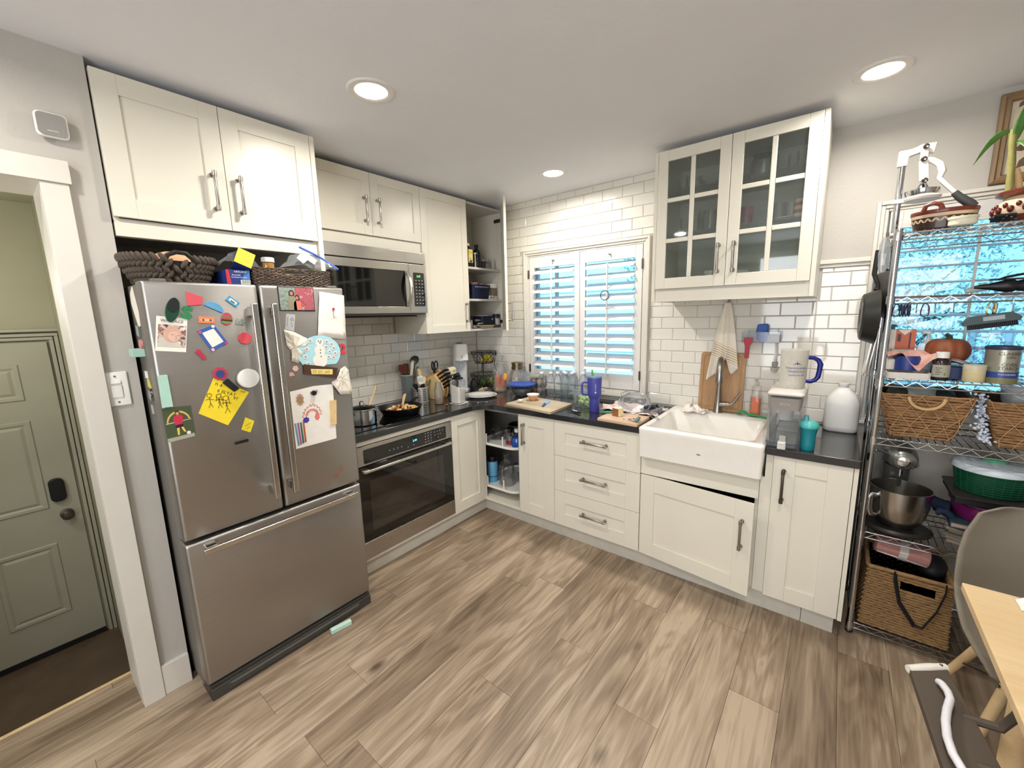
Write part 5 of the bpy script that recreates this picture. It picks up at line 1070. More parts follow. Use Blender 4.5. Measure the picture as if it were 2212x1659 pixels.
for i in range(95):
    a = rn.uniform(0, 6.28); r_ = .108 * math.sqrt(rn.random()); x, y = r_ * math.cos(a) - .0, r_ * math.sin(a) + .018; s = rn.uniform(.009, .014)
    b = MB().box((-s, -s * .8, -s * .7), (s, s * .8, s * .7)); e = Matrix.Rotation(rn.uniform(0, 3), 3, 'Z') @ Matrix.Rotation(rn.uniform(-.6, .6), 3, 'X')
    h = .022 + .030 * (1 - (r_ / .108) ** 2) * rn.uniform(.4, 1.1)
    q = MB().add([Vector((x, y, h)) + e @ Vector(p) for p in b.v], b.f); obj('potato_piece', q, FOOD[rn.choice((0, 0, 1, 1, 2, 3, 0))], t, bevel=.003)
o = obj('spatula', MB().loft([[Vector((.395 + x, -1.205 + y + k * .028, ZK + .045 + k * .085 + z)) for x, y, z in ((-.004, -w_, 0), (.004, -w_, 0), (.004, w_, .004), (-.004, w_, .004))] for k, w_ in ((0, .010), (.4, .009), (.7, .0125), (.92, .0125), (1, .008))]), SPOONW, bevel=.003); tag(o, 'pale wooden spatula standing in the fried potatoes', 'spatula')
# utensil crocks
t = thing('utensil_holder', 'perforated stainless utensil holder in front of the tall crock', 'utensil holder', (.185, -.865, ZC))
obj('holder_body', MB().lathe(shell(.060, .122, .0015, .060), n=40), mat('satin_steel', '#d9d7d2', .42, .75), t)
hl = MB()
for a0 in (-.2, -.95, .55, -1.65):
    for r in range(7):
        for q in (-1, 0, 1):
            a = a0 + q * .16; h = .018 + r * .0145; hl.prism(circ(0, 0, .0042, 8), 0, .0006, Fr((.0602 * math.cos(a), .0602 * math.sin(a), h), (-math.sin(a), math.cos(a), 0), (0, 0, 1)))
obj('hole', hl, DARKIN, t, kind='stuff')
t2 = thing('utensil_crock', 'tall dark glass crock holding long cooking tools by the wall', 'crock', (.068, -.90, ZC))
obj('crock_body', MB().lathe(shell(.052, .215, .004, .046), n=28), mat('smoked_glass', '#6a7274', .1, coat=.6), t2); obj('rim_band', MB().lathe([(.0525, .21), (.054, .213), (.0525, .217), (.049, .216)], n=28), cm('#b9c2c2', .2), t2)
def tool(name, label, p0, p1, r, m_, head=None, cat='utensil'):
    t = thing(name, label, cat, p0, world=True); obj('tool_handle', MB().tube([p0, [(a + b) / 2 for a, b in zip(p0, p1)], p1], r, 8), m_, t)
    if head: head(t)
    return t
def blade(w0, w1, L_, th, m_, p, d, side=(0, 1, 0), slots=0):
    d = Vector(d).normalized(); F_ = Fr(p, side, d)
    def go(t):
        pts = [(-w0, 0), (w0, 0), (w1, L_ * .35), (w1, L_ * .9), (w1 * .8, L_), (-w1 * .8, L_), (-w1, L_ * .9), (-w1, L_ * .35)]
        obj('tool_head', MB().prism(pts, -th, th, F_), m_, t, bevel=th * .5)
        if slots:
            s_ = MB()
            for k in range(slots): u = -w1 * .7 + 1.4 * w1 * k / (slots - 1); s_.box((u - .0018, L_ * .35, th), (u + .0018, L_ * .85, th + .0006), F_).box((u - .0018, L_ * .35, -th - .0006), (u + .0018, L_ * .85, -th), F_)
            obj('slot', s_, cm('#55607a'), t, kind='stuff')
    return go
tool('cooking_spoon', 'dark red spoon leaning left in the tall crock', (.07, -.90, ZC + .01), (.06, -.945, ZC + .25), .005, cm('#6a2424'), blade(.008, .018, .06, .005, cm('#6a2424'), (.06, -.945, ZC + .24), (-.03, -.1, 1)))
tool('wooden_turner', 'dark brown wooden turner in the tall crock', (.075, -.895, ZC + .01), (.065, -.905, ZC + .22), .006, BROWNW, blade(.01, .026, .095, .004, BROWNW, (.065, -.905, ZC + .21), (0, 0, 1)))
tool('blender_wand', 'cream hand blender stick standing in the tall crock', (.09, -.885, ZC + .16), (.100, -.862, ZC + .32), [.010, .012, .015], cm('#e6e0cf', .35), lambda t: (obj('shaft_collar', MB().lathe([(.0, 0), (.022, 0), (.020, .012), (.01, .022), (0, .022)], f=Fr((.09, -.885, ZC + .15), (1, 0, 0), (0, 1, 0)), n=16), cm('#e6e0cf', .35), t), obj('end_cap', MB().ell((.100, -.861, ZC + .325), .013, .013, .008), cm('#9ba07c'), t)))
tool('ladle', 'big dark grey ladle head up in the tall crock', (.06, -.88, ZC + .01), (.07, -.852, ZC + .30), .0055, STEELH, lambda t: obj('tool_head', MB().lathe([(0, 0), (.022, .003), (.036, .014), (.041, .03), (.038, .03), (.033, .016), (.02, .006), (0, .003)], f=Fr((.072, -.838, ZC + .335), (.2, .96, .2), (.3, -.2, .9)), n=20), cm('#4a4d50', .3), t))
tool('cooking_fork', 'dark steel tool handle beside the ladle', (.075, -.875, ZC + .01), (.085, -.832, ZC + .29), [.004, .006, .007], cm('#5c5f63', .3))
tool('slotted_spoon', 'grey steel handle tool right of the ladle', (.08, -.87, ZC + .01), (.075, -.818, ZC + .275), [.004, .006, .007], STEELH)
tool('plastic_turner', 'grey green flat turner leaning right in the tall crock', (.06, -.87, ZC + .01), (.05, -.805, ZC + .19), .005, cm('#8fa096'), blade(.012, .026, .09, .003, cm('#8fa096'), (.05, -.808, ZC + .18), (0, .25, 1)))
tool('wooden_spoon', 'pale wooden spoon standing tallest in the steel holder', (.175, -.865, ZC + .01), (.155, -.84, ZC + .20), .0065, SPOONW, blade(.009, .015, .075, .005, SPOONW, (.157, -.842, ZC + .19), (-.05, -.06, 1)))
tool('slotted_turner', 'white slotted turner in the steel holder', (.195, -.885, ZC + .01), (.205, -.875, ZC + .15), .006, cm('#e3dccb'), blade(.012, .030, .07, .003, cm('#e6e2d8'), (.205, -.875, ZC + .14), (0, -.08, 1), slots=4))
tool('wooden_spoon', 'short wooden spoon at the right of the steel holder', (.18, -.85, ZC + .01), (.17, -.815, ZC + .14), .006, SPOONW, lambda t: obj('tool_head', MB().ell((.168, -.808, ZC + .165), .008, .018, .030), SPOONW, t))
tool('wooden_spoon', 'wide wooden spoon low in the middle of the steel holder', (.19, -.86, ZC + .01), (.20, -.85, ZC + .12), .006, SPOONW, lambda t: obj('tool_head', MB().ell((.20, -.848, ZC + .150), .010, .024, .030), cm('#d9cda6'), t))
tool('black_spatula', 'black spatula leaning left in the steel holder', (.19, -.88, ZC + .01), (.215, -.93, ZC + .12), .006, BLACK, blade(.012, .022, .05, .003, BLACK, (.213, -.925, ZC + .112), (.05, -.35, .8)))
tool('black_spatula', 'black spatula head up beside the other in the steel holder', (.195, -.875, ZC + .01), (.225, -.885, ZC + .11), .006, BLACK, blade(.010, .020, .045, .003, BLACK, (.225, -.885, ZC + .105), (.05, .2, .8)))
tool('steel_whisk', 'steel whisk handle leaning right in the steel holder', (.18, -.845, ZC + .01), (.175, -.79, ZC + .155), [.005, .006, .007], STEELH)
tool('steel_fork', 'thin steel fork tip at the right of the steel holder', (.18, -.84, ZC + .01), (.19, -.768, ZC + .165), [.003, .004, .005], NICKEL)
# knife block
t = thing('knife_block', 'slanted wooden knife block with rounded side panel', 'knife block', (.185, -.70, ZC), .25)
side = [(-.085, 0), (.06, 0), (.075, .02), (.083, .07), (.075, .12), (.02, .222), (.0, .236), (-.075, .20), (-.085, .19)]
obj('block_side', MB().prism(side, -.055, -.035, Fr((0, 0, 0), (1, 0, 0), (0, 0, 1))), BLOCKW, t, bevel=.002); obj('block_side', MB().prism([(-.085, 0), (.07, 0), (.092, .03), (.098, .09), (.08, .14), (.02, .20), (-.085, .17)], .036, .052, Fr((0, 0, 0), (1, 0, 0), (0, 0, 1))), SPOONW, t, bevel=.002)
obj('block_core', MB().prism([(-.08, 0), (.05, 0), (.066, .06), (.06, .12), (.012, .212), (-.078, .185)], -.035, .036, Fr((0, 0, 0), (1, 0, 0), (0, 0, 1))), BLOCKW, t, bevel=.002)
def kn(i, u, y, L_, lbl):
    k = thing('knife', lbl, 'knife', (.185 + u[0], -.70 + y, ZC + u[1]), .25, 'black handled knives in the block')
    d = Vector((.86, 0, .52)); p = Vector((0, 0, 0)); obj('knife_handle', MB().tube([p, p + d * L_ * .35, p + d * L_ * .8, p + d * L_ * 1.1 + Vector((.006, 0, -.010))], [.011, .0135, .0135, .015], 8, sq=.75), BLACK, k)
    mb = MB()
    for s in (.3, .6): q = p + d * L_ * s; mb.tube([q + Vector((0, -.0085, 0)), q + Vector((0, .0085, 0))], .0025, 6)
    obj('rivet', mb, CHROME, k, kind='stuff'); return k
for i, (u, y, L_) in enumerate((((.025, .195), .000, .10), ((.042, .168), .004, .10), ((.055, .142), .006, .095), ((.066, .115), .008, .09), ((.072, .088), .010, .085))): kn(i, u, y, L_, ('topmost', 'second', 'third', 'fourth', 'lowest')[i] + ' black handled knife in the wooden block')
t = thing('scissors', 'black handled kitchen scissors standing in the knife block', 'scissors', (.185, -.715, ZC + .224), .25)
for s in (-1, 1): obj('finger_loop', MB().tube([(.005 + .010 * s * math.cos(a) * .3, s * .024 + .017 * math.cos(a), .052 + .034 * math.sin(a)) for a in [2 * PI * i / 16 for i in range(16)]], .0055, 8, closed=True), BLACK, t)
obj('scissor_stem', MB().tube([(.004, -.012, .024), (0, 0, 0), (0, 0, -.02)], [.008, .009, .007], 8).tube([(.004, .012, .024), (0, 0, 0)], .008, 8), BLACK, t)
lathed('milk_bottle', 'clear milk bottle with brown grounds at the bottom', 'bottle', (.375, -.845, ZC), [('bottle_body', [(0, 0), (.034, 0), (.037, .004), (.037, .10), (.032, .125), (.025, .142), (.024, .165), (.027, .168), (.027, .177), (.024, .177), (.021, .165), (.022, .142), (.029, .124), (.034, .1), (.034, .005), (0, .004)], CLEARP), ('contents', [(0, .004), (.0335, .004), (.0335, .038), (0, .045)], mat('tan_grounds', '#b28f62', .9, var=.1, scale=90))])
t = thing('steel_canister', 'rounded steel canister behind the flour jar', 'canister', (.15, -.505, ZC)); obj('canister_body', MB().loft([[Vector((x, y, z)) for x, y in rrect(0, 0, .108 - g, .12 - g, .032)] for g, z in ((.01, 0), (0, .006), (0, .15), (.006, .162), (.02, .168))]), STEELV, t); obj('lid_panel', MB().loft([[Vector((x, y, z)) for x, y in rrect(0, 0, .09 - g, .10 - g, .028)] for g, z in ((0, .168), (0, .171), (.01, .173))]), cm('#3a3a3c'), t); obj('base_band', MB().loft([[Vector((x, y, z)) for x, y in rrect(0, 0, .111, .123, .033)] for z in (0, .012)]), BLACKM, t)
t = thing('butter_pack', 'cream paper wrapped block on top of the steel canister', 'packet', (.155, -.50, ZC + .1735), .3); obj('wrapped_block', MB().loft([[Vector((x, y, z)) for x, y in rrect(0, 0, .06 - g, .098 - g, .012)] for g, z in ((.006, 0), (0, .006), (0, .044), (.02, .062), (.03, .064))]), cm('#e6dfb9', .6), t, smooth=20); text('NET WT', .014, Fr((.0305, .012, .028), (0, 1, 0), (0, 0, 1)), cm('#4d4c40'), t)
t = thing('flour_jar', 'square clear jar of flour with black flip lid', 'jar', (.475, -.735, ZC), .15)
def sq(s, z, r=.016): return [Vector((x, y, z)) for x, y in rrect(0, 0, s, s, r)]
obj('flour', MB().loft([sq(.086, .005), sq(.088, .06)] + [[Vector((x, y, .115 - y * .55 + (.012 if x < 0 else -.006))) for x, y in rrect(0, 0, .088, .088, .016)]]), mat('flour_white', '#ece7dc', .9, var=.03, bump=.3, bscale=60), t)
obj('jar_body', MB().loft([sq(.092, 0), sq(.096, .004), sq(.096, .165), sq(.084, .182), sq(.076, .188)]), CLEAR, t)
obj('lid', MB().loft([sq(.072, .186), sq(.072, .196), sq(.066, .199)]).tube([(-.02, -.012, .198), (-.012, -.006, .214), (.008, .004, .222), (.022, .008, .204)], [.012, .016, .017, .010], 10), BLACK, t, bevel=.001)
mk = MB()
for i in range(6): mk.box((.0482, .018, .03 + i * .022), (.0486, .034, .0315 + i * .022))
obj('measure_marks', mk, cm('#6f7f92'), t, kind='stuff')
o = obj('jar_tray', MB().loft([sq(.112, 0, .02), sq(.118, .004, .02), sq(.108, .004, .02), sq(.104, .0015, .02)]), WHITEP); o.location = (.49, -.742, ZC - .0004); o.rotation_euler = (0, 0, .15); o.location.z = .9142; tag(o, 'thin white tray under the flour jar', 'tray')
for ch in [x for x in COL.objects if x.name.startswith('flour_jar')]: ch.location.z = ZC + .0015
# sparkling water maker
t = thing('soda_maker', 'tall white sparkling water maker by the tiled corner', 'soda maker', (.118, -.345, ZC), -.62)
def st(hx, hy, z, cx=0, r=.03): return [Vector((cx + x, y, z)) for x, y in rrect(0, 0, 2 * hx, 2 * hy, r)]
obj('rear_column', MB().loft([st(.045, .062, 0, -.04), st(.045, .062, .29, -.04)]), WHITEP, t); obj('foot', MB().loft([st(.088, .064, 0), st(.09, .066, .006), st(.09, .066, .022), st(.084, .06, .026)]), WHITEP, t)
obj('head', MB().loft([st(.088, .064, .285), st(.087, .0635, .30), st(.078, .058, .415), st(.072, .053, .427), st(.06, .045, .430)]), WHITEP, t)
obj('carbonating_nozzle', MB().lathe([(.0, .288), (.036, .288), (.034, .272), (.024, .266), (0, .266)], c=(.035, 0, 0), n=20).cyl((.035, 0, .268), (.035, 0, .215), .005, n=10), cm('#d9dde2', .3), t)
obj('back_recess', MB().box((.0045, -.05, .03), (.0065, .05, .28)), cm('#c9ced6', .35), t)
obj('button', MB().box((-.05, -.025, .430), (.0, .025, .436)), cm('#55585c'), t, bevel=.002)
obj('emblem', MB().lathe([(.005, 0), (.005, .001), (0, .001)], f=Fr((.0862, .0, .318), (0, 1, 0), (0, 0, 1)), n=14), cm('#30343a'), t); text('sparkling', .007, Fr((.0875, 0, .302), (0, 1, 0), (0, 0, 1)), cm('#6f757c'), t)
# wire fruit basket
t = thing('fruit_stand', 'two-tier black wire fruit basket in the corner', 'fruit basket', (.235, -.160, ZC))
IRON = mat('black_iron_wire', '#131314', .45, .4)
def wirebowl(z0, z1, r0, r1, nd):
    mb = MB()
    for r, z in ((r1, z1), (r1 - .004, z1 - .012), (r0, z0)): mb.tube([(r * math.cos(a), r * math.sin(a), z) for a in [2 * PI * i / 28 for i in range(28)]], .0032 if z > z0 else .0028, 6, closed=True)
    for i in range(nd):
        a = 2 * PI * i / nd
        for s in (1, -1):
            b = a + s * 2 * PI / nd * 1.6; mb.tube([(r1 * math.cos(a), r1 * math.sin(a), z1 - .012), ((r0 + r1) / 2 * math.cos((a + b) / 2), (r0 + r1) / 2 * math.sin((a + b) / 2), (z0 + z1) / 2), (r0 * math.cos(b), r0 * math.sin(b), z0)], .0015, 4)
    for i in range(5): u = -r0 * .8 + r0 * 1.6 * i / 4; h = math.sqrt(max(0, r0 * r0 - u * u)); mb.tube([(u, -h, z0), (u, h, z0)], .0015, 4)
    return mb
obj('upper_basket', wirebowl(.245, .345, .082, .118, 16), IRON, t); obj('lower_basket', wirebowl(.03, .145, .095, .130, 18), IRON, t)
sp = MB()
for a in (2.5, -.9, .75):
    c_, s_ = math.cos(a), math.sin(a); sp.tube([(.117 * c_, .117 * s_, .333), (.104 * c_, .104 * s_, .28), (.094 * c_, .094 * s_, .23), (.112 * c_, .112 * s_, .17), (.129 * c_, .129 * s_, .143)], .004, 6)
for a in (.3, 2.4, 4.5): sp.ell((.105 * math.cos(a), .105 * math.sin(a), .015), .012, .012, .015)
obj('support_wire', sp, IRON, t)
for i, (x, y, z, lbl) in enumerate(((.02, -.03, .272, 'lemon at the front of the upper wire basket'), (-.03, .02, .272, 'lemon at the back left of the upper wire basket'), (.035, .035, .272, 'lemon at the back right of the upper wire basket'), (.05, -.01, .30, 'lemon on top in the upper wire basket'))):
    o = obj('lemon', MB().lathe([(0, -.034), (.006, -.031), (.018, -.022), (.0235, 0), (.018, .022), (.006, .031), (0, .034)], n=16, f=Fr((0, 0, 0), (0, 0, 1), (math.cos(i), math.sin(i), 0))), mat('lemon_%d' % i, '#cdb93c', .5, bump=.3, bscale=200)); o.location = (.235 + x, -.160 + y, ZC + z); tag(o, lbl, 'lemon')
for i, (x, y, r_, c_, lbl) in enumerate(((.03, -.05, .042, '#3f5a2c', 'dark green avocado in the lower wire basket'), (-.04, .02, .04, '#6d7a3a', 'olive green pear in the lower wire basket'), (.05, .05, .036, '#8f9a55', 'pale green lime in the lower wire basket'))):
    o = obj('fruit', MB().ell((0, 0, 0), r_, r_, r_ * 1.1, 16, 10), cm(c_, .5)); o.location = (.235 + x, -.160 + y, ZC + .034 + r_ * 1.1); tag(o, lbl, 'fruit')
t = thing('black_pitcher', 'black lidded cup with loop handle left of the wire basket', 'cup', (.265, -.335, ZC)); obj('cup_body', MB().lathe([(0, 0), (.030, 0), (.034, .01), (.036, .075), (.028, .105), (.018, .112), (0, .115)]), BLACKM, t); obj('loop_handle', MB().tube([(.0 , .012, .108), (.004, .016, .135), (.006, .034, .138), (.006, .046, .115), (.004, .038, .08)], .006, 8), BLACKM, t); obj('lid_knob', MB().ell((0, -.004, .125), .014, .014, .012), BLACK, t)
t = thing('plastic_tub', 'clear low plastic tray of crumbled bread before the wire basket', 'tray', (.335, -.290, ZC), .4); obj('tray_body', tub(.05, .082, .026), CLEARP, t); obj('blue_film', MB().box((.051, -.075, .004), (.0525, .075, .018)), cm('#9fb2cc', .3), t)
rn = random.Random(31); cr = MB()
for i in range(40): cr.ell((rn.uniform(-.03, .03), rn.uniform(-.02, .06), .012 + rn.uniform(0, .02)), rn.uniform(.004, .009), rn.uniform(.004, .009), rn.uniform(.004, .008), 6, 4)
obj('crumbs', cr, cm('#d9c69c', .8), t, kind='stuff')
t = thing('dinner_plate', 'white plate with a dark patterned rim on the corner worktop', 'plate', (.455, -.452, ZC)); obj('plate_body', MB().lathe([(0, 0), (.075, 0), (.08, .003), (.09, .008), (.132, .016), (.135, .0165), (.134, .0185), (.092, .0115), (.078, .006), (0, .005)], n=48), WHITEC, t)
pr = MB()
for i in range(34):
    a = 2 * PI * i / 34; r_ = .115; F_ = Fr((r_ * math.cos(a), r_ * math.sin(a), .0163), (-math.sin(a), math.cos(a), 0), (-math.cos(a), -math.sin(a), -.19)); pr.prism([(-.008, -.004), (-.003, .004), (.002, -.003), (.007, .005), (.009, .001), (.003, -.006)] if i % 2 else [(-.006, 0), (0, .005), (.006, 0), (0, -.005)], .0004, .0010, F_)
obj('rim_pattern', pr, cm('#3f434a'), t, kind='stuff')
o = obj('egg_shell', MB().lathe([(0, 0), (.014, .002), (.022, .010), (.0215, .011), (.013, .004), (0, .002)], n=9), WHITEP); o.location = (.335, -.62, ZC); tag(o, 'white broken eggshell behind the flour jar', 'eggshell')
t = thing('teaspoon', 'steel spoon with a bit of cream lying by the milk bottle', 'spoon', (.45, -.825, ZC), .5); obj('spoon_bowl', MB().ell((0, -.03, .005), .012, .018, .004), CHROME, t); obj('spoon_handle', MB().tube([(0, -.014, .005), (0, .02, .007), (0, .06, .004)], [.003, .003, .005], 6), CHROME, t)
for i, (x, y) in enumerate(((.62, -.665), (.655, -.605), (.57, -.72))):
    o = obj('crumb', MB().ell((0, 0, .003), .006, .004, .003, 6, 4), WHITEP); o.location = (x, y, ZC - .0003); tag(o, ('white crumb at the rounded worktop corner', 'white crumb toward the pale chopping board', 'white crumb toward the flour jar')[i], 'crumb', 'crumbs on the dark worktop')
# ================================================================ window-side worktop
t = thing('bread_bag', 'plastic bag of sliced bread twisted shut in the corner', 'bread', (.425, -.172, ZC), -.75)
def bl(s, z, tw=0, w_=1): return [Vector((x * math.cos(tw) - y * math.sin(tw), x * math.sin(tw) + y * math.cos(tw), z)) for x, y in rrect(0, 0, .125 * s, .105 * s * w_, .03 * s)]
obj('bread_loaf', MB().loft([bl(.92, .002), bl(.98, .012), bl(.96, .05), bl(.96, .10), bl(.86, .13), bl(.5, .145)]), mat('bread_crust', '#b48a62', .8, var=.2, scale=22), t)
rr = random.Random(8)
obj('bag_film', MB().loft([[p + Vector((rr.uniform(-.004, .004), rr.uniform(-.004, .004), rr.uniform(-.003, .003))) for p in bl(s, z, tw)] for s, z, tw in ((1, .0, 0), (1.06, .02, 0), (1.04, .09, 0), (1.06, .15, 0), (.95, .19, .1), (.62, .225, .4), (.35, .25, .9), (.30, .265, 1.4), (.5, .29, 1.9), (.75, .32, 2.2))]), BAGP, t, smooth=20)
obj('print_panel', MB().loft([[Vector((.0665 * 1.0, y, z)) for z in (.07, .165)] for y in (-.035, 0, .04)], False, False).loft([[Vector((.068 + .0, y, z)) for z in (.05, .07)] for y in (-.035, .04)], False, False), cm('#d98e78'), t, solid=.0005)
text('ezzita', .034, Fr((.0690, 0, .115), (0, .25, .97), (0, -.97, .25), (1, 0, 0)), cm('#8a3d34'), t); obj('orange_swirl', MB().ell((.064, .045, .135), .006, .02, .035), cm('#e2a544'), t)
t = thing('mixing_bowl', 'glass mixing bowl with bright blue lid on the corner worktop', 'bowl', (.725, -.235, ZC)); obj('bowl_body', MB().lathe([(0, 0), (.055, 0), (.06, .003), (.09, .04), (.108, .088), (.111, .098), (.107, .098), (.104, .088), (.086, .042), (.058, .007), (0, .005)], n=40), CLEAR, t)
obj('leftovers', MB().lathe([(0, .008), (.055, .008), (.083, .045), (.092, .062), (.06, .068), (.03, .062), (0, .066)], n=28), mat('grey_food', '#a0a6a2', .7, var=.15, scale=40), t); obj('lid', MB().lathe([(.112, .092), (.117, .094), (.118, .102), (.112, .106), (.09, .107), (.08, .104), (0, .105)], n=40), mat('blue_lid', '#2f55b4', .35), t)
t = thing('cookie_jar', 'big round glass jar with gold lid beside the shutters', 'jar', (.588, -.116, ZC)); obj('jar_body', MB().lathe([(0, 0), (.06, 0), (.074, .02), (.078, .07), (.076, .14), (.06, .185), (.05, .196), (.049, .21), (.046, .21), (.047, .195), (.057, .183), (.073, .139), (.075, .07), (.071, .021), (0, .006)], n=36), CLEAR, t); obj('lid_band', MB().lathe([(.051, .202), (.053, .204), (.053, .222), (.048, .226), (.048, .24), (.052, .244), (.052, .258), (.046, .262), (0, .262)], n=32), mat('gold_lid', '#8c8066', .3, 1), t)
t = thing('produce_bag', 'crinkled clear plastic bag slumped between jar and egg carton', 'bag', (.697, -.135, ZC + .001)); rr = random.Random(14)
obj('bag_film', MB().loft([[Vector((s * .034 * math.cos(a) * rr.uniform(.85, 1.15), s * .05 * math.sin(a) * rr.uniform(.85, 1.15), z + rr.uniform(-.008, .008))) for a in [2 * PI * i / 18 for i in range(18)]] for s, z in ((.9, .012), (1.05, .05), (1.0, .10), (.95, .14), (.6, .17), (.3, .185))]), BAGP, t, smooth=15)
# eggs: stacked clear cartons
t = thing('egg_carton', 'clear plastic egg carton with a paper label on top', 'egg carton', (.785, -.075, ZC))
obj('carton_shell', MB().box((-.052, -.055, 0), (.052, .055, .002)).loft([[Vector((x, y, z)) for x, y in rrect(0, 0, 2 * .05, 2 * .053, .01)] for z in (.002, .14)], False, False), CLEARP, t); obj('carton_divider', MB().box((-.048, -.05, .066), (.048, .05, .070)), cm('#59504a'), t); obj('paper_label', MB().box((-.05, -.052, .140), (.05, .052, .158)), cm('#a6a78d'), t, bevel=.003)
EGG = [mat('egg_brown', '#c8977a', .55, var=.06), mat('egg_pale', '#dcb59c', .55, var=.06)]; k = 0
for lv, z in (('lower', .036), ('upper', .104)):
    for j, y in enumerate((-.027, .027)):
        for i, x in enumerate((-.025, .025)):
            o = obj('egg', MB().ell((0, 0, 0), .0225, .0225, .0285, 16, 10), EGG[k % 2]); k += 1; o.location = (.785 + x, -.075 + y, ZC + z); tag(o, ('left ' if i == 0 else 'right ') + ('front ' if j == 0 else 'back ') + 'brown egg on the ' + lv + ' level of the clear carton', 'egg', 'brown eggs in the clear carton')
BOT = glass('water_bottle_plastic', '#fafdff', .0, .05, .05, '#f2f8ff'); WATER = glass('water_fill', '#e9f5fb', .03, .02)
prof = [(0, .004), (.022, 0), (.030, .003), (.033, .012), (.033, .04)]
for i in range(7): z = .046 + i * .012; prof += [(.0318, z), (.033, z + .005)]
prof += [(.033, .135), (.031, .15), (.022, .178), (.0135, .188), (.0135, .192)]
bme = mesh('bottle_body', MB().lathe(prof, n=20), BOT); cme = mesh('bottle_cap', MB().lathe([(.015, .190), (.0155, .191), (.0155, .204), (.0145, .206), (0, .206)], n=18), cm('#e9f0f8', .35))
OR_ = ['first', 'second', 'third', 'fourth', 'fifth', 'sixth', 'seventh', 'eighth']
for i, (x, y) in enumerate(((.90, -.198), (.965, -.158), (1.012, -.128), (1.030, -.062), (1.072, -.105), (1.122, -.09), (1.112, -.042), (1.200, -.048))):
    t = thing('water_bottle', OR_[i] + ' empty clear water bottle from the egg carton along the shutters', 'water bottle', (x, y, ZC), .4 * i, 'empty water bottles by the window')
    for n_, m_ in (('bottle_body', bme), ('bottle_cap', cme)): o = bpy.data.objects.new(n_, m_); COL.objects.link(o); o.parent = t
t = thing('chopping_board', 'pale wooden board with juice groove near the corner', 'cutting board', (1.072, -.50, ZC), world=True)
bq = [(.858, -.612), (.862, -.300), (1.282, -.362), (1.292, -.672)]
def inset(q, g): cx = sum(p[0] for p in q) / 4; cy = sum(p[1] for p in q) / 4; return [(cx + (x - cx) * (1 - g), cy + (y - cy) * (1 - g)) for x, y in q]
def P3(q, z): return [Vector((x, y, z)) for x, y in q]
obj('board', MB().loft([P3(bq, ZC), P3(bq, ZC + .018), P3(inset(bq, .10), ZC + .018), P3(inset(bq, .115), ZC + .0155), P3(inset(bq, .13), ZC + .018)]), MAPLE, t, bevel=.003, smooth=15)
obj('groove', MB().loft([P3(inset(bq, g), ZC + .0166) for g in (.106, .124)], False, False), cm('#5a4030'), t)
o = obj('ramekin', MB().lathe([(0, 0), (.018, 0), (.034, .018), (.047, .044), (.050, .050), (.046, .050), (.042, .044), (.030, .020), (.016, .005), (0, .004)], n=28), mat('orange_glaze', '#cf9f74', .3), None); o.location = (.975, -.425, ZC + .0185); o.data.materials.append(WHITEC)
for p in o.data.polygons:
    r_ = math.hypot(p.center.x, p.center.y)
    if (p.normal.z > 0 and p.center.z > .003) or p.center.z > .043: p.material_index = 1
tag(o, 'small bowl white inside and orange outside on the pale board', 'bowl')
o = obj('egg_shell', MB().lathe([(0, 0), (.010, .002), (.019, .012), (.021, .02), (.019, .021), (.016, .012), (.008, .006), (0, .004)], n=12), WHITEP); o.location = (.935, -.535, ZC + .0185); tag(o, 'white half eggshell on the pale board', 'eggshell')
t = thing('peeler_knife', 'small knife with light blue sheath on the pale board', 'knife', (1.12, -.47, ZC + .0185), world=True)
a_, b_ = Vector((1.165, -.575, ZC + .025)), Vector((1.08, -.375, ZC + .025)); d_ = (b_ - a_)
kf = Fr(a_ + d_ * .35, d_, Vector((0, 0, 1)).cross(d_), (0, 0, 1)); obj('blue_blade', MB().prism([(0, -.008), (.02, -.014), (.11, -.022), (.135, -.012), (.135, .010), (.02, .010), (0, .008)], -.005, -.002, kf), mat('sky_blue_plastic', '#7fb2e8', .35), t, bevel=.001)
obj('knife_handle', MB().tube([a_, a_ + d_ * .12, a_ + d_ * .25, a_ + d_ * .40], [.008, .010, .009, .0085], 8, sq=.6), cm('#2f4f70', .3), t)
t = thing('paring_knife', 'paring knife with black and white handle on the dark worktop', 'knife', (1.38, -.53, ZC), world=True); a_, b_ = Vector((1.310, -.495, ZC + .006)), Vector((1.455, -.552, ZC + .009)); d_ = b_ - a_; kf = Fr(a_, d_, (0, 0, 1))
L_ = d_.length; obj('knife_blade', MB().prism([(0, -.004), (L_ * .42, -.005), (L_ * .42, .009), (L_ * .15, .007)], -.0008, .0008, kf), CHROME, t); obj('knife_handle', MB().tube([a_ + d_ * .4, a_ + d_ * .55, a_ + d_ * .85, b_], [.007, .0085, .0095, .007], 8, sq=.7), BLACK, t); obj('handle_inlay', MB().tube([a_ + d_ * .5 + Vector((0, -.003, .005)), a_ + d_ * .8 + Vector((0, -.003, .0055))], .0045, 6), cm('#c9cdd2', .3), t)
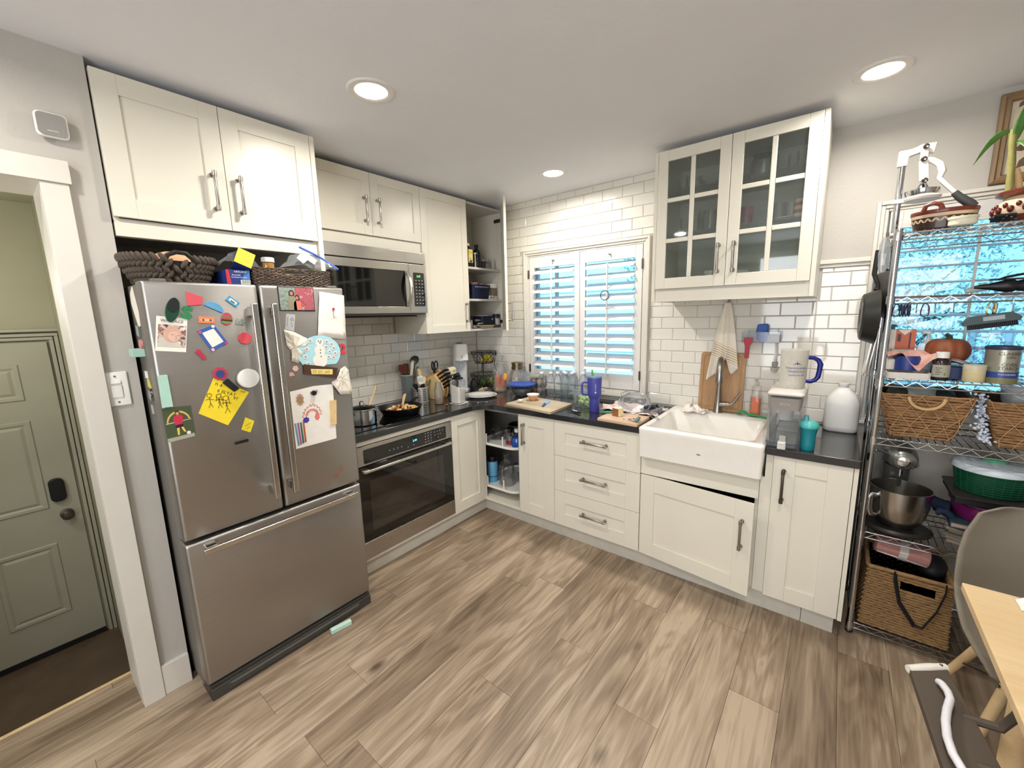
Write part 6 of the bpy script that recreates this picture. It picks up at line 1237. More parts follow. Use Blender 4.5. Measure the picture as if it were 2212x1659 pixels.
# grapes
t = thing('grape_container', 'clear plastic clamshell open lid over green grapes', 'container', (1.372, -.305, ZC)); obj('tub', tub(.075, .092, .095, .012), CLEARP, t); obj('lid', MB().loft([[Vector((x, y, z)) for x, y in rrect(0, 0, 2 * (.084 + g), 2 * (.105 + g), .03)] for g, z in ((0, .099), (.012, .100), (.012, .104), (0, .106), (-.02, .122), (-.03, .126))]), BOT, t)
GRP = mat('green_grape', '#c6dc90', .3, var=.1, scale=30, sss=.1, coat=.3); gme = mesh('grape', MB().ell((0, 0, 0), .0115, .0115, .0145, 12, 8), GRP); rn = random.Random(17); k = 0
for lz in (.018, .038, .058, .074):
    for i in range(16 if lz < .06 else 11):
        x, y = rn.uniform(-.05, .05), rn.uniform(-.066, .066)
        o = bpy.data.objects.new('grape', gme); COL.objects.link(o); o.location = (1.372 + x, -.305 + y, ZC + lz); o.rotation_euler = (rn.uniform(-1, 1), rn.uniform(-1, 1), 0); tag(o, 'green grape in the clear clamshell behind the purple tumbler', 'grape', 'green grapes in the clamshell')
t = thing('tumbler', 'tall purple handled tumbler with a green straw', 'tumbler', (1.498, -.435, ZC))
PUR = mat('purple_powder_coat', '#45489a', .45, bump=.15, bscale=400)
obj('tumbler_body', MB().lathe([(0, 0), (.030, 0), (.032, .003), (.0345, .085), (.0355, .097), (.044, .112), (.0465, .13), (.0485, .235), (.0475, .240), (0, .24)], n=40), PUR, t); obj('lid', MB().lathe([(.049, .237), (.0495, .240), (.049, .247), (.044, .250), (0, .25)], n=36), glass('tumbler_lid', '#bcd4ea', .15, .1, .5, '#b7d3ea'), t)
hx = Vector((-.80, -.60, 0)); obj('tumbler_handle', MB().tube([hx * r_ + Vector((0, 0, z)) for r_, z in ((.044, .205), (.070, .207), (.083, .20), (.086, .185), (.084, .135), (.078, .122), (.060, .118), (.044, .122))], .0075, 10), PUR, t)
obj('straw', MB().tube([(-.012, -.004, .24), (-.015, -.006, .268), (-.016, -.006, .29)], [.0085, .0075, .0055], 10), mat('green_straw', '#5fa04a', .4), t)
am = -.95; obj('emblem', MB().lathe([(.0055, 0), (.0055, .0006), (0, .0006)], f=Fr((.0472 * math.cos(am), .0472 * math.sin(am), .142), (-math.sin(am), math.cos(am), 0), (0, 0, 1)), n=16), WHITEP, t)
vt = text('brümate', .013, Fr((.0482 * math.cos(am), .0482 * math.sin(am), .178), (0, 0, 1), (math.sin(am), -math.cos(am), 0)), cm('#c9cbe2'), t)
# second board with cheese, towel under strainer
t = thing('tea_towel', 'rumpled pinkish white towel under the wire strainer', 'towel', (1.66, -.22, ZC + .001)); TW_ = blotch('pink_towel', ['#d8a896', '#e9dcd8', '#e5c9c0', '#efe6e4'], 30, .9); rr = random.Random(6)
obj('cloth', MB().sheet(lambda u, v: Vector((-.15 + .38 * u + .02 * math.sin(v * 9), -.20 + .27 * v + .02 * math.sin(u * 7), .006 + .018 * abs(math.sin(u * 9 + v * 4)) * abs(math.sin(v * 7 + 1)) + rr.uniform(0, .004))), 22, 16), TW_, t, solid=.002, smooth=60)
t = thing('chopping_board', 'small wooden board with cheese beside the sink', 'cutting board', (1.745, -.545, ZC), world=True); bq2 = [(1.625, -.642), (1.622, -.43), (1.882, -.432), (1.888, -.660)]
obj('board', MB().loft([P3(bq2, ZC + .001), P3(bq2, ZC + .017), P3(inset(bq2, .09), ZC + .017), P3(inset(bq2, .105), ZC + .0155), P3(inset(bq2, .12), ZC + .017)]), wood('pink_beech', '#dcc6b0', '#cfb397', '#b5957a', 0, 1.8, .5, contrast=.6), t, bevel=.002, smooth=15); obj('groove', MB().loft([P3(inset(bq2, g), ZC + .0162) for g in (.096, .112)], False, False), cm('#b98a62'), t)
t = thing('cheese_block', 'block of pale cheese with a brown rind on the small board', 'cheese', (1.708, -.522, ZC + .0175), -.22); obj('cheese', MB().loft([[Vector((x, y, z)) for x, y in ((-.024, -.022), (.024, -.026), (.026, .024), (-.022, .026))] for z in (0, .052)]), cm('#e2d8b2', .5), t, bevel=.002); obj('rind', MB().loft([[Vector((x, y, z)) for x, y in ((-.026, -.0235), (.0235, -.0278), (.0235, -.0262), (-.0255, -.0222))] for z in (0, .050)]), cm('#8a5a38', .5), t)
t = thing('cheese_knife', 'knife with a green handle behind the cheese block', 'knife', (1.63, -.51, ZC + .0175), world=True); obj('knife_handle', MB().tube([(1.605, -.532, ZC + .028), (1.63, -.50, ZC + .028), (1.66, -.468, ZC + .026)], [.009, .010, .008], 8, sq=.7), mat('green_handle', '#2f8a5c', .35), t); obj('knife_blade', MB().prism([(0, -.008), (.05, -.006), (.05, .006), (0, .008)], -.0006, .0006, Fr((1.655, -.472, ZC + .022), (.6, .75, 0), (-.75, .6, 0))), CHROME, t)
t = thing('vegetable_peeler', 'peeler with a grey green handle at the edge of the small board', 'peeler', (1.86, -.59, ZC + .0175), world=True); obj('peeler_handle', MB().tube([(1.868, -.625, ZC + .026), (1.872, -.60, ZC + .036), (1.868, -.575, ZC + .036), (1.855, -.555, ZC + .028)], [.008, .011, .010, .006], 8), cm('#5e7a76', .4), t); obj('peeler_blade', MB().tube([(1.862, -.612, ZC + .022), (1.83, -.60, ZC + .019), (1.81, -.59, ZC + .019)], .0025, 6), CHROME, t)
rn = random.Random(2); mb = MB()
for i in range(9): mb.ell((1.80 + rn.uniform(-.03, .035), -.565 + rn.uniform(-.02, .03), ZC + .0185), .006, .004, .0015, 6, 4)
o = obj('food_scraps', mb, cm('#8a3c2c', .6), kind='stuff'); tag(o, 'little red scraps scattered on the small board', 'scraps')
t = thing('strainer', 'round steel mesh strainer with wire handle resting on the towel', 'strainer', (1.745, -.335, ZC + .055)); tl = Matrix.Rotation(.50, 4, 'X') @ Matrix.Rotation(.16, 4, 'Y')
def tr(p): return tl @ Vector(p)
R_ = .102
obj('mesh_bowl', MB().lathe([(R_ * math.cos(a), -.062 * math.sin(a)) for a in [PI / 2 * i / 8 for i in range(9)]], n=32, f=lambda x, y, z: tr((x, y, z + .022))), glass('steel_mesh', '#e3e6ea', .05, .3, .16, '#c8ccd2'), t); obj('rim', MB().tube([tr((R_ * math.cos(a), R_ * math.sin(a), .022)) for a in [2 * PI * i / 40 for i in range(40)]], .0055, 8, closed=True), CHROME, t)
h0 = Vector((.82, -.57, 0)); n0 = Vector((.57, .82, 0)); obj('wire_handle', MB().tube([tr(h0 * a_ + n0 * b_ + Vector((0, 0, c_))) for a_, b_, c_ in ((.10, .014, .022), (.15, .010, .033), (.235, .008, .058), (.243, 0, .060), (.235, -.008, .058), (.15, -.010, .033), (.10, -.014, .022))], .003, 6), CHROME, t)
obj('rest_hook', MB().tube([tr((-h0 * .10 + n0 * .035) + Vector((0, 0, .022))), tr(-h0 * .128 + n0 * .02 + Vector((0, 0, .024))), tr(-h0 * .128 - n0 * .02 + Vector((0, 0, .024))), tr((-h0 * .10 - n0 * .035) + Vector((0, 0, .022)))], .003, 6), CHROME, t)
t = thing('berry_clamshell', 'clear box of blackberries left of the sink', 'berries', (1.850, -.315, ZC), -.2); obj('clamshell', tub(.042, .085, .045, .006), CLEARP, t)
bme_ = mesh('blackberry', MB().ell((0, 0, 0), .010, .010, .013, 8, 6), mat('blackberry', '#1a1c2c', .35, bump=.6, bscale=300)); rn = random.Random(12)
for lz in (.016, .034, .048):
    for i in range(14): o = bpy.data.objects.new('blackberry', bme_); COL.objects.link(o); a, b = rn.uniform(-.03, .03), rn.uniform(-.072, .072); o.location = (1.850 + a * .98 + b * .2, -.315 + b * .98 - a * .2, ZC + lz); tag(o, 'dark blackberry in the clear box left of the sink', 'blackberry', 'blackberries in the clear box')
t = thing('ring_ornament', 'dark ring ornament hanging on the right shutter tilt rod', 'ornament', (1.392, -.0795, 1.711)); obj('ring', MB().tube([(.034 * math.cos(a), 0, .034 * math.sin(a)) for a in [2 * PI * i / 32 for i in range(32)]], .0035, 8, closed=True), mat('ring_blue_grey', '#3f5a78', .3, .4), t); obj('clear_film', MB().lathe([(0, 0), (.033, 0), (.033, .001), (0, .001)], f=Fr((0, 0, 0), (1, 0, 0), (0, 0, 1)), n=28), CLEAR, t); obj('hanger', MB().tube([(0, 0, .034), (0, .004, .044), (0, .012, .048)], .0015, 5), NICKEL, t)
# ---------------------------------------------------------------- around the sink
t = thing('wood_cutting_board', 'brown wooden cutting board leaning on the tiles behind the faucet', 'cutting board', (2.20, -.03, .931), world=True)
bf = Fr((2.20, -.052, .9305), (1, 0, -.004), (0, .085, .996)); bo = lambda g, w_: [bf(u, v, w_) for u, v in rrect(0, .192, .262 - 2 * g, .380 - 2 * g, .018)]
obj('board', MB().loft([bo(0, -.018), bo(0, 0), bo(.018, 0), bo(.022, -.003), bo(.026, 0)]), BOARDW, t, bevel=.002, smooth=15)
t = thing('dish_towel', 'cream striped dish towel hanging from the glass cabinet', 'towel', (2.215, -.054, 1.638))
def tw(u, v):
    s = u * 2 - 1; hw = .012 + .078 * v ** .75; L_ = .43 + .085 * max(0, -s - .1) - .03 * max(0, s - .55) - .075 * math.exp(-((s - .22) / .2) ** 2) + .03 * math.exp(-((s - .62) / .25) ** 2)
    return Vector((s * hw - .012 * v, -.011 * math.sin(s * 5.2 + .6) * v ** .6 - .003 * math.sin(s * 11) * v, -v * L_ - .004))
k = NT('striped_towel'); k.p.inputs['Roughness'].default_value = .95; k.p.inputs['Sheen Weight'].default_value = .2
tc = k.N('ShaderNodeTexCoord'); sx = k.N('ShaderNodeSeparateXYZ'); k.L(tc.outputs['Object'], sx.inputs[0])
a = k.N('ShaderNodeMath', operation='MULTIPLY_ADD', ins={1: .45}); k.L(sx.outputs['X'], a.inputs[0]); k.L(sx.outputs['Z'], a.inputs[2]); b = k.N('ShaderNodeMath', operation='MULTIPLY', ins={1: 420.0}); k.L(a.outputs[0], b.inputs[0]); s_ = k.N('ShaderNodeMath', operation='SINE'); k.L(b.outputs[0], s_.inputs[0])
band = k.ramp([(0, '#000000'), (.30, '#000000'), (.34, '#ffffff'), (.62, '#ffffff'), (.66, '#000000')]); mr = k.N('ShaderNodeMapRange', ins={1: -.46, 2: -.18}); k.L(a.outputs[0], mr.inputs[0]); k.L(mr.outputs[0], band.inputs[0])
m_ = k.N('ShaderNodeMath', operation='MULTIPLY'); k.L(s_.outputs[0], m_.inputs[0]); k.L(band.outputs[0], m_.inputs[1]); r_ = k.ramp([(.1, '#e2dacb'), (.6, '#b59d80')]); k.L(m_.outputs[0], r_.inputs[0]); k.L(r_.outputs[0], k.p.inputs['Base Color'])
obj('cloth', MB().sheet(tw, 36, 28), k.m, t, solid=.0025, smooth=70); obj('hang_loop', MB().tube([(0, 0, -.01), (.004, .002, .03), (.008, .004, .052), (.012, .002, .03), (.010, 0, -.01)], .003, 6), cm('#7a7268'), t)
t = thing('wall_caddy', 'clear plastic caddy stuck to the tiles beside the towel', 'caddy', (2.408, -.008, 1.415)); CADM = glass('caddy_plastic', '#f8fafb', .02, .1, .06, '#f2f4f5')
cb = MB().box((-.098, -.085, -.032), (.098, .0, -.029)).box((-.098, -.085, -.029), (-.095, .0, .038)).box((.095, -.085, -.029), (.098, .0, .038)).box((-.098, -.085, -.029), (.098, -.082, .034)).box((-.098, -.003, -.03), (.098, 0, .04)); obj('caddy_tray', cb, CADM, t, bevel=.001)
t = thing('scrub_brush', 'royal blue palm scrub brush sticking out of the caddy', 'brush', (2.425, -.05, 1.388)); F_ = Fr((0, 0, 0), (.93, 0, .36), (-.36, 0, .93)); obj('brush_body', MB().prism([(-.022, .0), (.03, .0), (.036, .05), (.05, .085), (.044, .098), (.0, .112), (-.022, .075), (-.034, .03)], -.028, .0, F_), mat('royal_blue', '#1f56a8', .45), t, bevel=.006); bt = MB()
for i in range(7):
    for j in range(5): bt.cyl(F_(-.02 + i * .008, .012 + j * .012, .0), F_(-.02 + i * .008, .012 + j * .012, .014), .0032, n=6)
obj('bristles', bt, cm('#2d66b8'), t, kind='stuff')
t = thing('scraper', 'dark red scraper hanging over the front of the caddy', 'scraper', (2.345, -.102, 1.29)); obj('scraper_handle', MB().prism([(-.011, 0), (.011, 0), (.014, .075), (.026, .10), (.026, .125), (-.02, .125), (-.02, .10), (-.013, .075)], -.004, .004, FY(0)), mat('crimson_plastic', '#a01e34', .4), t, bevel=.002)
o = obj('sponge', MB().box((-.032, -.02, -.02), (.032, .02, .02)), blotch('grey_sponge', ['#7d7a72', '#a8a59c', '#5f5c55'], 120, .9), bevel=.006); o.location = (2.472, -.045, 1.410); tag(o, 'grey worn sponge at the right end of the caddy', 'sponge')
t = thing('dish_brush', 'white handled dish brush hanging below the caddy', 'brush', (2.485, -.022, 1.205)); obj('brush_handle', MB().tube([(0, 0, .175), (.002, -.004, .14), (.004, -.006, .10), (-.002, -.004, .075), (0, 0, .06)], [.007, .009, .011, .008, .009], 8, sq=.6), WHITEP, t); obj('brush_head', MB().box((-.014, -.012, .03), (.014, .010, .062)), cm('#8f8c88'), t, bevel=.003); obj('suction_cup', MB().lathe([(0, 0), (.012, .0), (.02, .012), (.022, .024), (0, .026)], f=Fr((0, 0, 0), (1, 0, 0), (0, 1, 0)), n=16), FROST, t)
t = thing('soap_bottle', 'clear pump bottle part full of orange soap on the sink', 'soap bottle', (2.408, -.070, .9305)); obj('soap', MB().loft([[Vector((x, y, z)) for x, y in rrect(0, 0, .050, .050, .012)] for z in (.003, .118)]), mat('orange_soap', '#e07a55', .2, coat=.5), t); obj('bottle_body', MB().loft([[Vector((x, y, z)) for x, y in rrect(0, 0, s, s, .013)] for s, z in ((.052, 0), (.056, .003), (.056, .125), (.05, .134), (.05, .185), (.02, .198))]), CLEAR, t); obj('pump', MB().lathe([(.011, .196), (.011, .212), (.005, .214), (.005, .228), (0, .229)], n=14).tube([(0, 0, .226), (-.012, -.022, .228)], .006, 8), FROST, t)
t = thing('green_brush', 'green slotted spoon shaped brush lying on the back of the sink', 'brush', (2.37, -.10, .9305), world=True); G_ = mat('kelly_green', '#1f8a4c', .4); obj('brush_handle', MB().tube([(2.375, -.105, .942), (2.42, -.112, .944), (2.475, -.118, .937)], [.008, .0065, .007], 8), G_, t); hb_ = MB()
for i in range(5): y = -.022 + i * .011; hb_.tube([(2.375, -.105 + y * .3, .944), (2.355, -.100 + y, .955), (2.325, -.098 + y, .952), (2.312, -.098 + y * .5, .940)], .0036, 6)
obj('brush_head', hb_, G_, t)
t = thing('dish_rag', 'crumpled white and mauve rag on the back edge of the sink', 'rag', (2.075, -.165, .931)); rr = random.Random(19)
def rag(u, v): x = (u - .5) * .145; y = (v - .5) * .10; return Vector((x + .008 * math.sin(v * 9), y - .01 * math.sin(u * 7), .004 + .055 * math.exp(-((u - .45) ** 2 + (v - .5) ** 2) * 7) * (.6 + .4 * math.sin(u * 14 + v * 9)) + .008 * abs(math.sin(u * 11) * math.sin(v * 13)) + rr.uniform(0, .004)))
obj('cloth', MB().sheet(rag, 20, 16), blotch('rag_print', ['#8d7f8c', '#e5ded4', '#e9e3d8', '#b9a9ae'], 26, .95), t, solid=.003, smooth=70)
# ---------------------------------------------------------------- right worktop
t = thing('water_dispenser', 'long clear filtering water dispenser with a grey lid', 'water dispenser', (2.600, -.44, ZC))
def dl(hx, y0, y1, z, r=.016): return [Vector((x, y, z)) for x, y in rrect(0, (y0 + y1) / 2, 2 * hx, y1 - y0, r)]
obj('tank', MB().loft([dl(.062, -.192, .17, 0), dl(.064, -.195, .172, .004), dl(.071, -.203, .180, .255), dl(.073, -.205, .182, .258), dl(.069, -.201, .178, .258), dl(.061, -.191, .168, .006)]), glass('dispenser_plastic', '#fafbfc', .0, .05, .06, '#f4f5f7'), t); obj('water', MB().loft([dl(.060, -.189, .167, .0065), dl(.0625, -.192, .169, .095)]), glass('dispenser_water', '#eef3f5', .0, .02, .06, '#e6eaee'), t)
GRL = mat('warm_grey_plastic', '#b5aaa2', .35); obj('reservoir', MB().loft([dl(.060, -.180, .15, .185), dl(.064, -.188, .155, .245)]), GRL, t, label='warm grey inner reservoir'); obj('filter_cup', MB().lathe([(0, .12), (.030, .12), (.034, .185), (0, .185)], c=(0, -.08, 0)), cm('#d6d4d2', .3), t)
obj('lid', MB().loft([dl(.072, -.205, .182, .2595), dl(.074, -.207, .184, .263), dl(.074, -.207, .184, .268), dl(.066, -.195, .172, .278), dl(.05, -.12, .15, .280)]), cm('#cdc8c0', .35), t)
obj('base_line', MB().loft([dl(.0665, -.1975, .1745, .020), dl(.067, -.198, .175, .023)], False, False), cm('#3a3f8a'), t); obj('tap', MB().box((-.014, -.232, .004), (.020, -.200, .040)).box((-.006, -.236, .030), (.012, -.228, .036)), cm('#cdcbc8', .35), t, bevel=.003); obj('tap_neck', MB().box((-.010, -.210, .04), (.016, -.196, .065)), FROST, t, bevel=.002); text('BRITA', .017, Fr((0, -.1895, .216), (1, 0, 0), (0, .0, 1)), cm('#e9e4de'), t)
t = thing('hospital_pitcher', 'frosted plastic mug with navy handle standing on the water dispenser', 'mug', (2.612, -.495, ZC + .2805)); obj('mug_body', MB().lathe([(0, 0), (.0525, 0), (.0535, .004), (.0525, .014), (.054, .018), (.0585, .182), (.060, .188), (.0575, .189), (.0555, .18), (.051, .018), (0, .012)], n=40), FROST, t)
hd = Vector((.97, .25, 0)); obj('mug_handle', MB().tube([hd * r_ + Vector((0, 0, z)) for r_, z in ((.056, .150), (.080, .148), (.098, .138), (.108, .118), (.106, .085), (.102, .055), (.092, .040), (.075, .032), (.054, .034))], [.010, .010, .011, .012, .011, .011, .010, .0095, .009], 10), mat('navy_handle', '#13207c', .3), t)
BL = cm('#2b3a86'); text('Intermountain', .0165, None, BL, t, wrap=(.0572, -1.25, .103)); text('Healthcare', .0155, None, BL, t, wrap=(.0568, -1.25, .086), sx=1.05); text('healing for life', .012, None, BL, t, wrap=(.0563, -1.25, .068), shear=.3)
em = MB(); a0 = -1.25
for u0, v0, w_, h_ in ((0, 0, .004, .010), (-.007, -.001, .003, .005), (.007, -.001, .003, .005), (-.013, -.003, .003, .0025), (.013, -.003, .003, .0025)):
    c_ = Fr((.0585 * math.cos(a0 + u0 / .0575), .0585 * math.sin(a0 + u0 / .0575), .124 + v0), (-math.sin(a0 + u0 / .0575), math.cos(a0 + u0 / .0575), 0), (0, 0, 1)); em.prism([(-w_, 0), (0, -h_ * .6), (w_, 0), (0, h_)], 0, .0006, c_)
obj('emblem', em, BL, t, kind='stuff')
t = thing('sippy_cup', 'teal toddler sippy cup in front of the milk jug', 'sippy cup', (2.700, -.585, ZC)); TE = mat('teal_plastic', '#17808c', .35, coat=.2); TL = mat('aqua_plastic', '#4eb0ae', .3, coat=.3)
obj('cup_body', MB().lathe([(0, 0), (.027, 0), (.0285, .003), (.0295, .03), (.030, .07), (.034, .098), (.0375, .108), (.036, .112), (0, .112)], n=32), TE, t); obj('lid', MB().lathe([(.0385, .108), (.040, .112), (.0395, .122), (.033, .134), (.02, .142), (0, .145)], n=32), TL, t); obj('spout', MB().loft([[Vector((-.013 + x, -.004 + y, z)) for x, y in rrect(0, 0, w_, w_ * .8, .005)] for w_, z in ((.026, .136), (.019, .150), (.017, .164), (.014, .167))]), TE, t)
t = thing('milk_jug', 'translucent white gallon jug against the right end of the tiles', 'jug', (2.820, -.098, ZC)); JUG = mat('milk_jug_hdpe', '#dededb', .4, var=.02, sss=.3)
def jl(s, z, r=.035): return [Vector((x, y, z)) for x, y in rrect(0, 0, .150 * s, .150 * s, r * s)]
obj('jug_body', MB().loft([jl(.86, 0), jl(.97, .008), jl(1, .03), jl(1, .150), jl(.97, .165), jl(.72, .205), jl(.40, .232), [Vector((.026 * math.cos(PI / 2 * (k // 5) + PI / 8 * (k % 5)), .026 * math.sin(PI / 2 * (k // 5) + PI / 8 * (k % 5)), .238)) for k in range(20)]]), JUG, t, smooth=50); obj('neck', MB().lathe([(.020, .236), (.020, .250), (.024, .251), (.024, .262), (.018, .264), (0, .262)], n=24), JUG, t); obj('jug_handle', MB().tube([(.05, .035, .20), (.07, .05, .17), (.072, .052, .12), (.06, .045, .09)], .012, 8), JUG, t)
obj('print_patch', MB().box((.0752, -.045, .06), (.0758, -.01, .11)).box((.0752, -.04, .115), (.0758, -.02, .14)), cm('#5a4f60'), t)
# ================================================================ chrome wire rack
RX0, RX1, RY0, RY1 = 2.935, 4.115, -.51, -.13
SH = {'top': 1.882, 'second': 1.620, 'third': 1.262, 'fourth': .994, 'fifth': .535, 'lowest': .055}
t = thing('wire_rack', 'tall chrome wire shelving rack in front of the right window', 'shelving rack', (RX0, RY0, 0), world=True)
for x in (RX0, RX1):
    for y in (RY0, RY1):
        pm = MB().cyl((x, y, .012), (x, y, 1.895), .0127, n=14)
        po = obj('post', pm, CHROME, t); obj('foot', MB().lathe([(0, 0), (.014, 0), (.016, .006), (.011, .013), (0, .013)], c=(x, y, 0), n=12), BLACK, po); obj('post_cap', MB().lathe([(.013, 1.893), (.0135, 1.896), (.0135, 1.90), (0, 1.902)], c=(x, y, 0), n=14), CHROME, po)
        for z in SH.values(): obj('collar', MB().lathe([(.0128, -.03), (.017, -.03), (.0155, .004), (.0128, .004)], c=(x, y, z), n=14), CHROME, po)
for k_, z in SH.items():
    sh = MB()
    for zz in (z, z - .028):
        for y in (RY0, RY1): sh.cyl((RX0 + .012, y, zz), (RX1 - .012, y, zz), .003, n=6)
        for x in (RX0, RX1): sh.cyl((x, RY0 + .012, zz), (x, RY1 - .012, zz), .003, n=6)
    n = 36
    for y in (RY0, RY1): sh.tube([(RX0 + .02 + (RX1 - RX0 - .04) * i / n, y, z - (.002 if i % 2 else .026)) for i in range(n + 1)], .002, 5)
    n = 12
    for x in (RX0, RX1): sh.tube([(x, RY0 + .02 + (RY1 - RY0 - .04) * i / n, z - (.002 if i % 2 else .026)) for i in range(n + 1)], .002, 5)
    so = obj('shelf_frame', sh, CHROME, t); dk = MB()
    for i in range(1, 46): x = RX0 + (RX1 - RX0) * i / 46; dk.cyl((x, RY0, z + .003), (x, RY1, z + .003), .0019, n=5)
    for y in (RY0 + .13, RY0 + .25): dk.cyl((RX0, y, z - .001), (RX1, y, z - .001), .003, n=6)
    obj('deck_wires', dk, CHROME, so, kind='stuff')
def R(k_): return SH[k_] + .0055
# ---------------------------------------------------------------- top shelf
ZT_ = R('top')
t = thing('citrus_press', 'white lever citrus press with a steel cup on the top rack shelf', 'juicer', (2.93, -.35, ZT_), world=True)
WH = mat('white_enamel', '#e7e3da', .3, var=.02)
obj('foot', MB().box((2.915, -.40, ZT_), (2.955, -.30, ZT_ + .012)).box((2.955, -.40, ZT_), (2.967, -.385, ZT_ + .010)).box((2.955, -.315, ZT_), (3.05, -.30, ZT_ + .010)), WH, t, bevel=.004); obj('column', MB().cyl((2.930, -.35, ZT_ + .01), (2.930, -.35, 2.19), .0115, n=14), CHROME, t)
fy = FY(-.35); obj('top_arm', MB().prism([(2.912, 2.182), (2.944, 2.182), (2.948, 2.218), (2.990, 2.228), (3.024, 2.216), (3.030, 2.256), (2.985, 2.258), (2.955, 2.246), (2.914, 2.246)], -.014, .014, fy), WH, t, bevel=.003)
lk = MB()
for a, b, w_ in (((2.995, 2.243), (2.994, 2.192), .013), ((2.994, 2.192), (3.004, 2.105), .015)): d = Vector((b[0] - a[0], b[1] - a[1])); n_ = Vector((-d.y, d.x)).normalized() * w_; lk.prism([(a[0] + n_.x, a[1] + n_.y), (a[0] - n_.x, a[1] - n_.y), (b[0] - n_.x, b[1] - n_.y), (b[0] + n_.x, b[1] + n_.y)], .015, .024, fy)
obj('link_plate', lk, WH, t, bevel=.004)
for u, v in ((2.996, 2.243), (2.994, 2.194), (3.005, 2.107)): obj('pivot_bolt', MB().lathe([(0, .0), (.0105, 0), (.0105, .006), (.007, .009), (.004, .007), (0, .007)], f=Fr(fy(u, v, .024), (1, 0, 0), (0, 0, 1)), n=14), NICKELD, t)
obj('lever', MB().tube([(2.998, -.362, 2.196), (3.02, -.364, 2.186), (3.045, -.366, 2.165), (3.057, -.367, 2.135), (3.050, -.368, 2.108), (3.062, -.37, 2.09), (3.105, -.373, 2.035)], [.010, .0115, .0125, .0125, .0095, .0085, .0085], 12), WH, t); obj('lever_grip', MB().tube([(3.100, -.373, 2.041), (3.116, -.374, 2.020), (3.150, -.376, 1.988), (3.163, -.377, 1.974)], [.012, .0145, .0175, .015], 12), mat('charcoal_grip', '#3a3c3d', .6), t)
obj('cup_arm', MB().box((2.908, -.366, 2.028), (3.065, -.334, 2.046)).lathe([(0, 2.029), (.058, 2.029), (.062, 2.040), (.06, 2.046), (0, 2.046)], c=(3.005, -.35, 0), n=28), WH, t, bevel=.003); obj('press_cup', MB().lathe([(.02, 2.047), (.050, 2.047), (.056, 2.062), (.0565, 2.072), (.053, 2.072), (.049, 2.055), (0, 2.052)], c=(3.003, -.35, 0), n=30), CHROME, t); obj('press_rod', MB().cyl((3.004, -.35, 2.10), (3.004, -.35, 2.066), .010, .028, n=16), CHROME, t)
TERRA = mat('terracotta_glaze', '#6e2f20', .3, var=.2, scale=30, coat=.3); BAND = mat('cream_clay', '#cdb598', .5)
t = thing('clay_dish', 'brown painted clay oval dish with loop handles on the top shelf', 'dish', (3.072, -.425, ZT_), .05)
ov = lambda rx, ry, z: [Vector((rx * math.cos(a), ry * math.sin(a), z)) for a in [2 * PI * i / 32 for i in range(32)]]
obj('dish_body', MB().loft([ov(.078, .05, 0), ov(.088, .058, .006), ov(.097, .066, .05)], True, False), mat('dark_painted_clay', '#38221a', .35, var=.3, scale=40, coat=.3), t); obj('cream_band', MB().loft([ov(.0972, .0662, .050), ov(.099, .068, .062)], False, False), BAND, t); obj('rim', MB().loft([ov(.099, .068, .062), ov(.102, .071, .070), ov(.101, .070, .078), ov(.095, .064, .078), ov(.084, .054, .01)], False, True), TERRA, t)
obj('loop_handle', MB().tube([(-.072, -.055, .070), (-.066, -.062, .094), (-.045, -.066, .102), (-.024, -.069, .092), (-.018, -.070, .072)], [.009, .0085, .008, .0085, .010], 8), TERRA, t)
pt = MB(); rn = random.Random(3)
for i in range(11):
    a = PI * 1.02 + i * .26; p = Vector((.0935 * math.cos(a), .0635 * math.sin(a), .030)); F_ = Fr(p, (-math.sin(a), math.cos(a), 0), (math.cos(a) * .18, math.sin(a) * .18, 1), (math.cos(a), math.sin(a), -.18))
    for q in (-.7, .7): pt.prism([(x * math.cos(q) - y * math.sin(q), x * math.sin(q) + y * math.cos(q)) for x, y in circ(0, .011, .0035, 8, .010)], .0008, .0016, F_)
obj('painted_leaves', pt, BAND, t, kind='stuff')
t = thing('cream_ramekin', 'small cream oval dish in front of the clay dish', 'dish', (3.118, -.505, ZT_ + .001)); ov2 = lambda s, z: [Vector((.042 * s * math.cos(a), .028 * s * math.sin(a), z)) for a in [2 * PI * i / 24 for i in range(24)]]
obj('dish_body', MB().loft([ov2(.86, 0), ov2(.97, .004), ov2(.97, .024), ov2(1.04, .025), ov2(1.04, .034), ov2(.92, .034), ov2(.9, .006)]), cm('#d9d6c0', .35), t)
t = thing('bamboo_pot', 'round painted clay pot of lucky bamboo on the top rack shelf', 'potted plant', (3.300, -.39, ZT_))
obj('pot_body', MB().lathe([(0, 0), (.058, 0), (.072, .012), (.086, .045), (.080, .075), (.066, .088), (.062, .098)], n=36), BAND, t); obj('brown_glaze', MB().lathe([(.0585, .0005), (.0728, .012), (.0800, .028)], n=36), TERRA, t); obj('pot_rim', MB().lathe([(.062, .097), (.086, .108), (.088, .118), (.084, .120), (.060, .108), (0, .104)], n=36), TERRA, t)
dots = MB()
for i in range(14):
    for h, dr_, s in ((.050, 0, .013), (.066, .22, .010)): a = 2 * PI * i / 14 + dr_; r_ = .086 if h < .06 else .083; dots.ell((r_ * math.cos(a), r_ * math.sin(a), h), s * .8, s * .8, s, 8, 6)
obj('painted_dots', dots, mat('maroon_glaze', '#5a1c1c', .25, coat=.4), t, kind='stuff')
STK = mat('bamboo_stalk', '#8f8a4e', .5, var=.2, scale=40); STB = mat('dry_sheath', '#c9a97a', .6, var=.2, scale=40)
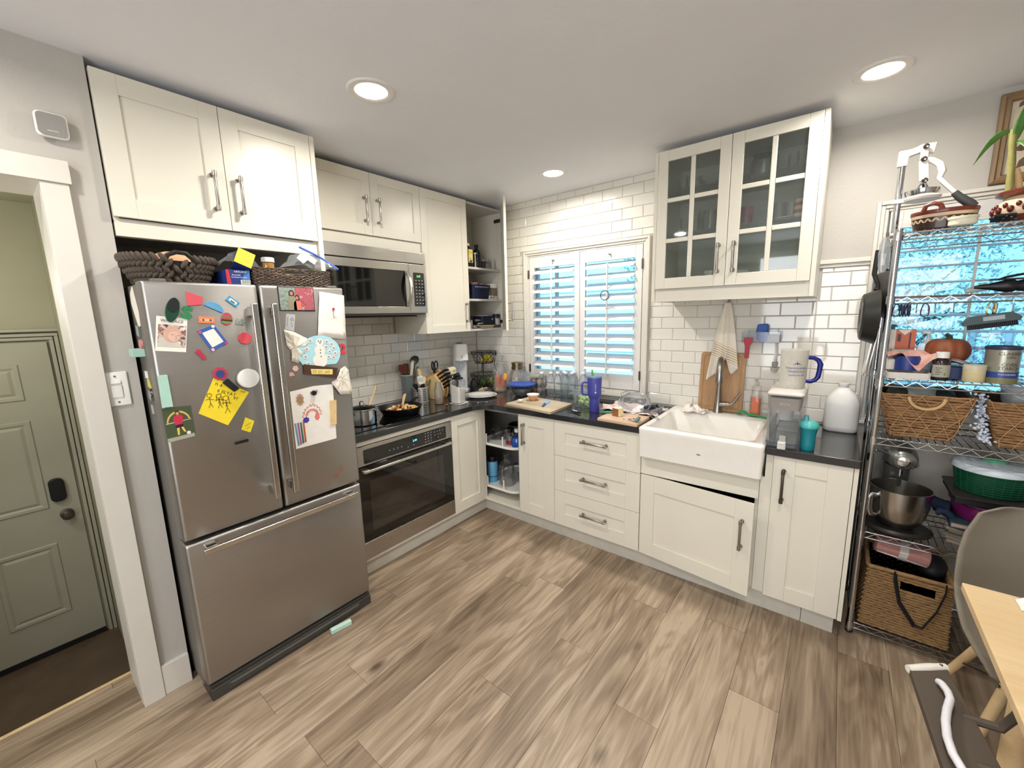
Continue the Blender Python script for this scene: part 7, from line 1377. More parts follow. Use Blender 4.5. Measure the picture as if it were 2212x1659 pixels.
def stalk(x, y, h, lean, base_, name='stalk'):
    mb = MB(); pts = [(x + lean * (i / 6) ** 1.5, y, .10 + h * i / 6) for i in range(7)]; rr_ = [.012 if i % 2 else .0105 for i in range(7)]; mb.tube(pts, rr_, 10); return obj(name, mb, base_, t)
stalk(-.030, -.02, .10, -.018, STB); stalk(-.058, -.03, .245, -.016, STK); stalk(.03, -.01, .20, .012, STK); stalk(.012, .02, .24, -.01, STK); stalk(.02, -.045, .085, .03, STB); stalk(-.018, .012, .085, -.03, STB)
LEAF = mat('bamboo_leaf', '#4d7a34', .45, var=.3, scale=25); rn = random.Random(8)
def leaf(p0, p1, sag, w_):
    p0 = Vector(p0); p1 = Vector(p1); d = p1 - p0; sd_ = d.cross(Vector((.2, -.95, -.2))).normalized()
    mb = MB().sheet(lambda u, v: p0 + d * v + Vector((0, 0, sag * math.sin(PI * v * .9))) + sd_ * ((u - .5) * 2 * w_ * math.sin(PI * (.06 + .94 * v) ** .8) ) + Vector((0, 0, -abs(u - .5) * w_ * .5)), 4, 9)
    obj('leaf', mb, LEAF, t, solid=.0006, smooth=60)
for p0, p1, sag, w_ in (((-.072, -.035, .345), (-.168, -.05, .222), .040, .012), ((-.066, -.035, .30), (-.050, -.06, .435), .01, .015), ((-.06, -.03, .30), (-.02, -.09, .20), .03, .012), ((-.01, -.03, .27), (-.045, -.10, .195), .02, .012), ((.03, -.01, .29), (.12, -.06, .36), .03, .015), ((.03, .0, .30), (.05, .05, .42), .02, .015), ((.012, .02, .33), (-.02, .03, .42), .01, .014), ((.03, -.01, .25), (.11, -.08, .22), .03, .013)): leaf(p0, p1, sag, w_)
t = thing('black_strap', 'small bunched black strap under the clay bamboo pot', 'strap', (3.225, -.47, ZT_ + .002)); rn = random.Random(5); mb = MB()
for i in range(4): mb.tube([(rn.uniform(-.03, .04), rn.uniform(-.02, .02), .006 + .006 * i) for _ in range(6)], .005, 6)
obj('strap_band', mb, BLACKM, t)
# ---------------------------------------------------------------- second shelf
Z2_ = R('second')
t = thing('hand_tool', 'black hand tool lying on the second rack shelf with an arched hose', 'tool', (3.285, -.36, Z2_)); obj('tool_body', MB().loft([[Vector((x, s * math.cos(a) * .9, .026 + s * math.sin(a))) for a in [2 * PI * i / 12 for i in range(12)]] for x, s in ((-.085, .006), (-.04, .014), (.0, .025), (.02, .026), (.03, .020), (.05, .024), (.07, .022), (.075, .010))]), BLACK, t); obj('hose', MB().tube([(-.02, 0, .052), (.0, 0, .062), (.05, 0, .072), (.12, .0, .070)], .005, 8), BLACK, t); obj('clip_bar', MB().box((-.045, -.01, .050), (.06, .01, .056)), BLACKM, t, bevel=.002)
t = thing('clear_nozzle', 'pale blue clear plastic nozzle left of the black hand tool', 'nozzle', (3.215, -.30, Z2_)); obj('nozzle_body', MB().tube([(-.03, 0, .012), (.0, 0, .018), (.03, 0, .03)], [.010, .014, .018], 12), FROST, t)
lathed('brown_jar', 'brown jar at the right end of the second rack shelf', 'jar', (3.405, -.36, Z2_), [('jar_body', [(0, 0), (.045, 0), (.047, .005), (.047, .09), (.03, .11), (0, .11)], mat('tan_jar', '#6d5a4a', .4))])
def carab(x, y, z, c_, lbl, s=1, rz=.6):
    t = thing('carabiner', lbl, 'clip', (x, y, z), rz, 'clips hanging from the second rack shelf'); obj('clip_loop', MB().tube([(.011 * s * q, 0, h * s) for q, h in ((-.1, 0), (-.7, -.006), (-1.1, -.030), (-1.0, -.045), (0, -.052), (1.0, -.045), (1.1, -.030), (.7, -.006))], .0024, 6, closed=True), c_, t); obj('clip_gate', MB().tube([(.010 * s, 0, -.012 * s), (.0115 * s, 0, -.03 * s)], .0034, 6), c_, t)
NB = cm('#1c2444', .35)
for i, (x, rz) in enumerate(((2.958, .2), (2.972, 1.2), (2.981, 1.35), (2.990, 1.2), (2.999, 1.3))): carab(x, -.513, SH['second'] - .030, NB, ('first', 'second', 'third', 'fourth', 'fifth')[i] + ' dark blue clip from the left post on the second rack shelf', 1, rz)
carab(3.046, -.513, SH['second'] - .030, cm('#4a2430', .35), 'single maroon clip hanging right of the dark blue clips', 1.05, .1); carab(3.228, -.513, SH['second'] - .030, mat('brass', '#a58c54', .3, 1), 'brass clip hanging above the dustpan brush', 1, .4); carab(3.238, -.513, SH['second'] - .030, CHROME, 'chrome clip hanging beside the brass clip', .9, .9)
for i, x in enumerate((3.020, 3.075, 3.128, 3.283)):
    o = obj('hook', MB().tube([(0, 0, 0), (0, 0, -.035), (0, -.003, -.043), (0, -.010, -.043), (0, -.013, -.034)], .002, 6), CHROME); o.location = (x, -.513, SH['second'] - .026); tag(o, ('thin chrome hook just right of the dark blue clips', 'thin chrome hook right of the maroon clip', 'thin chrome hook midway along the second shelf', 'thin chrome hook right of the brass clip')[i], 'hook')
t = thing('dustpan_brush', 'black dustpan brush with grey label hanging under the second shelf', 'brush', (3.232, -.513, 1.515), world=True); F_ = Fr((3.232, -.513, 1.520), (.985, 0, .17), (-.17, 0, .985)); obj('brush_back', MB().loft([[F_(u, v, w_) for u, v, w_ in ((-h, -b, -.018), (h, -b, -.018), (h, -b, .018), (-h, -b, .018))] for h, b in ((.072, .012), (.078, 0), (.055, -.022))]), cm('#2e4246', .4), t, bevel=.002); obj('label_patch', MB().box((-.022, -.001, .0145), (.034, .015, .0185), F_), cm('#93a3ac'), t); br = MB()
for i in range(26): br.box((-.062 + i * .005, -.030, -.012), (-.0585 + i * .005, -.012, .012), F_)
obj('bristles', br, BLACKM, t, kind='stuff')
# ---------------------------------------------------------------- pans on the left side of the rack
def pan(lbl, x, y, z, r, d, tilt, hx, m_, nm='frying_pan'):
    t = thing(nm, lbl, 'pan', (x, y, z), (0, 0, tilt)); F_ = Fr((0, 0, 0), (0, 1, 0), (0, 0, 1), (-1, 0, 0)); obj('pan_body', MB().lathe([(0, .0), (r * .78, 0), (r * .84, -.004), (r, -d), (r * 1.01, -d - .002), (r * .97, -d), (r * .82, -.008), (0, -.005)], n=40, f=F_), m_, t)
    obj('base_disc', MB().lathe([(r * .30, .0006), (r * .70, .0006), (r * .70, .0016), (r * .30, .0016)], n=36, f=F_), cm('#4a4a46', .4), t); obj('handle', MB().tube([(d * .8, 0, r * .98), (d * .9, .01, r * 1.15), (d * .6, .02, r * 1.55), (d * .7, .03, hx)], [.012, .009, .010, .011], 8, sq=.5), BLACK, t); return t
PANM = mat('nonstick_grey', '#2c2c2a', .4, .3)
pan('deep dark frying pan hung lowest on the left side of the rack', 2.846, -.405, 1.535, .125, .055, .05, .30, PANM); pan('dark frying pan hung higher behind the front pan on the rack', 2.893, -.250, 1.640, .115, .045, .10, .22, mat('worn_pan', '#3a3936', .5, .3))
t = thing('baking_sheet', 'grey metal baking tins hung edge-on behind the frying pans', 'baking tin', (2.905, -.27, 1.27)); 
for i in range(2): obj('tin_sheet', MB().prism(rrect(0, .10, .20 - .03 * i, .24, .02), -.012 * i, .003 - .012 * i, Fr((-.010, 0, .0), (0, 1, 0), (.10, 0, 1))), STEELH, t)
t = thing('plastic_bag_roll', 'crinkled silvery bag tied at the top left of the rack', 'bag', (2.90, -.43, 1.79)); rr = random.Random(3); obj('bag_film', MB().loft([[Vector((s * .022 * math.cos(a) * rr.uniform(.7, 1.2), s * .03 * math.sin(a), z)) for a in [2 * PI * i / 10 for i in range(10)]] for s, z in ((.4, -.06), (.9, -.03), (1, .02), (.7, .06), (.5, .09))]), BAGP, t, smooth=10)
# ---------------------------------------------------------------- third shelf
Z3 = R('third')
def carton(name, lbl, cat, x0, x1, y0, y1, z0, h, m_, rz=0):
    t = thing(name, lbl, cat, ((x0 + x1) / 2, (y0 + y1) / 2, z0), rz); a, b = (x1 - x0) / 2, (y1 - y0) / 2; obj('carton', MB().box((-a, -b, 0), (a, b, h)), m_, t, bevel=.001); return t, a, b
t, a, b = carton('food_box', 'orange and white carton at the back left of the third rack shelf', 'box', 2.965, 3.055, -.29, -.235, Z3, .205, cm('#c96a4a')); F_ = Fr((0, -b - .0004, 0), (1, 0, 0), (0, 0, 1)); obj('white_panel', MB().box((-a, .0, 0), (-a * .55, .205, .0006), F_).prism([(-.02, .205), (.03, .205), (.006, .18)], 0, .0006, F_), cm('#e2d8cc'), t); obj('dark_strip', MB().box((.022, .12, 0), (.028, .19, .0006), F_).box((-.018, .15, 0), (-.006, .185, .0006), F_), cm('#4a3340'), t)
t, a, b = carton('food_box', 'low grey box with a barcode in front of the orange carton', 'box', 2.972, 3.052, -.36, -.31, Z3, .115, cm('#a9aaa4')); F_ = Fr((0, -b - .0004, 0), (1, 0, 0), (0, 0, 1)); mb = MB()
for i in range(8): mb.box((-.034 + i * .0045, .080, 0), (-.0325 + i * .0045, .105, .0006), F_)
obj('barcode', mb, BLACKM, t, kind='stuff')
t = thing('pump_bottle', 'white pump lotion bottle before the window on the third shelf', 'bottle', (3.095, -.29, Z3)); obj('bottle_body', MB().loft([[Vector((x, y, z)) for x, y in rrect(0, 0, .072 * s, .05 * s, .02 * s)] for s, z in ((.95, 0), (1, .004), (1, .115), (.8, .135), (.4, .145))]), cm('#c9dcea', .4), t); obj('pump', MB().lathe([(.016, .143), (.016, .160), (.007, .163), (.006, .185), (.012, .187), (.012, .196), (0, .198)], n=14).tube([(0, 0, .192), (-.024, -.012, .190)], .006, 8), cm('#cbd2d4', .4), t)
t = thing('pumpkin', 'brownish orange pumpkin on the third rack shelf', 'pumpkin', (3.155, -.32, Z3 + .045)); pr_ = []
vs = MB().sheet(lambda u, v: Vector(((.068 + .007 * abs(math.sin(5 * 2 * PI * u * .999))) * math.cos(2 * PI * u) * math.sin(PI * (.04 + .92 * v)), (.068 + .007 * abs(math.sin(5 * 2 * PI * u * .999))) * math.sin(2 * PI * u) * math.sin(PI * (.04 + .92 * v)), .070 - .062 * math.cos(PI * v) * (1 - .25 * math.exp(-((v) / .14) ** 2) - .2 * math.exp(-((1 - v) / .14) ** 2)))), 60, 16)
obj('flesh', vs, mat('pumpkin_skin', '#8a4d30', .5, var=.2, scale=20), t, smooth=70); obj('stem', MB().tube([(0, 0, .118), (.002, .0, .132), (-.01, -.004, .142)], [.016, .010, .008], 8), cm('#3f4a34'), t); o = obj('pumpkin_stand', MB().lathe([(0, 0), (.045, 0), (.04, .05), (0, .05)], n=20), cm('#1c2844', .4)); o.location = (3.155, -.32, Z3); tag(o, 'dark blue bowl under the pumpkin', 'bowl')
t = thing('pink_napkin', 'pink napkin draped over the tins on the third rack shelf', 'napkin', (3.045, -.40, Z3 + .08)); rr = random.Random(12)
obj('cloth', MB().sheet(lambda u, v: Vector((-.09 + .19 * u, .05 - .11 * v, .030 - .02 * abs(u - .5) + .008 * math.sin(u * 13 + v * 5) + rr.uniform(0, .003) - (.075 * max(0, v - .55) * max(0, 1 - abs(u - .55) * 3.2)) * 2.2)), 20, 12), blotch('pink_cloth', ['#c98d80', '#d8a698', '#e0b9ac'], 20, .9), t, solid=.002, smooth=60)
t = thing('blue_tin', 'dark blue and white tin under the pink napkin', 'tin', (3.005, -.415, Z3 + .033)); obj('tin_body', MB().lathe([(0, 0), (.042, 0), (.044, .05), (.04, .062), (0, .062)], n=24, c=(.018, 0, 0)), cm('#22387e', .4), t); obj('white_side', MB().lathe([(0, 0), (.026, 0), (.028, .045), (0, .055)], n=20, c=(-.038, .01, 0)), cm('#cfcac2', .4), t)
t, a, b = carton('tray', 'shallow white tray at the front left of the third rack shelf', 'tray', 2.955, 3.095, -.495, -.35, Z3, .004, cm('#d6cfc8')); obj('tray_rim', MB().loft([[Vector((x, y, z)) for x, y in rrect(0, 0, 2 * a + g, 2 * b + g, .012)] for g, z in ((0, .0), (.002, .028), (-.004, .028), (-.006, .004))], False, False), cm('#d6cfc8'), t)
t = lathed('medicine_bottle', 'dark amber medicine bottle with white cap and label', 'bottle', (3.126, -.455, Z3), [('bottle_body', [(0, 0), (.026, 0), (.028, .004), (.028, .075), (.02, .09), (.014, .095), (0, .095)], mat('amber_dark', '#241a1c', .15, coat=.5)), ('cap', [(.021, .094), (.021, .117), (.019, .119), (0, .119)], WHITEP)])
obj('label_wrap', MB().loft([[Vector((.0284 * math.cos(a), .0284 * math.sin(a), z)) for z in (.014, .066)] for a in [-2.9 + .16 * i for i in range(17)]], False, False), cm('#d9d6c6'), t); mb = MB()
for i in range(4): mb.loft([[Vector((.0287 * math.cos(a), .0287 * math.sin(a), z)) for z in (.052 - i * .009, .0545 - i * .009)] for a in [-2.3 + .1 * q for q in range(8 - i % 2 * 2)]], False, False)
obj('print_lines', mb, cm('#5a5f58'), t, kind='stuff'); obj('green_mark', MB().ell((.0285 * math.cos(-1.25), .0285 * math.sin(-1.25), .028), .003, .003, .006, 8, 6), cm('#5f8a4a'), t)
lathed('candle_jar', 'cream candle in a squat jar before the starch can', 'candle', (3.222, -.455, Z3), [('jar_body', [(0, 0), (.031, 0), (.033, .003), (.033, .050), (0, .050)], cm('#d2c49a', .4)), ('lid', [(.034, .049), (.034, .068), (.031, .070), (0, .070)], cm('#c9c3aa', .35))])
t, a, b = carton('book_stack', 'slanted grey booklets behind the candle jar', 'booklets', 3.155, 3.255, -.41, -.33, Z3 + .060, .006, cm('#b9b4ae'), .3); t.rotation_euler = (0, .35, .3); obj('booklet', MB().box((-a, -b, .007), (a * .9, b, .012)), cm('#8f8894'), t)
t, a, b = carton('food_box', 'dark blue carton under the slanted booklets', 'box', 3.150, 3.235, -.415, -.335, Z3, .05, cm('#1d2f5e'))
t = thing('starch_can', 'large grey and blue corn starch can with a plastic lid', 'can', (3.298, -.425, Z3)); obj('can_body', MB().lathe([(0, .0), (.048, 0), (.0485, .004), (.0485, .138), (0, .138)], n=36), mat('tin_grey', '#a5a598', .3, .6, var=.05), t); obj('blue_band', MB().lathe([(.0488, .022), (.0488, .046)], n=36), cm('#2a4488', .35), t); obj('base_band', MB().lathe([(.0488, .002), (.0488, .021)], n=36), cm('#7d7a50', .4), t); obj('lid', MB().lathe([(.051, .134), (.0515, .136), (.0515, .145), (.046, .147), (.044, .143), (0, .143)], n=36), cm('#29324e', .4), t)
TXT = cm('#4a3f42')
for s, sz, h in (('CLABBER', .0175, .118), ('GIRL', .014, .104), ('CORN', .017, .075), ('STARCH', .017, .060)): text(s, sz, None, TXT, t, wrap=(.0488, -1.28, h))
text('THICKENING', .009, None, cm('#dfe3ea'), t, wrap=(.0491, -1.35, .036))
t = thing('clear_bin', 'tall clear plastic bin with green contents behind the starch can', 'container', (3.29, -.25, Z3)); obj('tub', tub(.06, .075, .19, .006), CLEARP, t); obj('green_contents', MB().ell((0, 0, .03), .05, .055, .03), cm('#8f9f55'), t)
# ---------------------------------------------------------------- fourth shelf: two wicker hampers
Z4 = R('fourth')
ROPE = mat('wicker_rope', '#8f6b48', .75, var=.35, scale=60, bump=.5, bscale=220); TWINE = mat('wicker_twine', '#c6a374', .8)
def hamper(lbl, x, y, hw0, hw1, hd0, hd1, h, seed):
    t = thing('wicker_basket', lbl, 'basket', (x, y, Z4), 0, 'wicker baskets on the rack'); rn = random.Random(seed); rows = 17; mb = MB()
    for r in range(rows):
        f_ = r / (rows - 1); a, b = hw0 + (hw1 - hw0) * f_, hd0 + (hd1 - hd0) * f_; P_ = rrect(0, 0, 2 * a, 2 * b, .02, 3); Q = []
        for i, p in enumerate(P_):
            q = P_[(i + 1) % len(P_)]; m_ = max(1, int(math.hypot(q[0] - p[0], q[1] - p[1]) / .035))
            for k_ in range(m_): Q.append((p[0] + (q[0] - p[0]) * k_ / m_ + rn.uniform(-.002, .002), p[1] + (q[1] - p[1]) * k_ / m_ + rn.uniform(-.002, .002), .008 + (h - .016) * f_ + rn.uniform(-.003, .003)))
        mb.tube(Q, rn.uniform(.0052, .0064), 6, closed=True)
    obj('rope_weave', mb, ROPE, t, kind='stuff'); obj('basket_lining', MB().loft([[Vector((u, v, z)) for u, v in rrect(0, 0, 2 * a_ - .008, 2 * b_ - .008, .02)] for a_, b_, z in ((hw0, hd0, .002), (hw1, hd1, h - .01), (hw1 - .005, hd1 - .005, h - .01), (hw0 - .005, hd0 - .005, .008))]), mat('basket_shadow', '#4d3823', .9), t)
    tw_ = MB(); yf = lambda z: -(hd0 + (hd1 - hd0) * z / h) - .0085; xf = lambda z: hw0 + (hw1 - hw0) * z / h
    for i in range(5):
        c_ = -.6 + .5 * i
        for s in (1, -1): tw_.tube([(max(-1, min(1, c_ + s * (k_ / 6 - .5) * 1.1)) * xf(h * k_ / 6) * .97, yf(h * k_ / 6), h * k_ / 6 * .97 + .004) for k_ in range(7)], .0010, 5)
    obj('cross_twine', tw_, TWINE, t, kind='stuff'); tw2 = MB(); tw2.tube([(.055 * math.cos(a) , yf(h) - .008, h - .012 - .050 * math.sin(a)) for a in [PI * i / 16 for i in range(17)]], .0062, 8); obj('basket_handle', tw2, TWINE, t); return t
hamper('left rope wicker basket on the fourth rack shelf', 3.092, -.335, .098, .148, .115, .15, .205, 1); hamper('right rope wicker basket on the fourth rack shelf', 3.425, -.335, .105, .155, .115, .15, .20, 2)
t = thing('glass_dome', 'domed grey glass lid sticking up in the left wicker basket', 'lid', (3.09, -.32, Z4 + .15)); obj('dome', MB().lathe([(.075, .0), (.073, .03), (.05, .06), (.02, .075), (0, .078)], n=28), cm('#a8b4ae', .2), t)
for i, (x, c_, lbl) in enumerate(((3.02, '#3c4136', 'dark olive pouch in the left wicker basket'), (3.16, '#2e3438', 'black pouch at the right in the left wicker basket'))): o = obj('pouch', MB().ell((0, 0, 0), .05, .07, .05, 14, 10), cm(c_, .6)); o.location = (x, -.32, Z4 + .165); tag(o, lbl, 'pouch')
o = obj('foil_tray', MB().lathe([(0, .0), (.06, 0), (.085, .05), (.088, .05), (.088, .054), (.08, .052), (.056, .005), (0, .005)], n=28), cm('#c9ccd0', .25)); o.location = (3.39, -.32, Z4 + .16); o.rotation_euler = (.2, .35, 0); tag(o, 'shiny round tray tilted in the right wicker basket', 'tray')
t = thing('yarn_bundle', 'fluffy blue and white yarn hanging between the wicker baskets', 'yarn', (3.243, -.44, Z4)); rn = random.Random(4); mb = MB()
for i in range(150): k_ = rn.random(); p = Vector((.018 + .035 * (1 - k_) ** 1.5 * 0 + rn.gauss(0, .010) - .012 * math.sin(k_ * 3) + (.03 * (1 - k_)), rn.gauss(0, .010), .01 + k_ * .205)); mb.ell(p, rn.uniform(.004, .0075), rn.uniform(.004, .0075), rn.uniform(.004, .0075), 6, 4)
obj('yarn_tufts', mb, blotch('blue_white_yarn', ['#3f5a86', '#c9d3e2', '#dfe6f0', '#6f86ae'], 90, .9), t, kind='stuff')
# ---------------------------------------------------------------- fifth shelf: mixer, spinner
Z5 = R('fifth')
t = thing('stand_mixer', 'silver stand mixer at the left of the fifth rack shelf', 'mixer', (3.055, -.285, Z5)); MS = mat('mixer_silver', '#8a8a86', .25, .8)
obj('mixer_base', MB().loft([[Vector((x, .05 + y, z)) for x, y in rrect(0, 0, .17 * s, .13 * s, .06 * s)] for s, z in ((1, 0), (1, .02), (.92, .03))]), MS, t); obj('mixer_column', MB().loft([[Vector((x, .06 + y, z)) for x, y in rrect(0, 0, .11 * s, .10 * s, .03)] for s, z in ((1.1, .03), (.9, .12), (.9, .24), (1, .29))]), MS, t)
obj('mixer_head', MB().loft([[Vector((s * .060 * math.cos(a), y, .335 + s * .055 * math.sin(a))) for a in [2 * PI * i / 24 for i in range(24)]] for y, s in ((.15, .4), (.14, .75), (.10, 1), (-.02, 1.02), (-.09, .95), (-.12, .8), (-.132, .5), (-.135, .1))]), MS, t); obj('hub_cap', MB().lathe([(0, 0), (.022, 0), (.024, .004), (.024, .012), (.018, .015), (0, .012)], f=Fr((0, -.130, .335), (1, 0, 0), (0, 0, 1)), n=24), CHROME, t)
obj('trim_band', MB().tube([(.062 * math.cos(a), -.03 + .098 * math.sin(a), .305) for a in [-PI * .02 - PI * .96 * i / 14 for i in range(15)]], .005, 6), CHROME, t); obj('lock_lever', MB().tube([(-.055, -.02, .34), (-.085, -.03, .345)], .005, 8).ell((-.088, -.031, .345), .008, .008, .008), CHROME, t); obj('beater_shaft', MB().cyl((0, -.085, .285), (0, -.085, .20), .010, n=12), CHROME, t)
t = thing('mixing_bowl', 'big steel mixer bowl with a handle on a dark disc', 'bowl', (3.060, -.415, Z5 + .026)); obj('bowl_body', MB().lathe([(0, 0), (.055, 0), (.058, .006), (.075, .02), (.096, .06), (.104, .11), (.108, .185), (.111, .187), (.106, .187), (.101, .11), (.093, .062), (.07, .022), (0, .012)], n=44), brushed('bowl_steel', '#b3b0aa', .22, (3, 3, 60)), t); hv = Vector((-.80, -.6, 0)); obj('bowl_handle', MB().tube([hv * r_ + Vector((0, 0, z)) for r_, z in ((.104, .150), (.125, .152), (.136, .14), (.134, .09), (.122, .055), (.098, .05))], [.008, .009, .010, .009, .008, .007], 10, sq=1.4), CHROME, t)
o = obj('mixer_base_disc', MB().lathe([(0, 0), (.118, 0), (.128, .008), (.128, .016), (.118, .025), (.06, .0255), (0, .0255)], n=44), mat('dark_disc', '#35322e', .35, .4)); o.location = (3.060, -.408, Z5); o.scale = (1, .8, 1); tag(o, 'dark rounded mixer base disc under the steel mixer bowl', 'tray')  # this disc is the stand mixer's own base, modelled apart
o = obj('denim_cloth', MB().sheet(lambda u, v: Vector((3.19 + .05 * u, -.42 + .2 * v, Z5 + .11 - .10 * (1 - u) * 0 + .015 * math.sin(v * 9 + u * 4) - .09 * (1 - abs(2 * u - 1)) * 0 - .1 * u * 0)), 6, 10), mat('denim', '#22304a', .9), solid=.02, smooth=60); tag(o, 'folded dark blue cloth right of the mixer bowl', 'cloth')
t = thing('paper_pile', 'slanted pile of grey magazines on the fifth rack shelf', 'magazines', (3.36, -.32, Z5), -.35)
for i in range(6): obj('magazine', MB().box((-.09 - .006 * (i % 3), -.14 + .01 * (i % 2), .0145 * i), (.09, .14, .0145 * i + .0125)), cm(('#8f8678', '#a59c8c', '#77706a')[i % 3], .6), t)
t = thing('cookbook', 'dark teal hardback book with pinkish pages on the magazine pile', 'book', (3.36, -.335, Z5 + .088), -.06); obj('pages', MB().box((-.125, -.135, .003), (.125, .13, .022)), cm('#b9a49a', .8), t); obj('cover', MB().box((-.13, -.14, 0), (.13, .135, .003)).box((-.13, -.14, .022), (.13, .135, .025)), cm('#2c4a52', .5), t)
t = thing('magenta_tub', 'magenta plastic tub under the salad spinner', 'tub', (3.372, -.34, Z5 + .114)); obj('tub_body', MB().lathe([(0, 0), (.120, 0), (.128, .01), (.140, .075), (0, .075)], n=40), mat('magenta_plastic', '#7a1c66', .3, coat=.3), t); obj('tub_lid', MB().lathe([(.143, .070), (.146, .074), (.144, .084), (.12, .088), (0, .088)], n=40), mat('dark_magenta', '#4a1640', .3, coat=.3), t)
t, a, b = carton('baking_pan', 'black baking pan between magenta tub and salad spinner', 'pan', 3.225, 3.52, -.47, -.20, Z5 + .2025, .028, BLACKM); obj('pan_rim', MB().loft([[Vector((x, y, z)) for x, y in rrect(0, 0, 2 * a + g, 2 * b + g, .02)] for g, z in ((0, .026), (.016, .028), (.016, .031), (0, .031))], True, True), cm('#3a3634', .4), t)
t = thing('salad_spinner', 'green salad spinner with white lid and green knob', 'salad spinner', (3.345, -.335, Z5 + .234)); r1 = .118
obj('basket_wall', MB().lathe([(0, 0), (.098, 0), (.104, .006), (r1, .105), (r1 - .004, .105), (.10, .008), (0, .005)], n=48), stripes('green_mesh', '#0b3526', '#134d37', 2, 60, .5, .4), t); rb = MB()
for i in range(26): a = 2 * PI * i / 26; rb.tube([(.1045 * math.cos(a), .1045 * math.sin(a), .008), ((r1 + .001) * math.cos(a), (r1 + .001) * math.sin(a), .105)], .0018, 5)
for h in range(9): z = .012 + h * .0105; rr_ = .104 + (r1 - .104) * z / .105 + .001; rb.tube([(rr_ * math.cos(a), rr_ * math.sin(a), z) for a in [2 * PI * i / 40 for i in range(40)]], .0014, 4, closed=True)
obj('basket_ribs', rb, cm('#15563b', .4), t, kind='stuff'); obj('lid', MB().lathe([(.12, .100), (.126, .103), (.127, .118), (.120, .130), (.10, .136), (.05, .138), (0, .138)], n=48), cm('#c9d3dc', .3), t); obj('pump_knob', MB().lathe([(.038, .137), (.040, .144), (.034, .151), (0, .153)], n=30), mat('mint_knob', '#5aa587', .4), t); obj('stop_button', MB().lathe([(.010, .136), (.010, .141), (0, .142)], c=(-.065, .02, 0), n=14), cm('#3f7f8f', .4), t)
# ---------------------------------------------------------------- lowest shelf
Z6 = R('lowest')
t = thing('seagrass_basket', 'large seagrass tote basket with black straps on the lowest shelf', 'basket', (3.118, -.345, Z6)); SG = mat('seagrass', '#96764f', .8, var=.3, scale=50, bump=.4, bscale=160); rn = random.Random(2); mb = MB(); hx0, hx1, hy, h = .150, .138, .155, .31
for r in range(24):
    f_ = r / 23; a = hx0 + (hx1 - hx0) * f_
    for (p, q) in (((-a, -hy), (a, -hy)), ((a, -hy), (a, hy)), ((a, hy), (-a, hy)), ((-a, hy), (-a, -hy))):
        L_ = math.hypot(q[0] - p[0], q[1] - p[1]); n = int(L_ / .016); nx, ny = (q[1] - p[1]) / L_, -(q[0] - p[0]) / L_; pts = []
        for i in range(n + 1):
            u = i / n; z = .008 + (h - .016) * f_
            if ny < -.5 and .42 < u < .80 and 18 <= r <= 20: pts = pts if len(pts) < 2 else (mb.tube(pts, .0058, 5), [])[1]; continue
            pts.append((p[0] + (q[0] - p[0]) * u + nx * .002 * (1 if (i + r) % 2 else -1), p[1] + (q[1] - p[1]) * u + ny * .002 * (1 if (i + r) % 2 else -1), z + rn.uniform(-.001, .001)))
        if len(pts) > 1: mb.tube(pts, .0058, 5)
obj('seagrass_weave', mb, SG, t, kind='stuff'); obj('basket_lining', MB().loft([[Vector((u, v, z)) for u, v in rrect(0, 0, 2 * a - .012, 2 * hy - .012, .01)] for a, z in ((hx0, 0), (hx1, h - .02), (hx1 - .004, h - .02), (hx0 - .004, .006))]), mat('tote_inner', '#2c1f14', .9), t)
obj('rim_binding', MB().tube([(x, y, h) for x, y in rrect(0, 0, 2 * hx1 + .006, 2 * hy + .006, .012, 3)], .009, 8, closed=True), SG, t); obj('strap', MB().tube([(-.045, -.162, h + .005), (-.045, -.170, h - .03), (-.022, -.176, .175), (.035, -.178, .085), (.062, -.178, .085), (.098, -.176, .18), (.118, -.170, h - .03), (.118, -.162, h + .005)], [.011] * 8, 6, sq=.3), BLACKM, t)
t = thing('rolled_blanket', 'rolled pink blanket with white stripes in the seagrass tote', 'blanket', (3.095, -.37, Z6 + .325)); F_ = Fr((0, 0, .045), (.97, .0, -.12), (0, 1, 0)); bp = stripes('pink_stripe', '#b07a74', '#b88680', 1, 3, .5, .9)
obj('roll', MB().loft([[F_(u, .07 * s * math.cos(a), .045 * s * math.sin(a)) for a in [2 * PI * i / 24 for i in range(24)]] for u, s in ((-.098, .75), (-.092, .95), (-.06, 1), (.06, 1), (.092, .95), (.098, .75))]), bp, t); st_ = MB()
for a in (-1.15, -2.6, .9): st_.loft([[F_(u, .0715 * math.cos(a + e), .0465 * math.sin(a + e)) for e in (-.16, 0, .16)] for u in (-.088, .088)], False, False)
obj('white_stripe', st_, WHITEP, t, solid=.001); obj('paper_band', MB().loft([[F_(u, .0725 * math.cos(a), .0475 * math.sin(a)) for a in [2 * PI * i / 24 for i in range(24)]] for u in (-.012, .018)], False, False), cm('#d2ccc2', .8), t)
o = obj('dark_bag', MB().ell((0, 0, 0), .06, .10, .05, 14, 10), BLACKM); o.location = (3.205, -.33, Z6 + .31); tag(o, 'black cloth bag beside the pink blanket in the tote', 'bag')
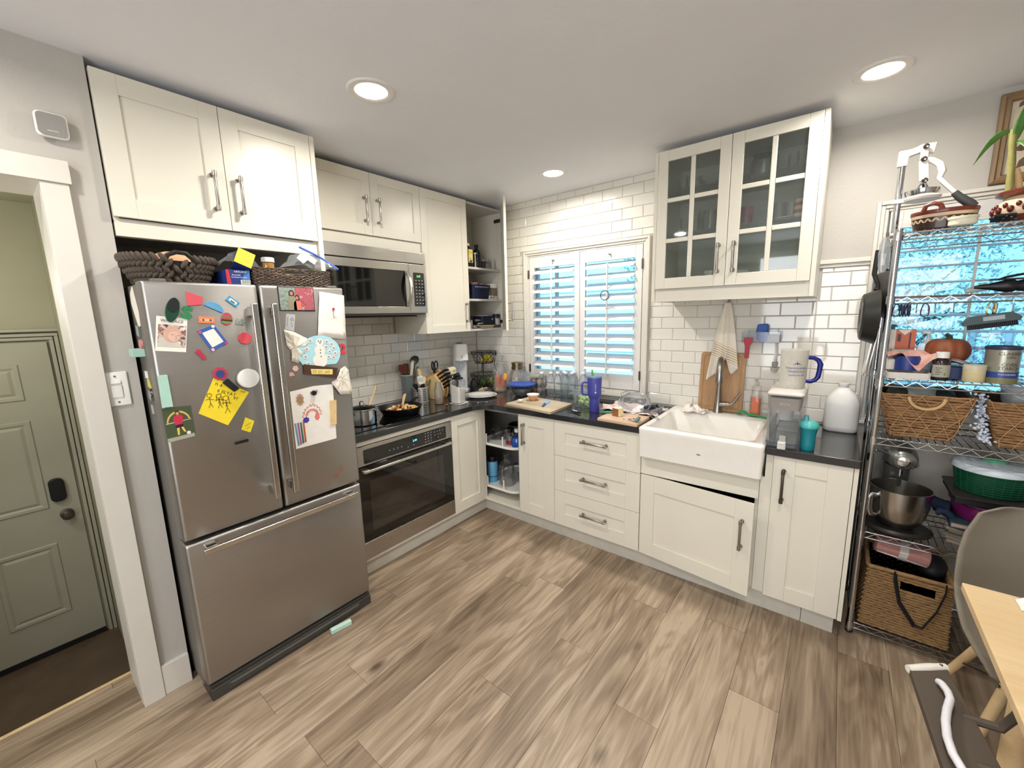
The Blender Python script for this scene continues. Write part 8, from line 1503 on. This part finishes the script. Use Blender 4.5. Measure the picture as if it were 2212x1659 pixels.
# ================================================================ table, chair, clip-on seat
t = thing('dining_table', 'pale birch dining table at the right edge', 'table', (3.8, -1.8, 0), world=True)
obj('tabletop', MB().box((3.135, -2.55, .715), (4.45, -1.192, .740)), LIGHTW, t, bevel=.003, label='pale birch tabletop')
obj('apron', MB().box((3.30, -2.40, .65), (3.32, -1.34, .714)).box((4.26, -2.40, .65), (4.28, -1.34, .714)).box((3.32, -1.36, .65), (4.26, -1.34, .714)).box((3.32, -2.40, .65), (4.26, -2.38, .714)), LIGHTW, t, bevel=.001)
for x, y, dx, dy in ((3.206, -1.50, -.006, .0), (4.35, -1.62, .015, 0), (3.225, -2.42, -.015, 0), (4.35, -2.42, .015, 0)): obj('leg', MB().tube([(x, y, .714), (x + dx, y + dy, .0)], [.026, .018], 12), LIGHTW, t)
o = obj('paper_napkin', MB().sheet(lambda u, v: Vector((-.04 + .08 * u, -.03 + .06 * v, .002 + .012 * math.sin(u * 6) ** 2 * math.sin(v * 5) ** 2)), 10, 8), PAPER, solid=.0008, smooth=60); o.location = (3.275, -1.245, .7405); tag(o, 'crumpled white napkin on the birch table', 'napkin')
t = thing('shell_chair', 'grey moulded shell chair with wooden dowel legs at the table end', 'chair', (3.440, -.925, 0), .0); SHL = mat('grey_shell', '#7d7568', .55, var=.03, bump=.15, bscale=200)
prof_ = [(-.235, .405), (-.20, .430), (-.12, .430), (-.02, .418), (.08, .420), (.15, .440), (.195, .490), (.215, .560), (.232, .640), (.250, .720), (.268, .800), (.276, .832)]; wid = [.205, .222, .232, .236, .236, .238, .240, .240, .236, .222, .190, .135]
def shl(u, v):
    f_ = v * (len(prof_) - 1); i = min(int(f_), len(prof_) - 2); q = f_ - i; y = prof_[i][0] * (1 - q) + prof_[i + 1][0] * q; z = prof_[i][1] * (1 - q) + prof_[i + 1][1] * q; w_ = wid[i] * (1 - q) + wid[i + 1] * q; s = 2 * u - 1; back = min(1, max(0, (v - .42) / .25)); seat = 1 - back; mid = math.exp(-((v - .5) / .2) ** 2)
    return Vector((s * w_, y - abs(s) ** 2.6 * (.055 * back + .05 * mid), z + abs(s) ** 2.6 * (.035 * seat + .035 * mid) - back * abs(s) ** 4 * .0))
obj('seat_shell', MB().sheet(shl, 28, 44), SHL, t, solid=.007, smooth=80)
for sx in (-1, 1):
    for sy in (-1, 1): obj('leg', MB().tube([(sx * .12, sy * .10, .41), (sx * .245, sy * .225, 0)], [.017, .0115], 12), LIGHTW, t)
br = MB()
for sx in (-1, 1): br.tube([(sx * .14, -.12, .36), (-sx * .14, .12, .36)], .005, 6).tube([(sx * .14, -.12, .36), (sx * .18, .16, .20)], .004, 6)
obj('steel_braces', br, BLACK, t); obj('seat_mount', MB().box((-.13, -.11, .395), (.13, .11, .412)), BLACK, t)
for sx in (-1, 1):
    for sy in (-1, 1): obj('leg_bolt', MB().ell((sx * .147 + sx * .012, sy * .127, .345), .006, .006, .006, 8, 6), NICKELD, t)
t = thing('clip_on_seat', 'grey toddler seat with white lip and bent white tube at the table edge', 'child seat', (3.07, -1.6, .58), world=True); GYB = mat('taupe_fabric', '#4b4137', .7, var=.08)
q4 = [(3.005, -1.495), (3.085, -1.431), (3.128, -1.72), (3.044, -1.95)]
obj('seat_strip', MB().loft([P3(q4, .575), P3(q4, .597)]), GYB, t, bevel=.004); obj('white_lip', MB().tube([(3.003, -1.497, .592), (3.045, -1.463, .594), (3.083, -1.432, .593)], [.011, .012, .011], 10), cm('#d8d4cc', .4), t); obj('lip_screw', MB().ell((3.072, -1.443, .604), .004, .004, .003, 8, 6), NICKELD, t)
obj('bent_tube', MB().tube([(3.058, -1.520, .604), (3.061, -1.535, .612), (3.067, -1.561, .615), (3.068, -1.586, .615), (3.056, -1.631, .615), (3.048, -1.673, .615), (3.044, -1.724, .615), (3.047, -1.765, .615), (3.057, -1.80, .615), (3.075, -1.86, .615)], .0085, 10), mat('white_tube', '#d6d5da', .25), t)
for y in (-1.60, -1.74): obj('table_clamp', MB().tube([(3.09, y, .590), (3.15, y, .60), (3.17, y, .65), (3.17, y, .713)], .010, 8), GYB, t)
